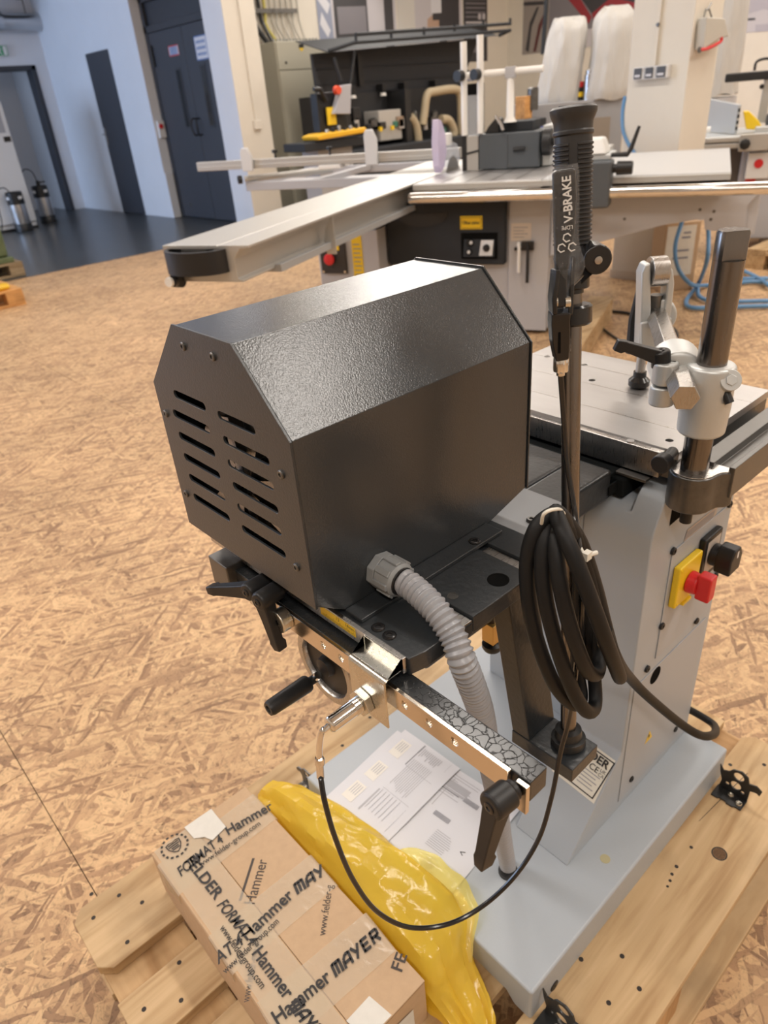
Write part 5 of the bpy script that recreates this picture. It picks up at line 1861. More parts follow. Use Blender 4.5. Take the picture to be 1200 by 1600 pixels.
# station: y, left x, right x (overlapping the base), top z, ridge x
st = [(.885, .352, .380, .205, .368), (.870, .347, .415, .232, .378), (.830, .345, .432, .252, .385), (.760, .3445, .448, .262, .396), (.690, .3445, .458, .268, .405),
      (.600, .3445, .470, .272, .415), (.520, .3445, .478, .274, .422), (.465, .3445, .482, .270, .425), (.425, .3445, .470, .258, .415), (.405, .346, .440, .236, .400),
      (.392, .350, .436, .206, .395), (.375, .352, .430, .190, .392), (.355, .352, .422, .178, .388), (.335, .352, .410, .165, .382), (.318, .354, .392, .153, .374)]


def interp(y):
    for (a, b2) in zip(st, st[1:]):
        if a[0] >= y >= b2[0]:
            f = (a[0] - y) / (a[0] - b2[0])
            f = f * f * (3 - 2 * f) * .5 + f * .5
            return [a[k] + (b2[k] - a[k]) * f for k in range(1, 5)]
    return list(st[-1][1:])


rows = []
for i in range(NS * 2 + 1):
    y = .885 + (.318 - .885) * i / (NS * 2)
    xl, xr, zt, xm = interp(y)
    row = []
    for k in range(NR_):
        a = 2 * math.pi * k / NR_
        # super-ellipse round the ridge, flattened below
        ca, sa = math.cos(a), math.sin(a)
        ex = math.copysign(abs(ca) ** .75, ca)
        ez = math.copysign(abs(sa) ** .8, sa)
        zc_ = .150
        xx = xm + (xr - xm) * ex if ex > 0 else xm + (xm - xl) * ex
        zz = zc_ + (zt - zc_) * ez if ez > 0 else zc_ + .0045 * ez
        fold = .0040 * math.sin(k * .86 + y * 13) + .0030 * math.sin(k * 1.43 - y * 21 + 1.3) + .0010 * math.sin(k * 2.3 + y * 60)
        if y < .43:
            fold += .0035 * math.sin(k * 2.4 + y * 14) * min(1, (.43 - y) / .05)
        xx += fold * ca * .8
        zz += fold * max(sa, 0) * 1.1
        # rest on the base plate on the right, on the pallet elsewhere
        if xx > .4445 and zz < .2235 and .288 < y < .84:
            if zz > .19:
                zz = .2235 + .0006 * math.sin(y * 90)
            else:
                xx = .4445
        zz = max(zz, .1448)
        xx = max(xx, .3435)
        row.append((xx, y, zz))
    rows.append(row)
bagy.loft(rows)
yb = bagy.out('yellow_bag', YELLOW_FILM)
fe_ = B()
rows = []
for i in range(41):
    y = .585 + (.395 - .585) * i / 40
    xl, xr, zt, xm = interp(y)
    w = math.sin(math.pi * i / 40) ** .6
    x0 = xm + (xr - xm) * .72
    z0 = .150 + (zt - .150) * .80
    wob = .0025 * math.sin(i * .23) + .0010 * math.sin(i * .6)
    rows.append([(x0 - .004, y, z0), (x0 + .010 * w + wob * .5, y - .002, z0 + .012 * w), (x0 + .020 * w + wob, y - .003, z0 + .014 * w), (x0 + .030 * w + wob * 1.4, y - .004, z0 + .010 * w)])
fe_.loft(rows, cap=False, closed=False)
fe_.out('film_edge', YELLOW_PALE, yb, label='loose pale edge of the film')
tag(yb, 'crumpled translucent yellow plastic bag lying between the carton and the grey base', 'plastic bag')

# ================================================================== papers on the base
def sheet(name, label, o, ex, ey, w, h, z, lift):
    """sheet of paper: origin corner, two directions, slightly wavy"""
    o, ex, ey = Vector((o[0], o[1], 0)), Vector(ex).normalized(), Vector(ey).normalized()
    bb = B()
    rows = []
    nx, ny = 16, 16
    for i in range(nx + 1):
        rows.append([o + ex * w * i / nx + ey * h * j / ny + Vector((0, 0, z + lift(i / nx, j / ny))) for j in range(ny + 1)])
    bb.loft(rows, cap=False, closed=False)
    ob = bb.out(name, PAPER)
    tag(ob, label, 'paper', 'delivery papers on the base')
    return ob, (lambda u, v, k=.0005: o + ex * w * u + ey * h * v + Vector((0, 0, z + lift(u, v) + k)))


def rects(ob, P, items, m, name='print_block'):
    bb = B()
    for (u0, u1, v0, v1) in items:
        bb.poly([P(u0, v0), P(u1, v0), P(u1, v1), P(u0, v1)])
    return bb.out(name, m, ob, smooth=False, stuff=True)


pB0 = (0.6762, 0.4944, 0.2230)
pB1 = (0.4991, 0.4781, 0.2230)
exB = Vector((pB1[0] - pB0[0], pB1[1] - pB0[1], 0))
eyB = Vector((-exB.y, exB.x, 0))
if eyB.y < 0:
    eyB = -eyB
sB, PB = sheet('paper_sheet', 'white delivery note with barcodes lying under the folded sheet on the base', pB0, exB, eyB, .210, .297, .2227, lambda u, v: .0012 + .004 * max(0, u - .72) * 3 * max(0, .35 - v) + .0006 * math.sin(u * 7))
pA0 = (0.6600, 0.7784, 0.2245)
pA1 = (0.4516, 0.7654, 0.2245)
exA = Vector((pA1[0] - pA0[0], pA1[1] - pA0[1], 0))
sA, PA = sheet('paper_sheet', 'folded white invoice with a printed table lying on top of the other sheet', pA0, exA, Vector((exA.y * -1, exA.x, 0)) if exA.x < 0 and False else Vector((.04, -1, 0)), .215, .147, .2247, lambda u, v: .0016 + .0012 * math.sin(v * 3.0) + .0008 * math.sin(u * 5))
rects(sB, PB, [(.10, .44, .44, .445), (.13, .20, .30, .55), (.215, .225, .26, .56)] + [(.50 + .02 * i, .505 + .02 * i, .20, .20 + .16) for i in range(0)], INK_LIGHT)
lines = []
rgp = random.Random(2)
for i in range(9):
    u = .06 + .028 * i
    lines.append((u, u + .007, .42 - .16 * rgp.random(), .56))
for i in range(7):
    u = .40 + .020 * i
    lines.append((u, u + .005, .50, .58 + .10 * rgp.random()))
for i in range(9):
    u = .60 + .020 * i
    lines.append((u, u + .007, .17 + .04 * rgp.random(), .31))
for i in range(4):
    u = .06 + .02 * i
    lines.append((u, u + .006, .06, .16))
rects(sB, PB, lines, INK_LIGHT, 'text_lines')
bars = []
for k in range(26):
    bars.append((.20, .25, .20 + k * .0042, .2022 + k * .0042))
    bars.append((.46, .51, .28 + k * .0046, .2824 + k * .0046))
rects(sB, PB, bars, INK_GREY, 'barcode')
rects(sB, PB, [(.235, .245, .34, .62)], INK_GREY, 'text_lines')
bb = B()
for q in ([(.62, .09), (.64, .115), (.645, .112), (.626, .088)], [(.64, .115), (.66, .088), (.664, .092), (.645, .118)]):
    bb.poly([PB(u, v, .0006) for u, v in q])
bb.out('pen_mark', INK, sB, smooth=False)
e_ = PB(.90, .20)
sm_ = B()
for i in range(20):
    a0, a1 = 2 * math.pi * i / 20, 2 * math.pi * (i + .55) / 20
    sm_.poly([e_ + Vector((math.cos(a) * q, math.sin(a) * q, .0016)) for q, a in ((.0130, a0), (.0150, a0), (.0150, a1), (.0130, a1))])
for yy in (-.5, -.25, 0, .25, .5):
    sm_.poly([e_ + Vector((x * .0075, (yy + dy) * .0130, .0016)) for x, dy in ((-1, 0), (1, 0), (1, .13), (-1, .13))])
sm_.out('round_emblem', INK_GREY, sB, smooth=False, stuff=True)
# invoice: table with head line, text columns, three pale stickers (codes left off)
its = [(.04, .97, .385, .395)]
rects(sA, PA, [(.02, .90, .40, .425)], INK_LIGHT, 'table_head')
rects(sA, PA, [(.02, .30, .405, .42)], INK_GREY, 'table_head')
lines = []
for i in range(11):
    v = .45 + .030 * i
    lines.append((.05, .05 + .06 + .05 * rgp.random(), v, v + .010))
    lines.append((.20, .48 + .10 * rgp.random(), v, v + .008))
    if i % 2 == 0:
        lines.append((.62, .85, v, v + .008))
lines += [(.02, .90, .88, .884), (.30, .304, .43, .88), (.60, .604, .43, .88)]
rects(sA, PA, lines, INK_LIGHT, 'text_lines')
STK = mat('sticker_cream', (0.74, 0.71, 0.66), 0.6)
for u in (.10, .42, .70):
    b_ = B()
    b_.poly([PA(u, .09, .0004), PA(u + .20, .09, .0004), PA(u + .20, .27, .0004), PA(u, .27, .0004)])
    k_ = b_.out('sticker', STK, sA, smooth=False)
    rects(k_, PA, [(u + .02, u + .13, .12 + .035 * j, .132 + .035 * j) for j in range(4)], INK_LIGHT, 'sticker_text')

# ================================================================== sliding table saw behind
ST = frame_at((3.152, 3.237, 0), (math.cos(math.radians(25)), math.sin(math.radians(25)), 0), (-math.sin(math.radians(25)), math.cos(math.radians(25)), 0))
# local frame here: x = u (away), y = -v (to the left); v values are negated below


def SB():
    return B(Matrix(ST))


def sbox(b, u0, u1, v0, v1, z0, z1):
    return b.box((u0, -v1, z0), (u1, -v0, z1))


def sp(u, v, z):
    return ST @ Vector((u, -v, z))


saw = thing('table_saw', 'large grey sliding table saw standing behind the mortising machine', 'machine', sp(.6, .6, 0))
# cabinet
b = SB()
sbox(b, .16, 1.25, -.22, .80, .03, .80)
body = b.out('cabinet', SAW_GREY, saw, bevel=0.01)
b = SB()
sbox(b, .20, 1.20, -.20, .78, .0, .029)
b.out('plinth', BLACK, saw)
b = SB()
sbox(b, .10, .158, -.225, .535, .425, .79)
front = b.out('front_panel', SAW_DARK, saw, bevel=0.012)
# crescent grip recess
gr = SB()
pts = []
for i in range(13):
    a = math.pi * i / 12
    pts.append((-.165 * math.cos(a), -.085 * math.sin(a) ** .8))
for i in range(13):
    a = math.pi * (12 - i) / 12
    pts.append((-.165 * math.cos(a), -.012 * math.sin(a)))
gr.loft([[(.0990, -(.02 + p[0]), .735 + p[1]) for p in pts], [(.0965, -(.02 + p[0]), .735 + p[1]) for p in pts]])
gr.out('grip_recess', mat('recess_black', (0.018, 0.019, 0.021), 0.5), front)
b = SB()
sbox(b, .0955, .0995, .262, .398, .632, .706)
ys2 = b.out('warning_sign', YELLOW, front, bevel=0.002)
b = SB()
for (v0, v1, z0, z1) in ((.268, .392, .697, .699), (.268, .392, .638, .640), (.268, .270, .638, .699), (.390, .392, .638, .699)):
    sbox(b, .0946, .0953, v0, v1, z0, z1)
b.out('sign_border', INK, ys2, smooth=False, stuff=True)
text('Öffnen ziehen', .026, sp(.0946, .330, .668), ST.to_3x3() @ Vector((0, -1, 0)), (0, 0, 1), INK, ys2, 'sign_lettering', bold=.02, maxw=.105)
b = SB()
sbox(b, .0955, .0995, .266, .490, .462, .612)
rec = b.out('control_recess', HOLE, front)
b = SB()
b.loft([[(.070, -.285, .478), (.070, -.475, .478), (.094, -.475, .575), (.094, -.285, .575)], [(.0953, -.285, .478), (.0953, -.475, .478), (.0954, -.475, .575), (.0954, -.285, .575)]])
b.out('control_face', SAW_DARK, rec)
b = SB()
b.loft([[(.068, -.385, .486), (.068, -.465, .486), (.090, -.468, .570), (.090, -.392, .570)], [(.0735, -.385, .486), (.0735, -.465, .486), (.0955, -.468, .570), (.0955, -.392, .570)]])
b.out('switch_plate', mat('white_plastic', (0.72, 0.72, 0.72), 0.4), rec)
b = SB()
b.lathe((.078, -.428, .528), (-1, 0, .25), [(0, .022), (.02, .018), (.03, .010)], 14)
b.out('knob', BLACK, rec)
b = SB()
b.lathe((.086, -.325, .556), (-1, 0, .25), [(0, .022), (.012, .020)], 14)
b.lathe((.076, -.322, .505), (-1, 0, .25), [(0, .018), (.010, .016)], 14)
b.out('push_buttons', BLACK_GLOSS, rec)
for v_, z_, in ((.335, .560), (.322, .508)):
    b = SB()
    b.lathe((.072 if z_ > .53 else .064, -v_, z_), (-1, 0, .25), [(0, .010), (.003, .009)], 12)
    b.out('indicator', WHITE_TXT, rec)
b = SB()
sbox(b, .145, .1595, .545, .79, .02, .785)
pil = b.out('front_pillar', SAW_GREY, saw, bevel=0.006)
b = SB()
sbox(b, .1425, .1449, .560, .680, .555, .655)
b.out('rating_plate', mat('plate_pale', (0.62, 0.55, 0.48), 0.5), pil)
b = SB()
for k in range(4):
    sbox(b, .1415, .1423, .575, .64 + .02 * (k % 2), .575 + .018 * k, .579 + .018 * k)
b.out('fine_print', INK_GREY, pil, stuff=True)
for v_, L_, m_, nm in ((.612, .16, WHITE_MET, 'hex_key'), (.665, .22, BLACK, 'push_stick')):
    b = SB()
    b.tube([(.135, -(v_), .545), (.118, -v_, .54), (.115, -(v_ + .005), .52), (.115, -(v_ + .005), .54 - L_)], .010, 8)
    b.out(nm, m_, pil)
b = SB()
sbox(b, .125, .1449, .585, .70, .505, .520)
sbox(b, .118, .140, .630, .70, .520, .555)
b.out('tool_holder', BLACK, pil)
# extension bracket (tapered) with leg
b = SB()
bk = [(0.1300, 0.8082, 0.4760), (0.1300, 1.1209, 0.5597), (0.1300, 1.4046, 0.6342), (0.1300, 1.6058, 0.6667), (0.1300, 1.6173, 0.6087), (0.1300, 1.8169, 0.5841), (0.1300, 1.8058, 0.7223)]
b.prism([(-q[1], q[2]) for q in bk] + [(-1.86, .80), (-.80, .80), (-.80, bk[0][2])], 'x', .13, .15)
b.out('extension_bracket', SAW_GREY, saw, bevel=0.003)
for v_, z_ in ((1.02, .69), (1.20, .67), (1.58, .71), (1.65, .70), (1.64, .66)):
    B().lathe(sp(.1295, v_, z_), ST.to_3x3() @ Vector((-1, 0, 0)), [(0, .008), (.002, .008)], 10).out('bracket_bolt', STEEL_DARK, saw)
b = SB()
sbox(b, .151, .45, 1.72, 1.86, .58, .80)
b.out('leg_box', SAW_GREY, saw, bevel=0.004)
b = SB()
sbox(b, .20, .40, 1.74, 1.84, .0, .579)
b.out('leg', BLACK, saw)
# tables
b = SB()
sbox(b, .0, 1.40, .010, .755, .855, .90)
tb_ = b.out('saw_table', STEEL_TABLE, saw, bevel=0.004)
b = SB()
sbox(b, .02, 1.34, .76, 1.70, .868, .9)
b.out('extension_table', mat('extension_white', (0.54, 0.545, 0.55), 0.42), saw, bevel=0.003)
b = SB()
sbox(b, -.012, .018, .010, 1.70, .866, .896)
b.out('table_edge', ALU_BAR, saw, bevel=0.003)
b = SB()
for v_ in (.17, .32, .46, .60):
    sbox(b, .03, 1.39, v_, v_ + .012, .9001, .9006)
b.out('table_groove', STEEL_DARK, tb_, stuff=True)
b = SB()
sbox(b, .03, .30, .03, 1.69, .80, .853)
b.out('table_underframe', SAW_DARK, saw)
b = SB()
b.lathe((-.070, -.010, .832), (0, -1, 0), [(0, .026), (.002, .030), (1.95, .030), (1.952, .026)], 28)
b.out('fence_rail', CHROME, saw)
for v_ in (.30, 1.0, 1.6):
    b = SB()
    sbox(b, -.045, .02, v_ - .02, v_ + .02, .815, .85)
    b.out('rail_mount', STEEL_DARK, saw)
# sliding table with end cap
b = SB()
b.prism([(.412, .900), (.150, .900), (.147, .8975), (.143, .8975), (.140, .900), (.002, .900), (.002, .890), (.045, .886), (.075, .850), (.075, .775), (.052, .768), (.052, .760), (.345, .760), (.345, .775), (.325, .79), (.325, .885), (.412, .888)], 'x', -1.80, 1.50)
b.out('sliding_table', ALU_BAR, saw, bevel=0.0015)
b = SB()
b.prism([(.345, .758), (.052, .758), (.052, .776), (.02, .776), (.02, .745), (.345, .745)], 'x', -1.55, 1.4)
b.out('table_carrier', mat('carrier_grey', (0.33, 0.34, 0.35), 0.45), saw, bevel=0.002)
b = SB()
b.prism([(.06, .78), (.045, .84), (.012, .885), (.002, .885), (.002, .72), (.05, .72)], 'x', -1.06, -1.05)
b.out('guide_plate', ALU_BAR, saw)
b = SB()
out_, inn_ = [], []
for i in range(17):
    a = math.pi / 2 + math.pi * i / 16
    out_.append((-1.80 + .095 * math.cos(a), .250 + .142 * math.sin(a)))
    inn_.append((-1.80 + .080 * math.cos(a), .250 + .124 * math.sin(a)))
for z0, z1, nm in ((.800, .888, 'end_cap'),):
    lo_o = [(p[0], p[1], z0) for p in out_]
    hi_o = [(p[0], p[1], z1) for p in out_]
    hi_i = [(p[0], p[1], z1) for p in inn_]
    lo_i = [(p[0], p[1], z0 + .01) for p in inn_]
    b.loft([lo_o, hi_o, hi_i, lo_i], cap=True, closed=True)
b.out('end_cap', BLACK, saw)
b = SB()
b.lathe((-1.82, .365, .775), (0, -1, 0), [(0, .035), (.03, .035)], 16)
b.lathe((-1.85, .345, .775), (-1, 0, 0), [(0, .022), (.02, .022)], 14)
b.out('release_knob', BLACK, saw)
B().lathe(sp(-1.875, -.35, .775), ST.to_3x3() @ Vector((-1, 0, 0)), [(0, .020), (.012, .018)], 12).out('knob_cap', WHITE_MET, saw)
# control box below the sliding table
b = SB()
sbox(b, -.02, .50, -.66, -.235, .02, .655)
cbx = b.out('control_box', SAW_GREY, saw, bevel=0.006)
b = SB()
sbox(b, .0, .48, -.64, -.25, .656, .70)
b.out('control_box_lid', SAW_DARK, saw)
b = SB()
sbox(b, -.042, -.021, -.635, -.455, .395, .600)
ep = b.out('emergency_panel', mat('panel_black', (0.03, 0.026, 0.026), 0.4), cbx, bevel=0.004)
for v_ in (-.622, -.468):
    for z_ in (.408, .587):
        B().lathe(sp(-.042, v_, z_), ST.to_3x3() @ Vector((-1, 0, 0)), [(0, .008), (.003, .008)], 8).out('panel_screw', ZINC, ep)
b = SB()
sbox(b, -.0435, -.0425, -.60, -.495, .540, .575)
b.out('yellow_tag', YELLOW, ep)
B().lathe(sp(-.042, -.562, .488), ST.to_3x3() @ Vector((-1, 0, 0)), [(0, .022), (.018, .022), (.018, .036), (.030, .034), (.034, .022)], 20).out('stop_button', RED, ep)
b = SB()
sbox(b, -.0225, -.0202, -.415, -.345, .32, .625)
b.out('yellow_strip', YELLOW, cbx)
b = SB()
for k in range(9):
    sbox(b, -.0234, -.0227, -.405, -.36 + .008 * (k % 2), .36 + .026 * k, .366 + .026 * k)
b.out('fine_print', INK_GREY, cbx, stuff=True)
# crosscut fence and outrigger frame on the left
b = SB()
sbox(b, .895, .945, -2.14, .02, .955, 1.018)
sbox(b, .893, .900, -2.14, .02, .975, .985)
cf = b.out('crosscut_fence', ALU_BAR, saw, bevel=0.004)
for v_, z1_ in ((-.625, 1.165), (-1.66, 1.10)):
    b = SB()
    b.prism([(-(v_ - .045), .94), (-(v_ + .045), .94), (-(v_ + .05), z1_ - .06), (-(v_ + .02), z1_), (-(v_ - .03), z1_), (-(v_ - .045), z1_ - .03)], 'x', .865, .892)
    b.out('flip_stop', mat('stop_white', (0.62, 0.62, 0.62), 0.45), saw, bevel=0.006)
for v_ in (-1.43, -.97):
    b = SB()
    b.lathe((.92, -v_, 1.018), (0, 0, 1), [(0, .008), (.035, .008), (.035, .022), (.055, .022)], 10)
    b.out('clamp_knob', BLACK, saw)
b = SB()
sbox(b, .945, 1.02, -1.07, -.87, .935, .985)
sbox(b, .88, .945, -1.06, -.88, .93, .954)
b.out('stop_slide', WHITE_MET, saw, bevel=0.004)
fr = SB()
sbox(fr, .90, .95, -1.72, -.43, .80, .86)
sbox(fr, 1.95, 2.0, -1.72, -.43, .80, .86)
sbox(fr, .95, 1.95, -1.72, -1.67, .80, .86)
sbox(fr, .95, 1.95, -.48, -.43, .80, .86)
sbox(fr, .95, 1.95, -1.16, -1.10, .82, .862)
fr.out('outrigger_frame', mat('frame_grey', (0.42, 0.42, 0.44), 0.45), saw, bevel=0.004)
b = SB()
sbox(b, 1.05, 1.5, -1.66, -.60, .80, .822)
b.out('outrigger_panel', SAW_GREY, saw)
b = SB()
b.tube([(.90, 1.72, .885), (1.30, 1.15, .89)], .022, 10)
b.out('mitre_bar', ALU_BAR, saw)
b = SB()
b.lathe((.885, 1.735, .885), (-.6, .6, 0), [(0, .03), (.03, .03)], 14)
b.out('bar_knob', BLACK, saw)
b = SB()
b.tube([(1.1, .95, .80), (.75, .62, .56), (.55, .40, .36)], .035, 10)
b.out('support_arm', SAW_GREY, saw)
# blade, riving guard
b = SB()
b.lathe((.70, -.030, .83), (0, -1, 0), [(0, .155), (.003, .155)], 40)
b.out('saw_blade', STEEL_DARK, saw)
g = SB()
g.prism([(.50, .905), (.56, .93), (.62, 1.02), (.60, 1.13), (.53, 1.20), (.48, 1.21), (.45, 1.08), (.46, .95)], 'y', -.02, .025)
g.out('blade_guard', LILAC, saw, bevel=0.006)
g = SB()
g.prism([(.60, .93), (.80, .91), (.86, .96), (.80, 1.05), (.70, 1.07), (.63, 1.02)], 'y', -.035, .01)
g.out('guard_window', CLEAR, saw, bevel=0.004)
b = SB()
b.lathe((.70, .012, 1.05), (0, 0, 1), [(0, .040), (.065, .040), (.07, .034)], 18)
b.out('white_cap', WHITE_MET, saw)
# spindle fence: dark casting with boards, pressure shoe and guard frame
b = SB()
sbox(b, .60, .95, .235, .62, .905, 1.105)
sf = b.out('spindle_fence', mat('fence_anthracite', (0.075, 0.085, 0.095), 0.5), saw, bevel=0.008)
b = SB()
sbox(b, .598, .615, .128, .155, .902, 1.10)
b.out('fence_board_edge', BLACK, saw)
b = SB()
sbox(b, .600, .66, .158, .233, .902, 1.10)
b.out('fence_board', ALU_BAR, saw, bevel=0.002)
b = SB()
sbox(b, .595, .5995, .34, .42, .905, 1.10)
b.out('fence_joint', mat('fence_anthracite', (0.075, 0.085, 0.095), 0.5), sf)
b = SB()
b.tube([(.597, -.158, 1.0), (.597, -.235, 1.015)], .006, 6)
b.tube([(.594, -.46, 1.01), (.590, -.53, 1.015)], .012, 8)
b.out('fence_slot', BLACK, sf)
b = SB()
sbox(b, .68, .90, .36, .56, 1.106, 1.16)
b.out('hood_block', SAW_DARK, saw, bevel=0.004)
b = SB()
b.prism([(-.27, 1.106), (-.29, 1.14), (-.24 - .10, 1.19), (-.36, 1.18), (-.36, 1.106)], 'x', .62, .75)
b.out('pressure_shoe', BLACK, saw, bevel=0.004)
b = SB()
b.tube([(.60, -.345, 1.20), (.58, -.385, 1.15), (.57, -.40, 1.12)], .010, 8)
b.out('release_lever', STEEL, saw)
b = SB()
b.lathe((.62, -.64, 1.04), (0, -1, 0), [(0, .075), (.05, .075), (.055, .06)], 20)
b.lathe((.62, -.70, 1.04), (0, -1, 0), [(0, .03), (.05, .028)], 14)
b.out('fence_knob', BLACK, saw, bevel=0.003)
b = SB()
sbox(b, .66, .98, .625, .68, .905, 1.13)
b.out('fence_flange', ALU, saw, bevel=0.006)
b = SB()
sbox(b, .95, .97, .55, .70, .91, 1.11)
b.out('blue_cover', BLUE, saw)
for (v_, z0, z1) in ((.147, 1.105, 1.598), (.249, 1.11, 1.622)):
    b = SB()
    b.lathe((.60, -v_, z0), (0, 0, 1), [(0, .020), (z1 - z0, .020)], 14)
    b.out('white_post', WHITE_MET, saw)
    b = SB()
    b.lathe((.585, -(v_ - .010), 1.425), (-1, .4, 0), [(0, .030), (.045, .030)], 14)
    b.out('clamp_knob', BLACK, saw)
b = SB()
b.lathe((.64, -.13, 1.425), (0, -1, 0), [(0, .018), (.49, .018)], 14)
b.out('white_bar', WHITE_MET, saw)
b = SB()
b.lathe((.64, -.425, 1.16), (0, 0, 1), [(0, .040), (.03, .024), (.27, .020)], 14)
b.out('white_post', WHITE_MET, saw)
b = SB()
sbox(b, .618, .66, .395, .455, 1.39, 1.45)
b.out('cross_clamp', mat('frame_grey', (0.42, 0.42, 0.44), 0.45), saw, bevel=0.004)
b = SB()
sbox(b, .612, .618, .150, .245, 1.10, 1.32)
b.out('clear_shield', CLEAR, saw)
# rip fence: dark block over the rail with white display head
b = SB()
sbox(b, -.115, .02, .90, 1.135, .76, .985)
rf = b.out('rip_fence_block', mat('fence_anthracite', (0.075, 0.085, 0.095), 0.5), saw, bevel=0.012)
b = SB()
sbox(b, -.05, .20, .86, 1.12, .985, 1.010)
b.out('rip_fence_top', ALU, saw, bevel=0.005)
b = SB()
b.loft([[(-.06, -.86, 1.0105), (-.06, -1.10, 1.0105), (.14, -1.10, 1.0105), (.14, -.86, 1.0105)], [(-.02, -.89, 1.085), (-.02, -1.07, 1.085), (.12, -1.07, 1.085), (.12, -.89, 1.085)]])
wh = b.out('display_head', mat('display_white', (0.70, 0.70, 0.68), 0.4), saw, bevel=0.012)
b = SB()
b.poly([(-.054, -.90, 1.026), (-.054, -.985, 1.026), (-.029, -.985, 1.070), (-.029, -.90, 1.070)])
b.out('display', mat('display_grey', (0.45, 0.48, 0.55), 0.2), wh, smooth=False)
b = SB()
b.lathe((-.06, -1.135, .945), (0, -1, 0), [(0, .022), (.02, .022), (.022, .034), (.095, .032), (.10, .028)], 18)
b.out('adjusting_knob', BLACK, saw)
b = SB()
b.tube([(-.03, -1.12, 1.005), (-.03, -1.20, 1.005), (-.03, -1.215, 1.03), (-.03, -1.245, 1.13)], .010, 8, prof=lambda i: (.010, .013, .012, .008)[i])
b.out('clamp_lever', BLACK, saw)
b = SB()
sbox(b, .02, 1.25, .905, .985, .905, .965)
b.out('rip_fence_bar', ALU_BAR, saw, bevel=0.003)

# ================================================================== column with switches
CX = 5.10
colm = struct(B().box((CX, 2.62, 0), (5.48, 3.05, CEIL)).out('trim_3', CREAM, bevel=0.006))
B().box((CX - .012, 2.615, 0), (CX - .0002, 3.052, 0.06)).out('base_strip', mat('skirting', (0.62, 0.56, 0.48), 0.6), colm)
cdt = thing('cable_conduit', 'white surface conduit running down the column to the rocker switches', 'conduit', (CX, 2.86, 1.5))
B().box((CX - .022, 2.842, 1.395), (CX - .0005, 2.872, CEIL)).out('trunking', CREAM, cdt, bevel=0.003)
B().lathe((CX - .022, 2.85, 1.62), (-1, 0, 0), [(0, .012), (.012, .010)], 10).out('conduit_clip', STEEL_DARK, cdt)
swt = thing('switch_row', 'row of three dark rocker switches in white surface housings on the column', 'switches', (CX, 2.86, 1.36))
for k, (ya, yb) in enumerate(((2.905, 2.985), (2.823, 2.903), (2.735, 2.821))):
    hs_ = B().box((CX - .05, ya, 1.318), (CX - .0005, yb, 1.394)).out('housing', mat('white_plastic', (0.72, 0.72, 0.72), 0.4), swt, bevel=0.006)
    B().box((CX - .058, ya + .012, 1.326), (CX - .0502, yb - .010, 1.388)).out('rocker', mat('rocker_grey', (0.075, 0.075, 0.08), 0.4), hs_, bevel=0.004)
    B().box((CX - .0600, ya + .022, 1.336), (CX - .0582, yb - .020, 1.350)).out('name_tag', PAPER, hs_)
# canvas pouch with red strap on the narrow face
pou = thing('hanging_pouch', 'grey canvas pouch with a red strap hanging on the narrow side of the column', 'pouch', (5.2095, 2.6000, 1.5541))
P0, P1, P2, P3, P4 = (5.1268, 2.6000, 1.6285), (5.3691, 2.6000, 1.6212), (5.4669, 2.6000, 1.5230), (5.3279, 2.6000, 1.5111), (5.1388, 2.6000, 1.4559)
b = B()
ptsf = [Vector(p) for p in (P0, P1, P2, P3, P4)]
b.loft([[p + Vector((0, -.05, 0)) for p in ptsf], [p + Vector((0, .012, 0)) for p in ptsf]])
b.out('pouch', mat('canvas_grey', (0.50, 0.48, 0.43), 0.8), pou, bevel=0.008)
B().tube(smooth_path([(5.0923, 2.5600, 1.4569), (5.1810, 2.5500, 1.4609), (5.2875, 2.5500, 1.4794), (5.3604, 2.5500, 1.4989), (5.3541, 2.5500, 1.5164)], 5), .010, 8).out('red_strap', RED, pou)
for p0, p1 in (((5.1393, 2.5800, 1.6196), (5.1955, 2.6000, 1.6749)), ((5.2582, 2.5800, 1.6193), (5.2379, 2.6000, 1.6751)), ((5.2146, 2.6000, 1.6683), (5.2607, 2.6000, 1.7084))):
    B().tube([p0, p1], .005, 6).out('hook_wire', STEEL_DARK, pou)
B().lathe((5.0923, 2.5600, 1.4569), (0, -1, 0), [(0, .018), (.01, .016)], 10).out('buckle', STEEL_DARK, pou)

# labelled carton, blue air hose, boards on the floor
bxM = frame_at((4.92, 2.455, 0), (math.cos(.87), math.sin(.87), 0), (-math.sin(.87), math.cos(.87), 0))
cb2 = thing('floor_carton', 'tall brown carton with a pale paper label standing at the foot of the column', 'box', (4.92, 2.44, 0))
B(bxM).box((0, -.155, .001), (.22, .085, .46)).out('carton', CARD, cb2, bevel=0.003)
lab = B(bxM).box((-.0018, -.125, .11), (-.0004, .075, .44)).out('paper_label', PAPER_LABEL, cb2)
b = B(bxM)
for zz, w in ((.385, .05), (.27, .10), (.22, .11), (.355, .06)):
    b.box((-.0034, -.09, zz), (-.0020, -.09 + w, zz + .014))
b.out('label_print', INK_GREY, cb2, smooth=False, stuff=True)
hose_pts = [sp(.35, 1.10, .72), (4.6286, 2.2798, 0.5000), (4.7062, 2.3548, 0.3110), (4.7236, 2.3101, 0.1878), (4.7752, 2.2368, 0.1222), (5.2007, 2.3535, 0.0400), (5.4619, 2.4328, 0.1000), (4.8148, 2.1455, 0.4085), (4.7921, 2.1846, 0.5071), (4.8632, 2.2468, 0.5205)]
ah = thing('air_hose', 'blue air hose lying in loose loops on the floor behind the round post', 'hose', (4.7988, 2.1491, 0.0000))
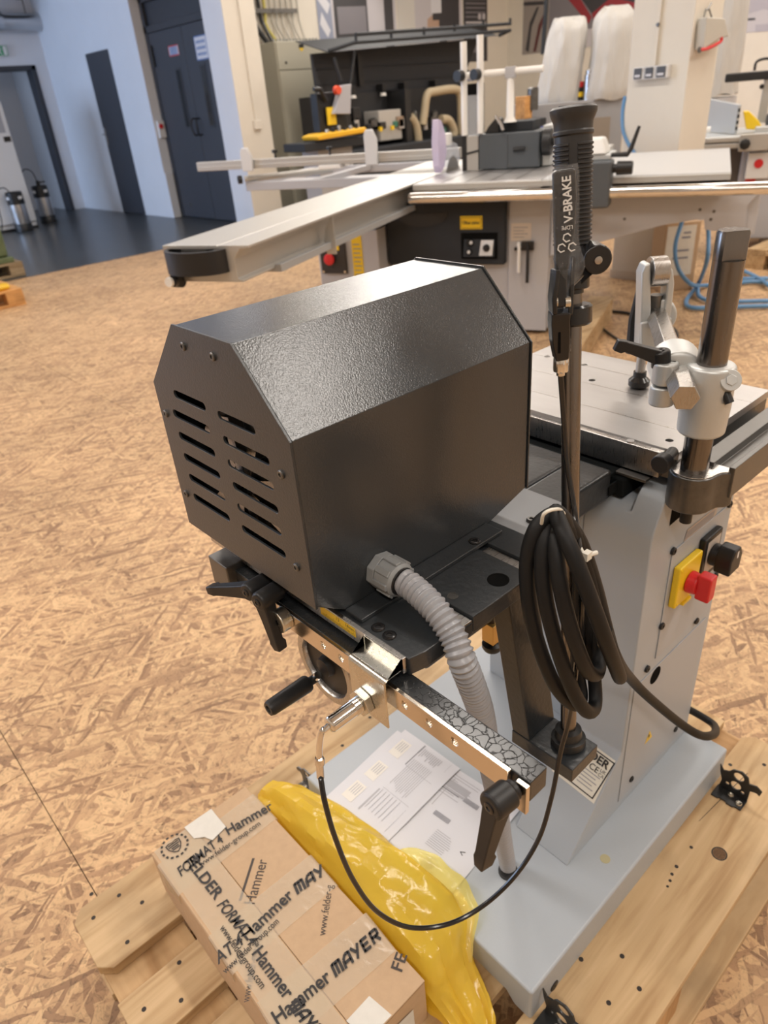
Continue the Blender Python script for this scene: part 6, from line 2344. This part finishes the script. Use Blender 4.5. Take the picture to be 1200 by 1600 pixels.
B().tube(smooth_path([(4.7857, 2.3700, 0.4982), (4.7178, 2.3618, 0.3492), (4.7147, 2.3176, 0.2097), (4.7575, 2.2348, 0.1092), (5.1102, 2.2963, 0.0200), (5.2209, 2.1732, 0.0200), (5.3598, 2.0771, 0.0200), (5.3641, 1.9511, 0.0200)], 8), .014, 8).out('hose_loop', BLUE_HOSE, ah)
B().tube(smooth_path([(4.7926, 2.2142, 0.5326), (4.7622, 2.1677, 0.4157), (4.7046, 2.1288, 0.2705), (5.0642, 2.3316, 0.0300), (4.7031, 2.2249, 0.0200), (4.5409, 2.1195, 0.0200), (4.5904, 2.0071, 0.0200), (4.7156, 1.8580, 0.0200), (4.8136, 1.7240, 0.0200)], 8), .014, 8).out('hose_loop', BLUE_HOSE, ah)
B().tube(smooth_path([(4.9876, 2.2963, 0.0500), (4.7958, 2.1881, 0.0300), (4.7477, 2.0833, 0.0200), (4.8116, 1.9425, 0.0200), (4.9303, 1.7721, 0.0200)], 8), .014, 8).out('hose_loop', BLUE_HOSE, ah)
B().tube(smooth_path([(5.7236, 2.3556, 0.0200), (5.4725, 2.1051, 0.0300), (5.2391, 1.9015, 0.0300)], 8), .014, 8).out('hose_loop', BLUE_HOSE, ah)
B().tube(smooth_path([(4.9692, 2.1448, 0.0150), (5.3256, 2.2215, 0.0200), (5.4982, 2.0242, 0.0200)], 6), .014, 8).out('hose_loop', BLUE_HOSE, ah)
# hose coming down the column behind the saw
hh = thing('air_hose', 'blue air hose hanging down beside the column behind the saw table', 'hose', (5.05, 3.12, 1.0))
B().tube(smooth_path([(5.1138, 3.0663, 1.2295), (5.1073, 3.0718, 1.1324), (5.0943, 3.0459, 1.0129), (5.0955, 2.9797, 0.9104), (5.0690, 2.8799, 0.8310)], 8), .013, 8).out('hose', BLUE_HOSE, hh)
beam = B(frame_at((3.05, 1.985, 0), (math.cos(.40), math.sin(.40), 0), (-math.sin(.40), math.cos(.40), 0))).box((0, 0, .001), (1.20, .15, .13))
tag(beam.out('wooden_beam', PINE_X, bevel=0.004), 'pale wooden beam lying on the floor in front of the saw', 'beam')
cabl = B().tube(smooth_path([(4.2393, 2.5099, 0.0100), (4.2496, 2.3746, 0.0100), (4.1938, 2.1849, 0.0100), (4.1080, 2.0104, 0.0100), (3.9749, 1.9072, 0.0100), (3.7389, 1.8319, 0.0100), (3.5088, 1.8758, 0.0100)], 8), .009, 8)
tag(cabl.out('floor_cable', BLACK), 'black cable lying on the floor behind the workpiece clamp', 'cable')
cab2 = B().tube(smooth_path([(4.1352, 2.7141, 0.0140), (3.9418, 2.4393, 0.0120), (3.7328, 2.1514, 0.0120), (3.6475, 1.9566, 0.0120)], 8), .008, 8)
tag(cab2.out('floor_cable', BLACK), 'black cable running over the pale wooden beam', 'cable')
plt2 = small_pallet('loading_pallet', 'small pale pallet on the floor beyond the round post', 6.72, 1.72, PINE_X, .9, .62)
t = B().box((5.95, 1.86, .1445), (6.38, 2.22, .19))
tag(t.out('white_carton', PAPER, bevel=0.003), 'flat white carton lying on the small pallet beyond the post', 'box')
plt3 = small_pallet('loading_pallet', 'pale pallet under the planing machine at the right edge', 7.75, 2.02, PINE_X, 1.2, .9)

# ================================================================== planing machine at the right edge
RT = frame_at((5.86, 2.83, 0), (math.cos(math.radians(25)), math.sin(math.radians(25)), 0), (-math.sin(math.radians(25)), math.cos(math.radians(25)), 0))


def RB():
    return B(Matrix(RT))


pm = thing('planing_machine', 'grey planing machine with an upright aluminium fence at the right edge', 'machine', (6.4, 2.4, 0.145))
b = RB()
sbox(b, .15, .85, .30, 1.30, .145, .84)
b.out('cabinet', SAW_GREY, pm, bevel=0.01)
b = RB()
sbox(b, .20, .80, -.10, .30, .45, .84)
b.out('rear_cover', mat('cover_brown', (0.10, 0.08, 0.065), 0.6), pm)  # one even dark brown over the whole cover
b = RB()
sbox(b, .0, .9, -.12, 1.3, .86, .90)
b.out('planer_table', ALU, pm, bevel=0.004)
b = RB()
sbox(b, -.03, -.001, -.02, 1.3, .82, .855)
sbox(b, -.03, -.001, -.02, 1.3, .865, .895)
b.out('front_rail', ALU_BAR, pm, bevel=0.004)
b = RB()
sbox(b, -.07, -.031, .26, .46, .80, .915)
rk = b.out('rail_clamp', ALU_BAR, pm, bevel=0.006)
B().lathe(RT @ Vector((-.071, -.30, .85)), RT.to_3x3() @ Vector((-1, 0, 0)), [(0, .035), (.03, .038), (.035, .03)], 8).out('star_knob', BLACK, rk)
b = RB()
b.loft([[(.90, .12, .91), (.90, .12, 1.16), (.93, .10, 1.16), (.93, .10, .91)], [(.12, -.22, .905), (.12, -.22, 1.10), (.15, -.24, 1.10), (.15, -.24, .905)]])
b.out('planer_fence', mat('fence_grey', (0.45, 0.47, 0.49), 0.42), pm, bevel=0.003)
for z_ in (.945, .985, 1.025, 1.065):
    b = RB()
    sbox(b, .112, .119, .222, .238, z_ - .012, z_ + .012)
    b.out('profile_slot', BLACK, pm)
b = RB()
b.tube([(.15, .20, .93), (.15, -.05, .945)], .022, 12)
b.out('round_bar', WHITE_MET, pm)
b = RB()
b.prism([(-.30, .93), (-.42, .92), (-.38, .98), (-.30, 1.05), (-.26, 1.05)], 'x', .18, .30)
b.out('yellow_guard', YELLOW, pm, bevel=0.006)
b = RB()
sbox(b, .02, .14, .36, .62, .905, .95)
b.out('guard_arm', ALU, pm, bevel=0.004)
b = RB()
sbox(b, .10, .90, .46, 1.3, .90, 1.0)
b.out('cutter_cover', SAW_DARK, pm, bevel=0.02)
b = RB()
sbox(b, .45, .55, .10, 1.2, 1.245, 1.305)
b.out('black_beam', BLACK, pm, bevel=0.01)
for v_ in (.38, .62):
    b = RB()
    sbox(b, .48, .53, v_, v_ + .06, .95, 1.245)
    b.out('beam_post', ALU_BAR, pm, bevel=0.004)
    b = RB()
    b.lathe((.47, -(v_ - .01), 1.20), (-1, 0, 0), [(0, .018), (.03, .016)], 10)
    b.out('post_knob', BLACK, pm)
b = RB()
b.tube(smooth_path([(.5, -.30, 1.31), (.5, -.31, 1.37), (.5, -.40, 1.38), (.5, -.48, 1.33), (.5, -.55, 1.31)], 5), .010, 8)
b.out('handle_loop', BLACK, pm)
b = RB()
sbox(b, .02, .14, .34, .50, .60, .78)
sc2 = b.out('switch_box', mat('white_plastic', (0.72, 0.72, 0.72), 0.4), pm, bevel=0.008)
B().lathe(RT @ Vector((.0195, -.42, .705)), RT.to_3x3() @ Vector((-1, 0, 0)), [(0, .032), (.012, .030)], 18).out('red_mark', RED, sc2)
b = RB()
sbox(b, .06, .12, .35, .42, .50, .598)
b.out('red_plug', RED, pm)

# ================================================================== dust collectors with white filter bags
def bag_mesh(name, rings, parent, seed, n=40):
    """cloth filter bag: slack vertical folds, flat gathered top"""
    rg = random.Random(seed)
    b = B()
    rows = []
    ph = [rg.uniform(0, 6.3) for _ in range(4)]
    P = smooth_path([Vector(c) for c, rx, ry in rings], 4)
    n_r = len(rings)
    for j, c in enumerate(P):
        f = j / 4
        i = min(int(f), n_r - 2)
        t = f - i
        rx = rings[i][1] * (1 - t) + rings[i + 1][1] * t
        ry = rings[i][2] * (1 - t) + rings[i + 1][2] * t
        row = []
        for k in range(n):
            a = 2 * math.pi * k / n
            q = 1 + .07 * math.sin(3 * a + ph[0] + j * .10) + .05 * math.sin(7 * a + ph[1] - j * .16) + .03 * math.sin(11 * a + ph[2] + j * .4)
            row.append(c + Vector((.765, -.644, 0)) * rx * math.copysign(abs(math.cos(a)) ** .8, math.cos(a)) * q + Vector((.644, .765, 0)) * ry * math.sin(a) * q + Vector((0, 0, .012 * math.sin(5 * a + ph[3]))))
        rows.append(row)
    b.loft(rows)
    return b.out(name, BAG, parent)


dm = thing('dust_collector', 'grey dust collector with two tall white filter bags left of the column', 'dust collector', (6.75, 4.5, 0))
ctr = Vector((6.75, 4.35))
b = B(frame_at((6.55, 4.42, 0), (.644, .765, 0), (-.765, .644, 0)))
b.box((0.0, -.45, .02), (.7, .48, 1.18))
dmb = b.out('casing', mat('casing_grey', (0.30, 0.30, 0.31), 0.5), dm, bevel=0.01)
b = B(frame_at((6.55, 4.42, 0), (.644, .765, 0), (-.765, .644, 0)))
b.box((-.012, -.32, .50), (-.0005, .02, 1.03))
b.out('clear_sack', mat('sack_brown', (0.26, 0.22, 0.18), 0.35), dmb, bevel=0.004)
b = B(frame_at((6.55, 4.42, 0), (.644, .765, 0), (-.765, .644, 0)))
b.box((-.010, -.16, 1.06), (-.0005, -.08, 1.14))
b.out('dark_badge', BLACK, dmb)
bag_mesh('filter_bag', [((6.6184, 4.6855, 1.1550), .19, .16), ((6.6106, 4.6920, 1.2313), .20, .18), ((6.6307, 4.6751, 1.4406), .19, .18), ((6.6548, 4.6548, 1.6430), .180, .17), ((6.6724, 4.6400, 1.7662), .170, .14), ((6.6741, 4.6386, 1.8300), .145, .06), ((6.6732, 4.6394, 1.8496), .125, .02)], dm, 5)
bag_mesh('filter_bag', [((6.8392, 4.3170, 1.1728), .185, .16), ((6.8388, 4.3174, 1.2520), .19, .18), ((6.8514, 4.3067, 1.4825), .175, .18), ((6.8590, 4.3003, 1.7055), .170, .17), ((6.8697, 4.2914, 1.8111), .165, .14), ((6.8788, 4.2837, 1.8724), .130, .06), ((6.8816, 4.2814, 1.8959), .105, .02)], dm, 9)
d2 = thing('dust_collector', 'white filter bag of a dust collector right of the column', 'dust collector', (7.9, 3.75, 0))
bag_mesh('filter_bag', [((7.8301, 3.6747, 1.1223), .16, .16), ((7.8272, 3.6771, 1.2193), .15, .16), ((7.8264, 3.6778, 1.4808), .155, .16), ((7.8210, 3.6824, 1.7327), .155, .16), ((7.8066, 3.6945, 1.9761), .15, .15), ((7.8015, 3.6988, 2.0474), .05, .05)], d2, 3)
B().cyl((7.85, 3.72, 0), (7.85, 3.72, 1.1), .20, n=20).out('drum', SAW_GREY, d2)
# bits on top of the collector casing
t = tag(B().lathe(Vector((6.6989, 4.4010, 1.1692)[:2] + (1.1805,)), (0, 0, 1), [(0, .055), (.20, .055), (.21, .045), (.24, .045), (.245, .03)], 16).out('spray_can', STAINLESS), 'silver spray can standing between the two white filter bags', 'can')
t = thing('spray_can', 'dark spray can with a red cap beside the silver can', 'can', (6.6583, 4.4678, 1.1907))
p = Vector((6.7025, 4.5043, 1.1846)[:2] + (1.1805,))
B().lathe(p, (0, 0, 1), [(0, .04), (.10, .04), (.11, .03)], 14).out('can_body', BLACK, t)
B().lathe(p + Vector((0, 0, .11)), (0, 0, 1), [(0, .032), (.045, .030)], 14).out('cap', RED, t)
B().lathe(p + Vector((0, 0, .03)), (0, 0, 1), [(0, .0405), (.04, .0405)], 14).out('yellow_band', YELLOW, t)
t = thing('tool_tray', 'dark tray of tools standing behind the spindle fence', 'tray', (5.9506, 4.5416, 1.0571))
p = Vector((5.9899, 4.5244, 1.1459))
B().lathe(p, (0, 0, 1), [(0, .05), (.17, .05), (.18, .04)], 14).out('bottle', STEEL_DARK, t)
p2 = Vector((5.9273, 4.5770, 1.1317))
B().box(p2 + Vector((-.06, -.06, -.05)), p2 + Vector((.05, .05, .13))).out('wood_block', PINE_ORANGE, t, bevel=0.004)
B().box(p2 + Vector((-.20, -.10, -1.2)), p2 + Vector((.22, .16, -.055))).out('stand', SAW_DARK, t, bevel=0.01)

# ================================================================== back row: electrical cabinet, edge bander, small machine, posters
ec_ = thing('electrical_cabinet', 'tall beige electrical cabinet behind the outrigger fence', 'cabinet', (6.9, 9.2, 0))
B().box((6.42, 9.02, 0.02), (7.40, YB - .002, 2.08)).out('body', BEIGE_CAB, ec_, bevel=0.006)
B().box((6.435, 9.0, .06), (7.39, 9.019, 1.75)).out('lower_door', BEIGE_CAB, ec_, bevel=0.004)
up_ = B().box((6.435, 9.0, 1.76), (7.39, 9.019, 2.07)).out('upper_door', BEIGE_CAB, ec_, bevel=0.004)
B().box((6.80, 8.996, 2.00), (6.88, 8.9995, 2.04)).out('black_plate', BLACK, up_)
B().prism([(6.80, 1.995), (6.88, 1.995), (6.84, 1.955)], 'y', 8.996, 8.9995).out('hazard_triangle', YELLOW, up_)
B().lathe((6.56, 9.0, 1.84), (0, -1, 0), [(0, .018), (.008, .016)], 10).out('lock', STEEL_DARK, up_)
bpl = B()
for k in range(14):
    bpl.lathe((6.55 + .055 * k, 9.2, 2.08), (0, 0, 1), [(0, .018), (.04, .018)], 8)
bpl.out('cable_entry', mat('entry_grey', (0.35, 0.35, 0.33), 0.5), ec_, stuff=True)
rgc = random.Random(8)
wcab = thing('wall_cables', 'bundle of wall cables running down into the beige cabinet', 'cables', (6.6, YB - .05, 2.4))
for k in range(9):
    x0 = 6.42 + .09 * k
    m_ = (BLACK, BLACK, mat('cable_yellow', (0.55, 0.48, 0.12), 0.5), mat('cable_grey', (0.45, 0.43, 0.38), 0.5))[min(k, 3) if k < 3 else 3]
    B().tube(smooth_path([(x0 - .05 * (k < 2), YB - .035, CEIL), (x0, YB - .035, 2.55), (x0 + rgc.uniform(-.03, .03), YB - .05, 2.3), (6.5 + .08 * k, YB - .15, 2.08)], 5), (.035, .022, .02, .012)[min(k, 3)], 8).out('cable', m_, wcab)
B().box((6.38, YB - .075, 2.42), (7.10, YB - .062, 2.47)).out('cable_rail', STEEL_DARK, wcab)
cj = thing('junction_box', 'small white junction box and conduit on the cream pier', 'junction box', (5.61, 8.48, 1.17))
B().box((5.565, 8.45, 1.12), (5.665, 8.4895, 1.22)).out('housing', CREAM, cj, bevel=0.006)
B().box((5.595, 8.465, 1.22), (5.625, 8.4895, CEIL)).out('conduit', CREAM, cj, bevel=0.003)

EB = thing('edge_bander', 'long black edge banding machine with its lid raised behind the saw', 'machine', (7.8, 7.9, 0))
# raised lid: sloping panel with frame, back panel, body, hooks
b = B()
b.loft([[(6.28, 7.75, 1.86), (9.45, 7.75, 1.98), (9.45, 7.79, 1.98), (6.28, 7.79, 1.86)], [(6.28, 8.35, 2.02), (9.45, 8.35, 2.14), (9.45, 8.39, 2.14), (6.28, 8.39, 2.02)]])
b.out('lid_top', SAW_DARK, EB, bevel=0.004)
b = B()
for zz in (1.965, 2.045):
    b.tube([(6.62, 7.62, zz - .03), (9.53, 7.62, zz + .06)], .020, 8)
for k in range(6):
    xx = 6.62 + .58 * k
    b.tube([(xx, 7.62, 1.935 + .031 * k), (xx, 7.62, 2.015 + .031 * k)], .018, 6)
b.tube([(6.62, 7.62, 1.94), (6.30, 7.77, 1.87)], .022, 8)
b.tube([(9.53, 7.62, 2.03), (9.45, 7.77, 1.98)], .022, 8)
b.out('lid_rail', SAW_DARK, EB)
b = B()
b.prism([(6.32, 1.42), (9.0, 1.42), (9.40, 1.98), (6.30, 1.87)], 'y', 8.10, 8.14)
b.out('back_panel', mat('panel_anthracite', (0.034, 0.036, 0.042), 0.6, spec=0.3), EB, bevel=0.004)
for (za, zb_) in ((1.53, 1.545), (1.70, 1.712)):
    B().box((6.33, 8.085, za), (9.05, 8.099, zb_)).out('panel_fold', SAW_DARK, EB)
B().box((6.99, 8.04, 1.50), (7.06, 8.098, 1.86)).out('gas_strut', BLACK, EB)
B().tube([(6.70, 7.75, 1.86), (6.46, 7.70, 1.30)], .018, 8).out('gas_strut', BLACK, EB)
B().tube([(6.36, 7.75, 1.80), (6.42, 7.72, 1.55)], .022, 8).out('gas_strut', BLACK, EB)
for xx in (6.82, 7.35, 7.75, 8.35):
    hk = B().box((xx - .03, 7.97, 1.40), (xx + .03, 8.09, 1.50)).out('lamp_holder', BLACK, EB, bevel=0.004)
    B().lathe((xx, 8.0, 1.40), (0, 0, -1), [(0, .035), (.035, .045)], 12).out('lamp_spot', WHITE_MET, hk)
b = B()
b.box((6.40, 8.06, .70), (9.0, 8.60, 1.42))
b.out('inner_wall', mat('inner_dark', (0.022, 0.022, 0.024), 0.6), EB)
b = B()
b.box((6.36, 7.55, .02), (9.0, 8.6, .80))
b.out('body', SAW_DARK, EB, bevel=0.02)
b = B()
for xx in (6.40, 7.46, 8.95):
    b.box((xx, 7.70, .80), (xx + .10, 8.05, 1.42))
b.out('portal_post', BLACK, EB, stuff=True)
B().tube(smooth_path([(7.82, 7.75, .98), (7.86, 7.75, 1.12), (7.93, 7.75, 1.33), (8.08, 7.75, 1.36), (8.45, 7.75, 1.37), (8.58, 7.75, 1.30), (8.60, 7.75, 1.0), (8.60, 7.75, .80)], 6), .055, 12).out('suction_hose', TAN_HOSE, EB)
B().tube(smooth_path([(8.15, 7.72, 1.02), (8.30, 7.72, 1.00), (8.40, 7.72, .88), (8.40, 7.72, .78)], 6), .06, 12).out('suction_hose', TAN_HOSE, EB)
B().tube(smooth_path([(7.56, 7.72, 1.10), (7.66, 7.72, .98), (7.70, 7.72, .78)], 6), .055, 12).out('suction_hose', TAN_HOSE, EB)
rge = random.Random(12)
for k in range(16):
    xx = 6.55 + .85 * rge.random() if k < 9 else 7.6 + 1.2 * rge.random()
    zz = .80 + .35 * rge.random()
    w, h_ = .05 + .08 * rge.random(), .06 + .12 * rge.random()
    m_ = rge.choice([STEEL_DARK, BLACK, ALU, BLACK_GLOSS, mat('motor_green', (0.04, 0.16, 0.11), 0.4), mat('unit_brown', (0.28, 0.20, 0.14), 0.6), STAINLESS])
    if k % 3 == 0:
        B().lathe((xx, 7.80, zz), (0, 0, 1), [(0, w * .6), (h_, w * .6), (h_ + .02, w * .3)], 12).out('machining_unit', m_, EB)
    else:
        B().box((xx - w / 2, 7.72, zz), (xx + w / 2, 7.86, zz + h_)).out('machining_unit', m_, EB, bevel=0.006)
for xx in (6.97, 7.18):
    B().box((xx, 7.68, .97), (xx + .035, 7.719, 1.02)).out('yellow_part', YELLOW, EB)
B().box((7.02, 7.75, .85), (7.42, 8.05, 1.20)).out('grey_unit', mat('unit_pale', (0.42, 0.40, 0.37), 0.5), EB, bevel=0.01)

sm2 = thing('feed_machine', 'small black machine with a yellow table and grey control panel before the beige cabinet', 'machine', (5.65, 7.0, 0))
b = B()
b.prism([(5.27, 1.00), (5.93, 1.02), (5.97, 1.055), (5.95, 1.075), (5.35, 1.06), (5.25, 1.04)], 'y', 6.80, 7.10)
b.out('yellow_table', mat('orange_yellow', (0.80, 0.45, 0.02), 0.45), sm2, bevel=0.015)
B().box((5.10, 6.85, .90), (6.02, 7.25, .985)).out('table_frame', SAW_DARK, sm2, bevel=0.01)
B().box((5.35, 6.95, .02), (5.85, 7.25, .90)).out('stand', mat('stand_grey', (0.35, 0.35, 0.36), 0.5), sm2, bevel=0.01)
B().box((5.45, 7.00, 1.06), (5.86, 7.12, 1.44)).out('head', BLACK, sm2, bevel=0.01)
b = B()
P = [Vector(p) for p in ((5.7288, 6.8800, 1.4954), (5.8579, 6.8800, 1.5013), (5.8114, 6.8800, 1.2163), (5.5737, 6.8800, 1.2324))]
b.loft([P, [p + Vector((.02, .10, 0)) for p in P]])
b.out('control_panel', mat('panel_grey', (0.40, 0.40, 0.43), 0.45), sm2, bevel=0.006)
B().lathe((5.6651, 6.9200, 1.4530), (0, -1, 0), [(0, .045), (.05, .040)], 14).out('stop_button', mat('stop_orange', (0.70, 0.08, 0.03), 0.4), sm2)
B().box(Vector((5.5405, 6.9500, 1.2984)), Vector((5.5405, 6.9500, 1.2984)) + Vector((.115, .02, .25)) * 1.0 + Vector((0, 0, -.42))).out('yellow_label', YELLOW, sm2)
B().tube([(5.3833, 6.9500, 1.4808), (5.4699, 6.9500, 1.4765), (5.5565, 6.9700, 1.3591)], .022, 8).out('hand_lever', BLACK, sm2)
for k in range(6):
    xx = 5.42 + .085 * k
    B().lathe((xx, 6.84, 1.066), (0, 0, 1), [(0, .022), (.03 + .012 * (k % 3), .02)], 8).out('clamp_bolt', (ZINC, BLACK)[k % 2], sm2)

# posters on the back wall and the far wall: plain abstract prints
def poster(name, label, pts, base, parts, n):
    """flat wall print; parts = (u0,u1,v0,v1,material) rectangles or polygons in poster coordinates"""
    P = [Vector(p) for p in pts]                     # bl, br, tr, tl
    nn = (P[1] - P[0]).cross(P[3] - P[0]).normalized() * .004
    if nn.dot(Vector(n)) < 0:
        nn = -nn
    b = B()
    b.loft([P, [p + nn for p in P]])
    o = b.out(name, base, smooth=False)
    tag(o, label, 'poster', 'large prints on the hall walls')

    def at(u, v, k):
        return P[0].lerp(P[1], u).lerp(P[3].lerp(P[2], u), v) + nn * (1.15 + .12 * k)
    for k, (poly, m) in enumerate(parts):
        q = B()
        q.poly([at(u, v, k) for u, v in poly])
        q.out('printed_area', m, o, smooth=False)
    return o


def R4(u0, u1, v0, v1):
    return [(u0, v0), (u1, v0), (u1, v1), (u0, v1)]


GD = mat('print_dark', (0.045, 0.043, 0.048), 0.5)
GM = mat('print_mid', (0.20, 0.19, 0.21), 0.5)
GL_ = mat('print_light', (0.52, 0.50, 0.53), 0.5)
GB = mat('print_blue', (0.27, 0.30, 0.40), 0.5)
SKIN = mat('print_skin', (0.47, 0.32, 0.24), 0.5)
yb = YB - .001
poster('wall_poster', 'large wall print of dark machine shapes and pale windows above the raised lid', [(7.50, yb, 1.72), (9.02, yb, 1.80), (9.02, yb, 3.1), (7.50, yb, 3.1)], GL_,
       [(R4(0, .17, 0, 1), GB), ([(0.02, .62), (.12, .50), (.16, .58), (.05, .72)], PAPER), ([(0.02, .42), (.10, .30), (.14, .36), (.05, .52)], PAPER), (R4(.20, .62, .22, 1), GD), (R4(.24, .60, .32, .56), GM), (R4(.64, .80, .12, .9), GL_), (R4(.84, .96, 0, 1), GD)], (0, -1, 0))
poster('wall_poster', 'wall print of a hand holding a tool beside pale panels', [(9.06, yb, 1.9), (10.52, yb, 1.98), (10.52, yb, 3.1), (9.06, yb, 3.1)], GL_,
       [(R4(0, .25, 0, 1), mat('print_white', (0.62, 0.60, 0.56), 0.5)), ([(.42, .12), (.62, .10), (.66, .30), (.56, .42), (.44, .36)], SKIN), ([(.62, .05), (.95, .15), (.95, .8), (.70, .9), (.62, .4)], GD), (R4(.50, .66, .42, .70), PAPER), (R4(.52, .72, .34, .42), GD)], (0, -1, 0))
bl_ = poster('wall_poster', 'black information sheet with pale lines of print right of the raised lid', [(10.55, yb, 1.75), (11.15, yb, 1.75), (11.15, yb, 3.1), (10.55, yb, 3.1)], GD,
       [(R4(.08, .92, .46 + .045 * k, .475 + .045 * k), GM) for k in range(8)] + [(R4(.08, .92, .40, .42), GL_), (R4(.60, .72, .44, .50), GL_), (R4(.78, .90, .44, .50), GL_), (R4(.30, .70, .10, .28), GM)], (0, -1, 0))
xf = XMAX - .001
poster('wall_poster', 'wall print of a pale wheel arc and dark red shape behind the filter bags', [(11.6990, 9.0893, 1.7961), (11.6990, 6.7377, 1.7982), (11.6990, 6.7544, 2.7484), (11.6990, 9.0764, 3.0928)], GM,
       [(R4(0, .23, 0, 1), mat('print_brown_grey', (0.30, 0.27, 0.25), 0.5)), ([(.03, .05), (.06, .35), (.12, .52), (.14, .52), (.08, .30), (.06, .02)], GD), ([(.10, .02), (.14, .32), (.20, .50), (.215, .50), (.16, .26), (.125, .02)], mat('print_dark_red', (0.10, 0.03, 0.03), 0.5)), (R4(.0, .22, .54, .58), GD),
        ([(.36, .62), (.56, .28), (.58, .36), (.44, .68)], mat('print_red', (0.28, 0.03, 0.04), 0.5)), ([(.44, .68), (.58, .40), (.78, .56), (.98, .42), (.98, .95), (.5, .95)], GD), ([(.60, .30), (.72, .50), (.96, .38), (.98, .46), (.72, .58), (.58, .40)], mat('print_red', (0.28, 0.03, 0.04), 0.5)), (R4(.5, .98, 0, .22), GL_)], (-1, 0, 0))
poster('wall_poster', 'pale grey wall print at the top right corner', [(11.6990, 5.3245, 1.7397), (11.6990, 4.2084, 1.6982), (11.6990, 4.3789, 2.4601), (11.6990, 5.4844, 2.6287)], GL_,
       [(R4(0, .20, .16, .19), GD), (R4(.20, 1, .0, .10), mat('print_lilac', (0.42, 0.40, 0.45), 0.5)), ([(.1, .24), (.3, .30), (.6, .22), (1, .35), (1, 1), (.1, 1)], mat('print_lilac', (0.42, 0.40, 0.45), 0.5))], (-1, 0, 0))
pb = thing('pipe_post', 'thin dark vertical pipe beside the left white filter bag', 'pipe', (7.1363, 5.2536, 1.7428))
B().tube([(7.1454, 5.2459, 2.3711), (7.1202, 5.2671, 1.6059)], .022, 8).out('pipe', SAW_DARK, pb)
bk_ = thing('black_display', 'black hanging sample sheet and case below the right end of the raised lid', 'display', (9.35, 8.3, 1.3))
B().box((9.05, 8.45, .60), (9.60, 8.52, 1.42)).out('case', BLACK, bk_, bevel=0.01)
B().prism([(9.12, 1.44), (9.62, 1.46), (9.60, 1.56), (9.40, 1.66), (9.14, 1.56)], 'y', 8.40, 8.44).out('header', BLACK, bk_, bevel=0.006)
B().box((9.18, 8.394, 1.46), (9.58, 8.399, 1.54)).out('print_band', GB, bk_)
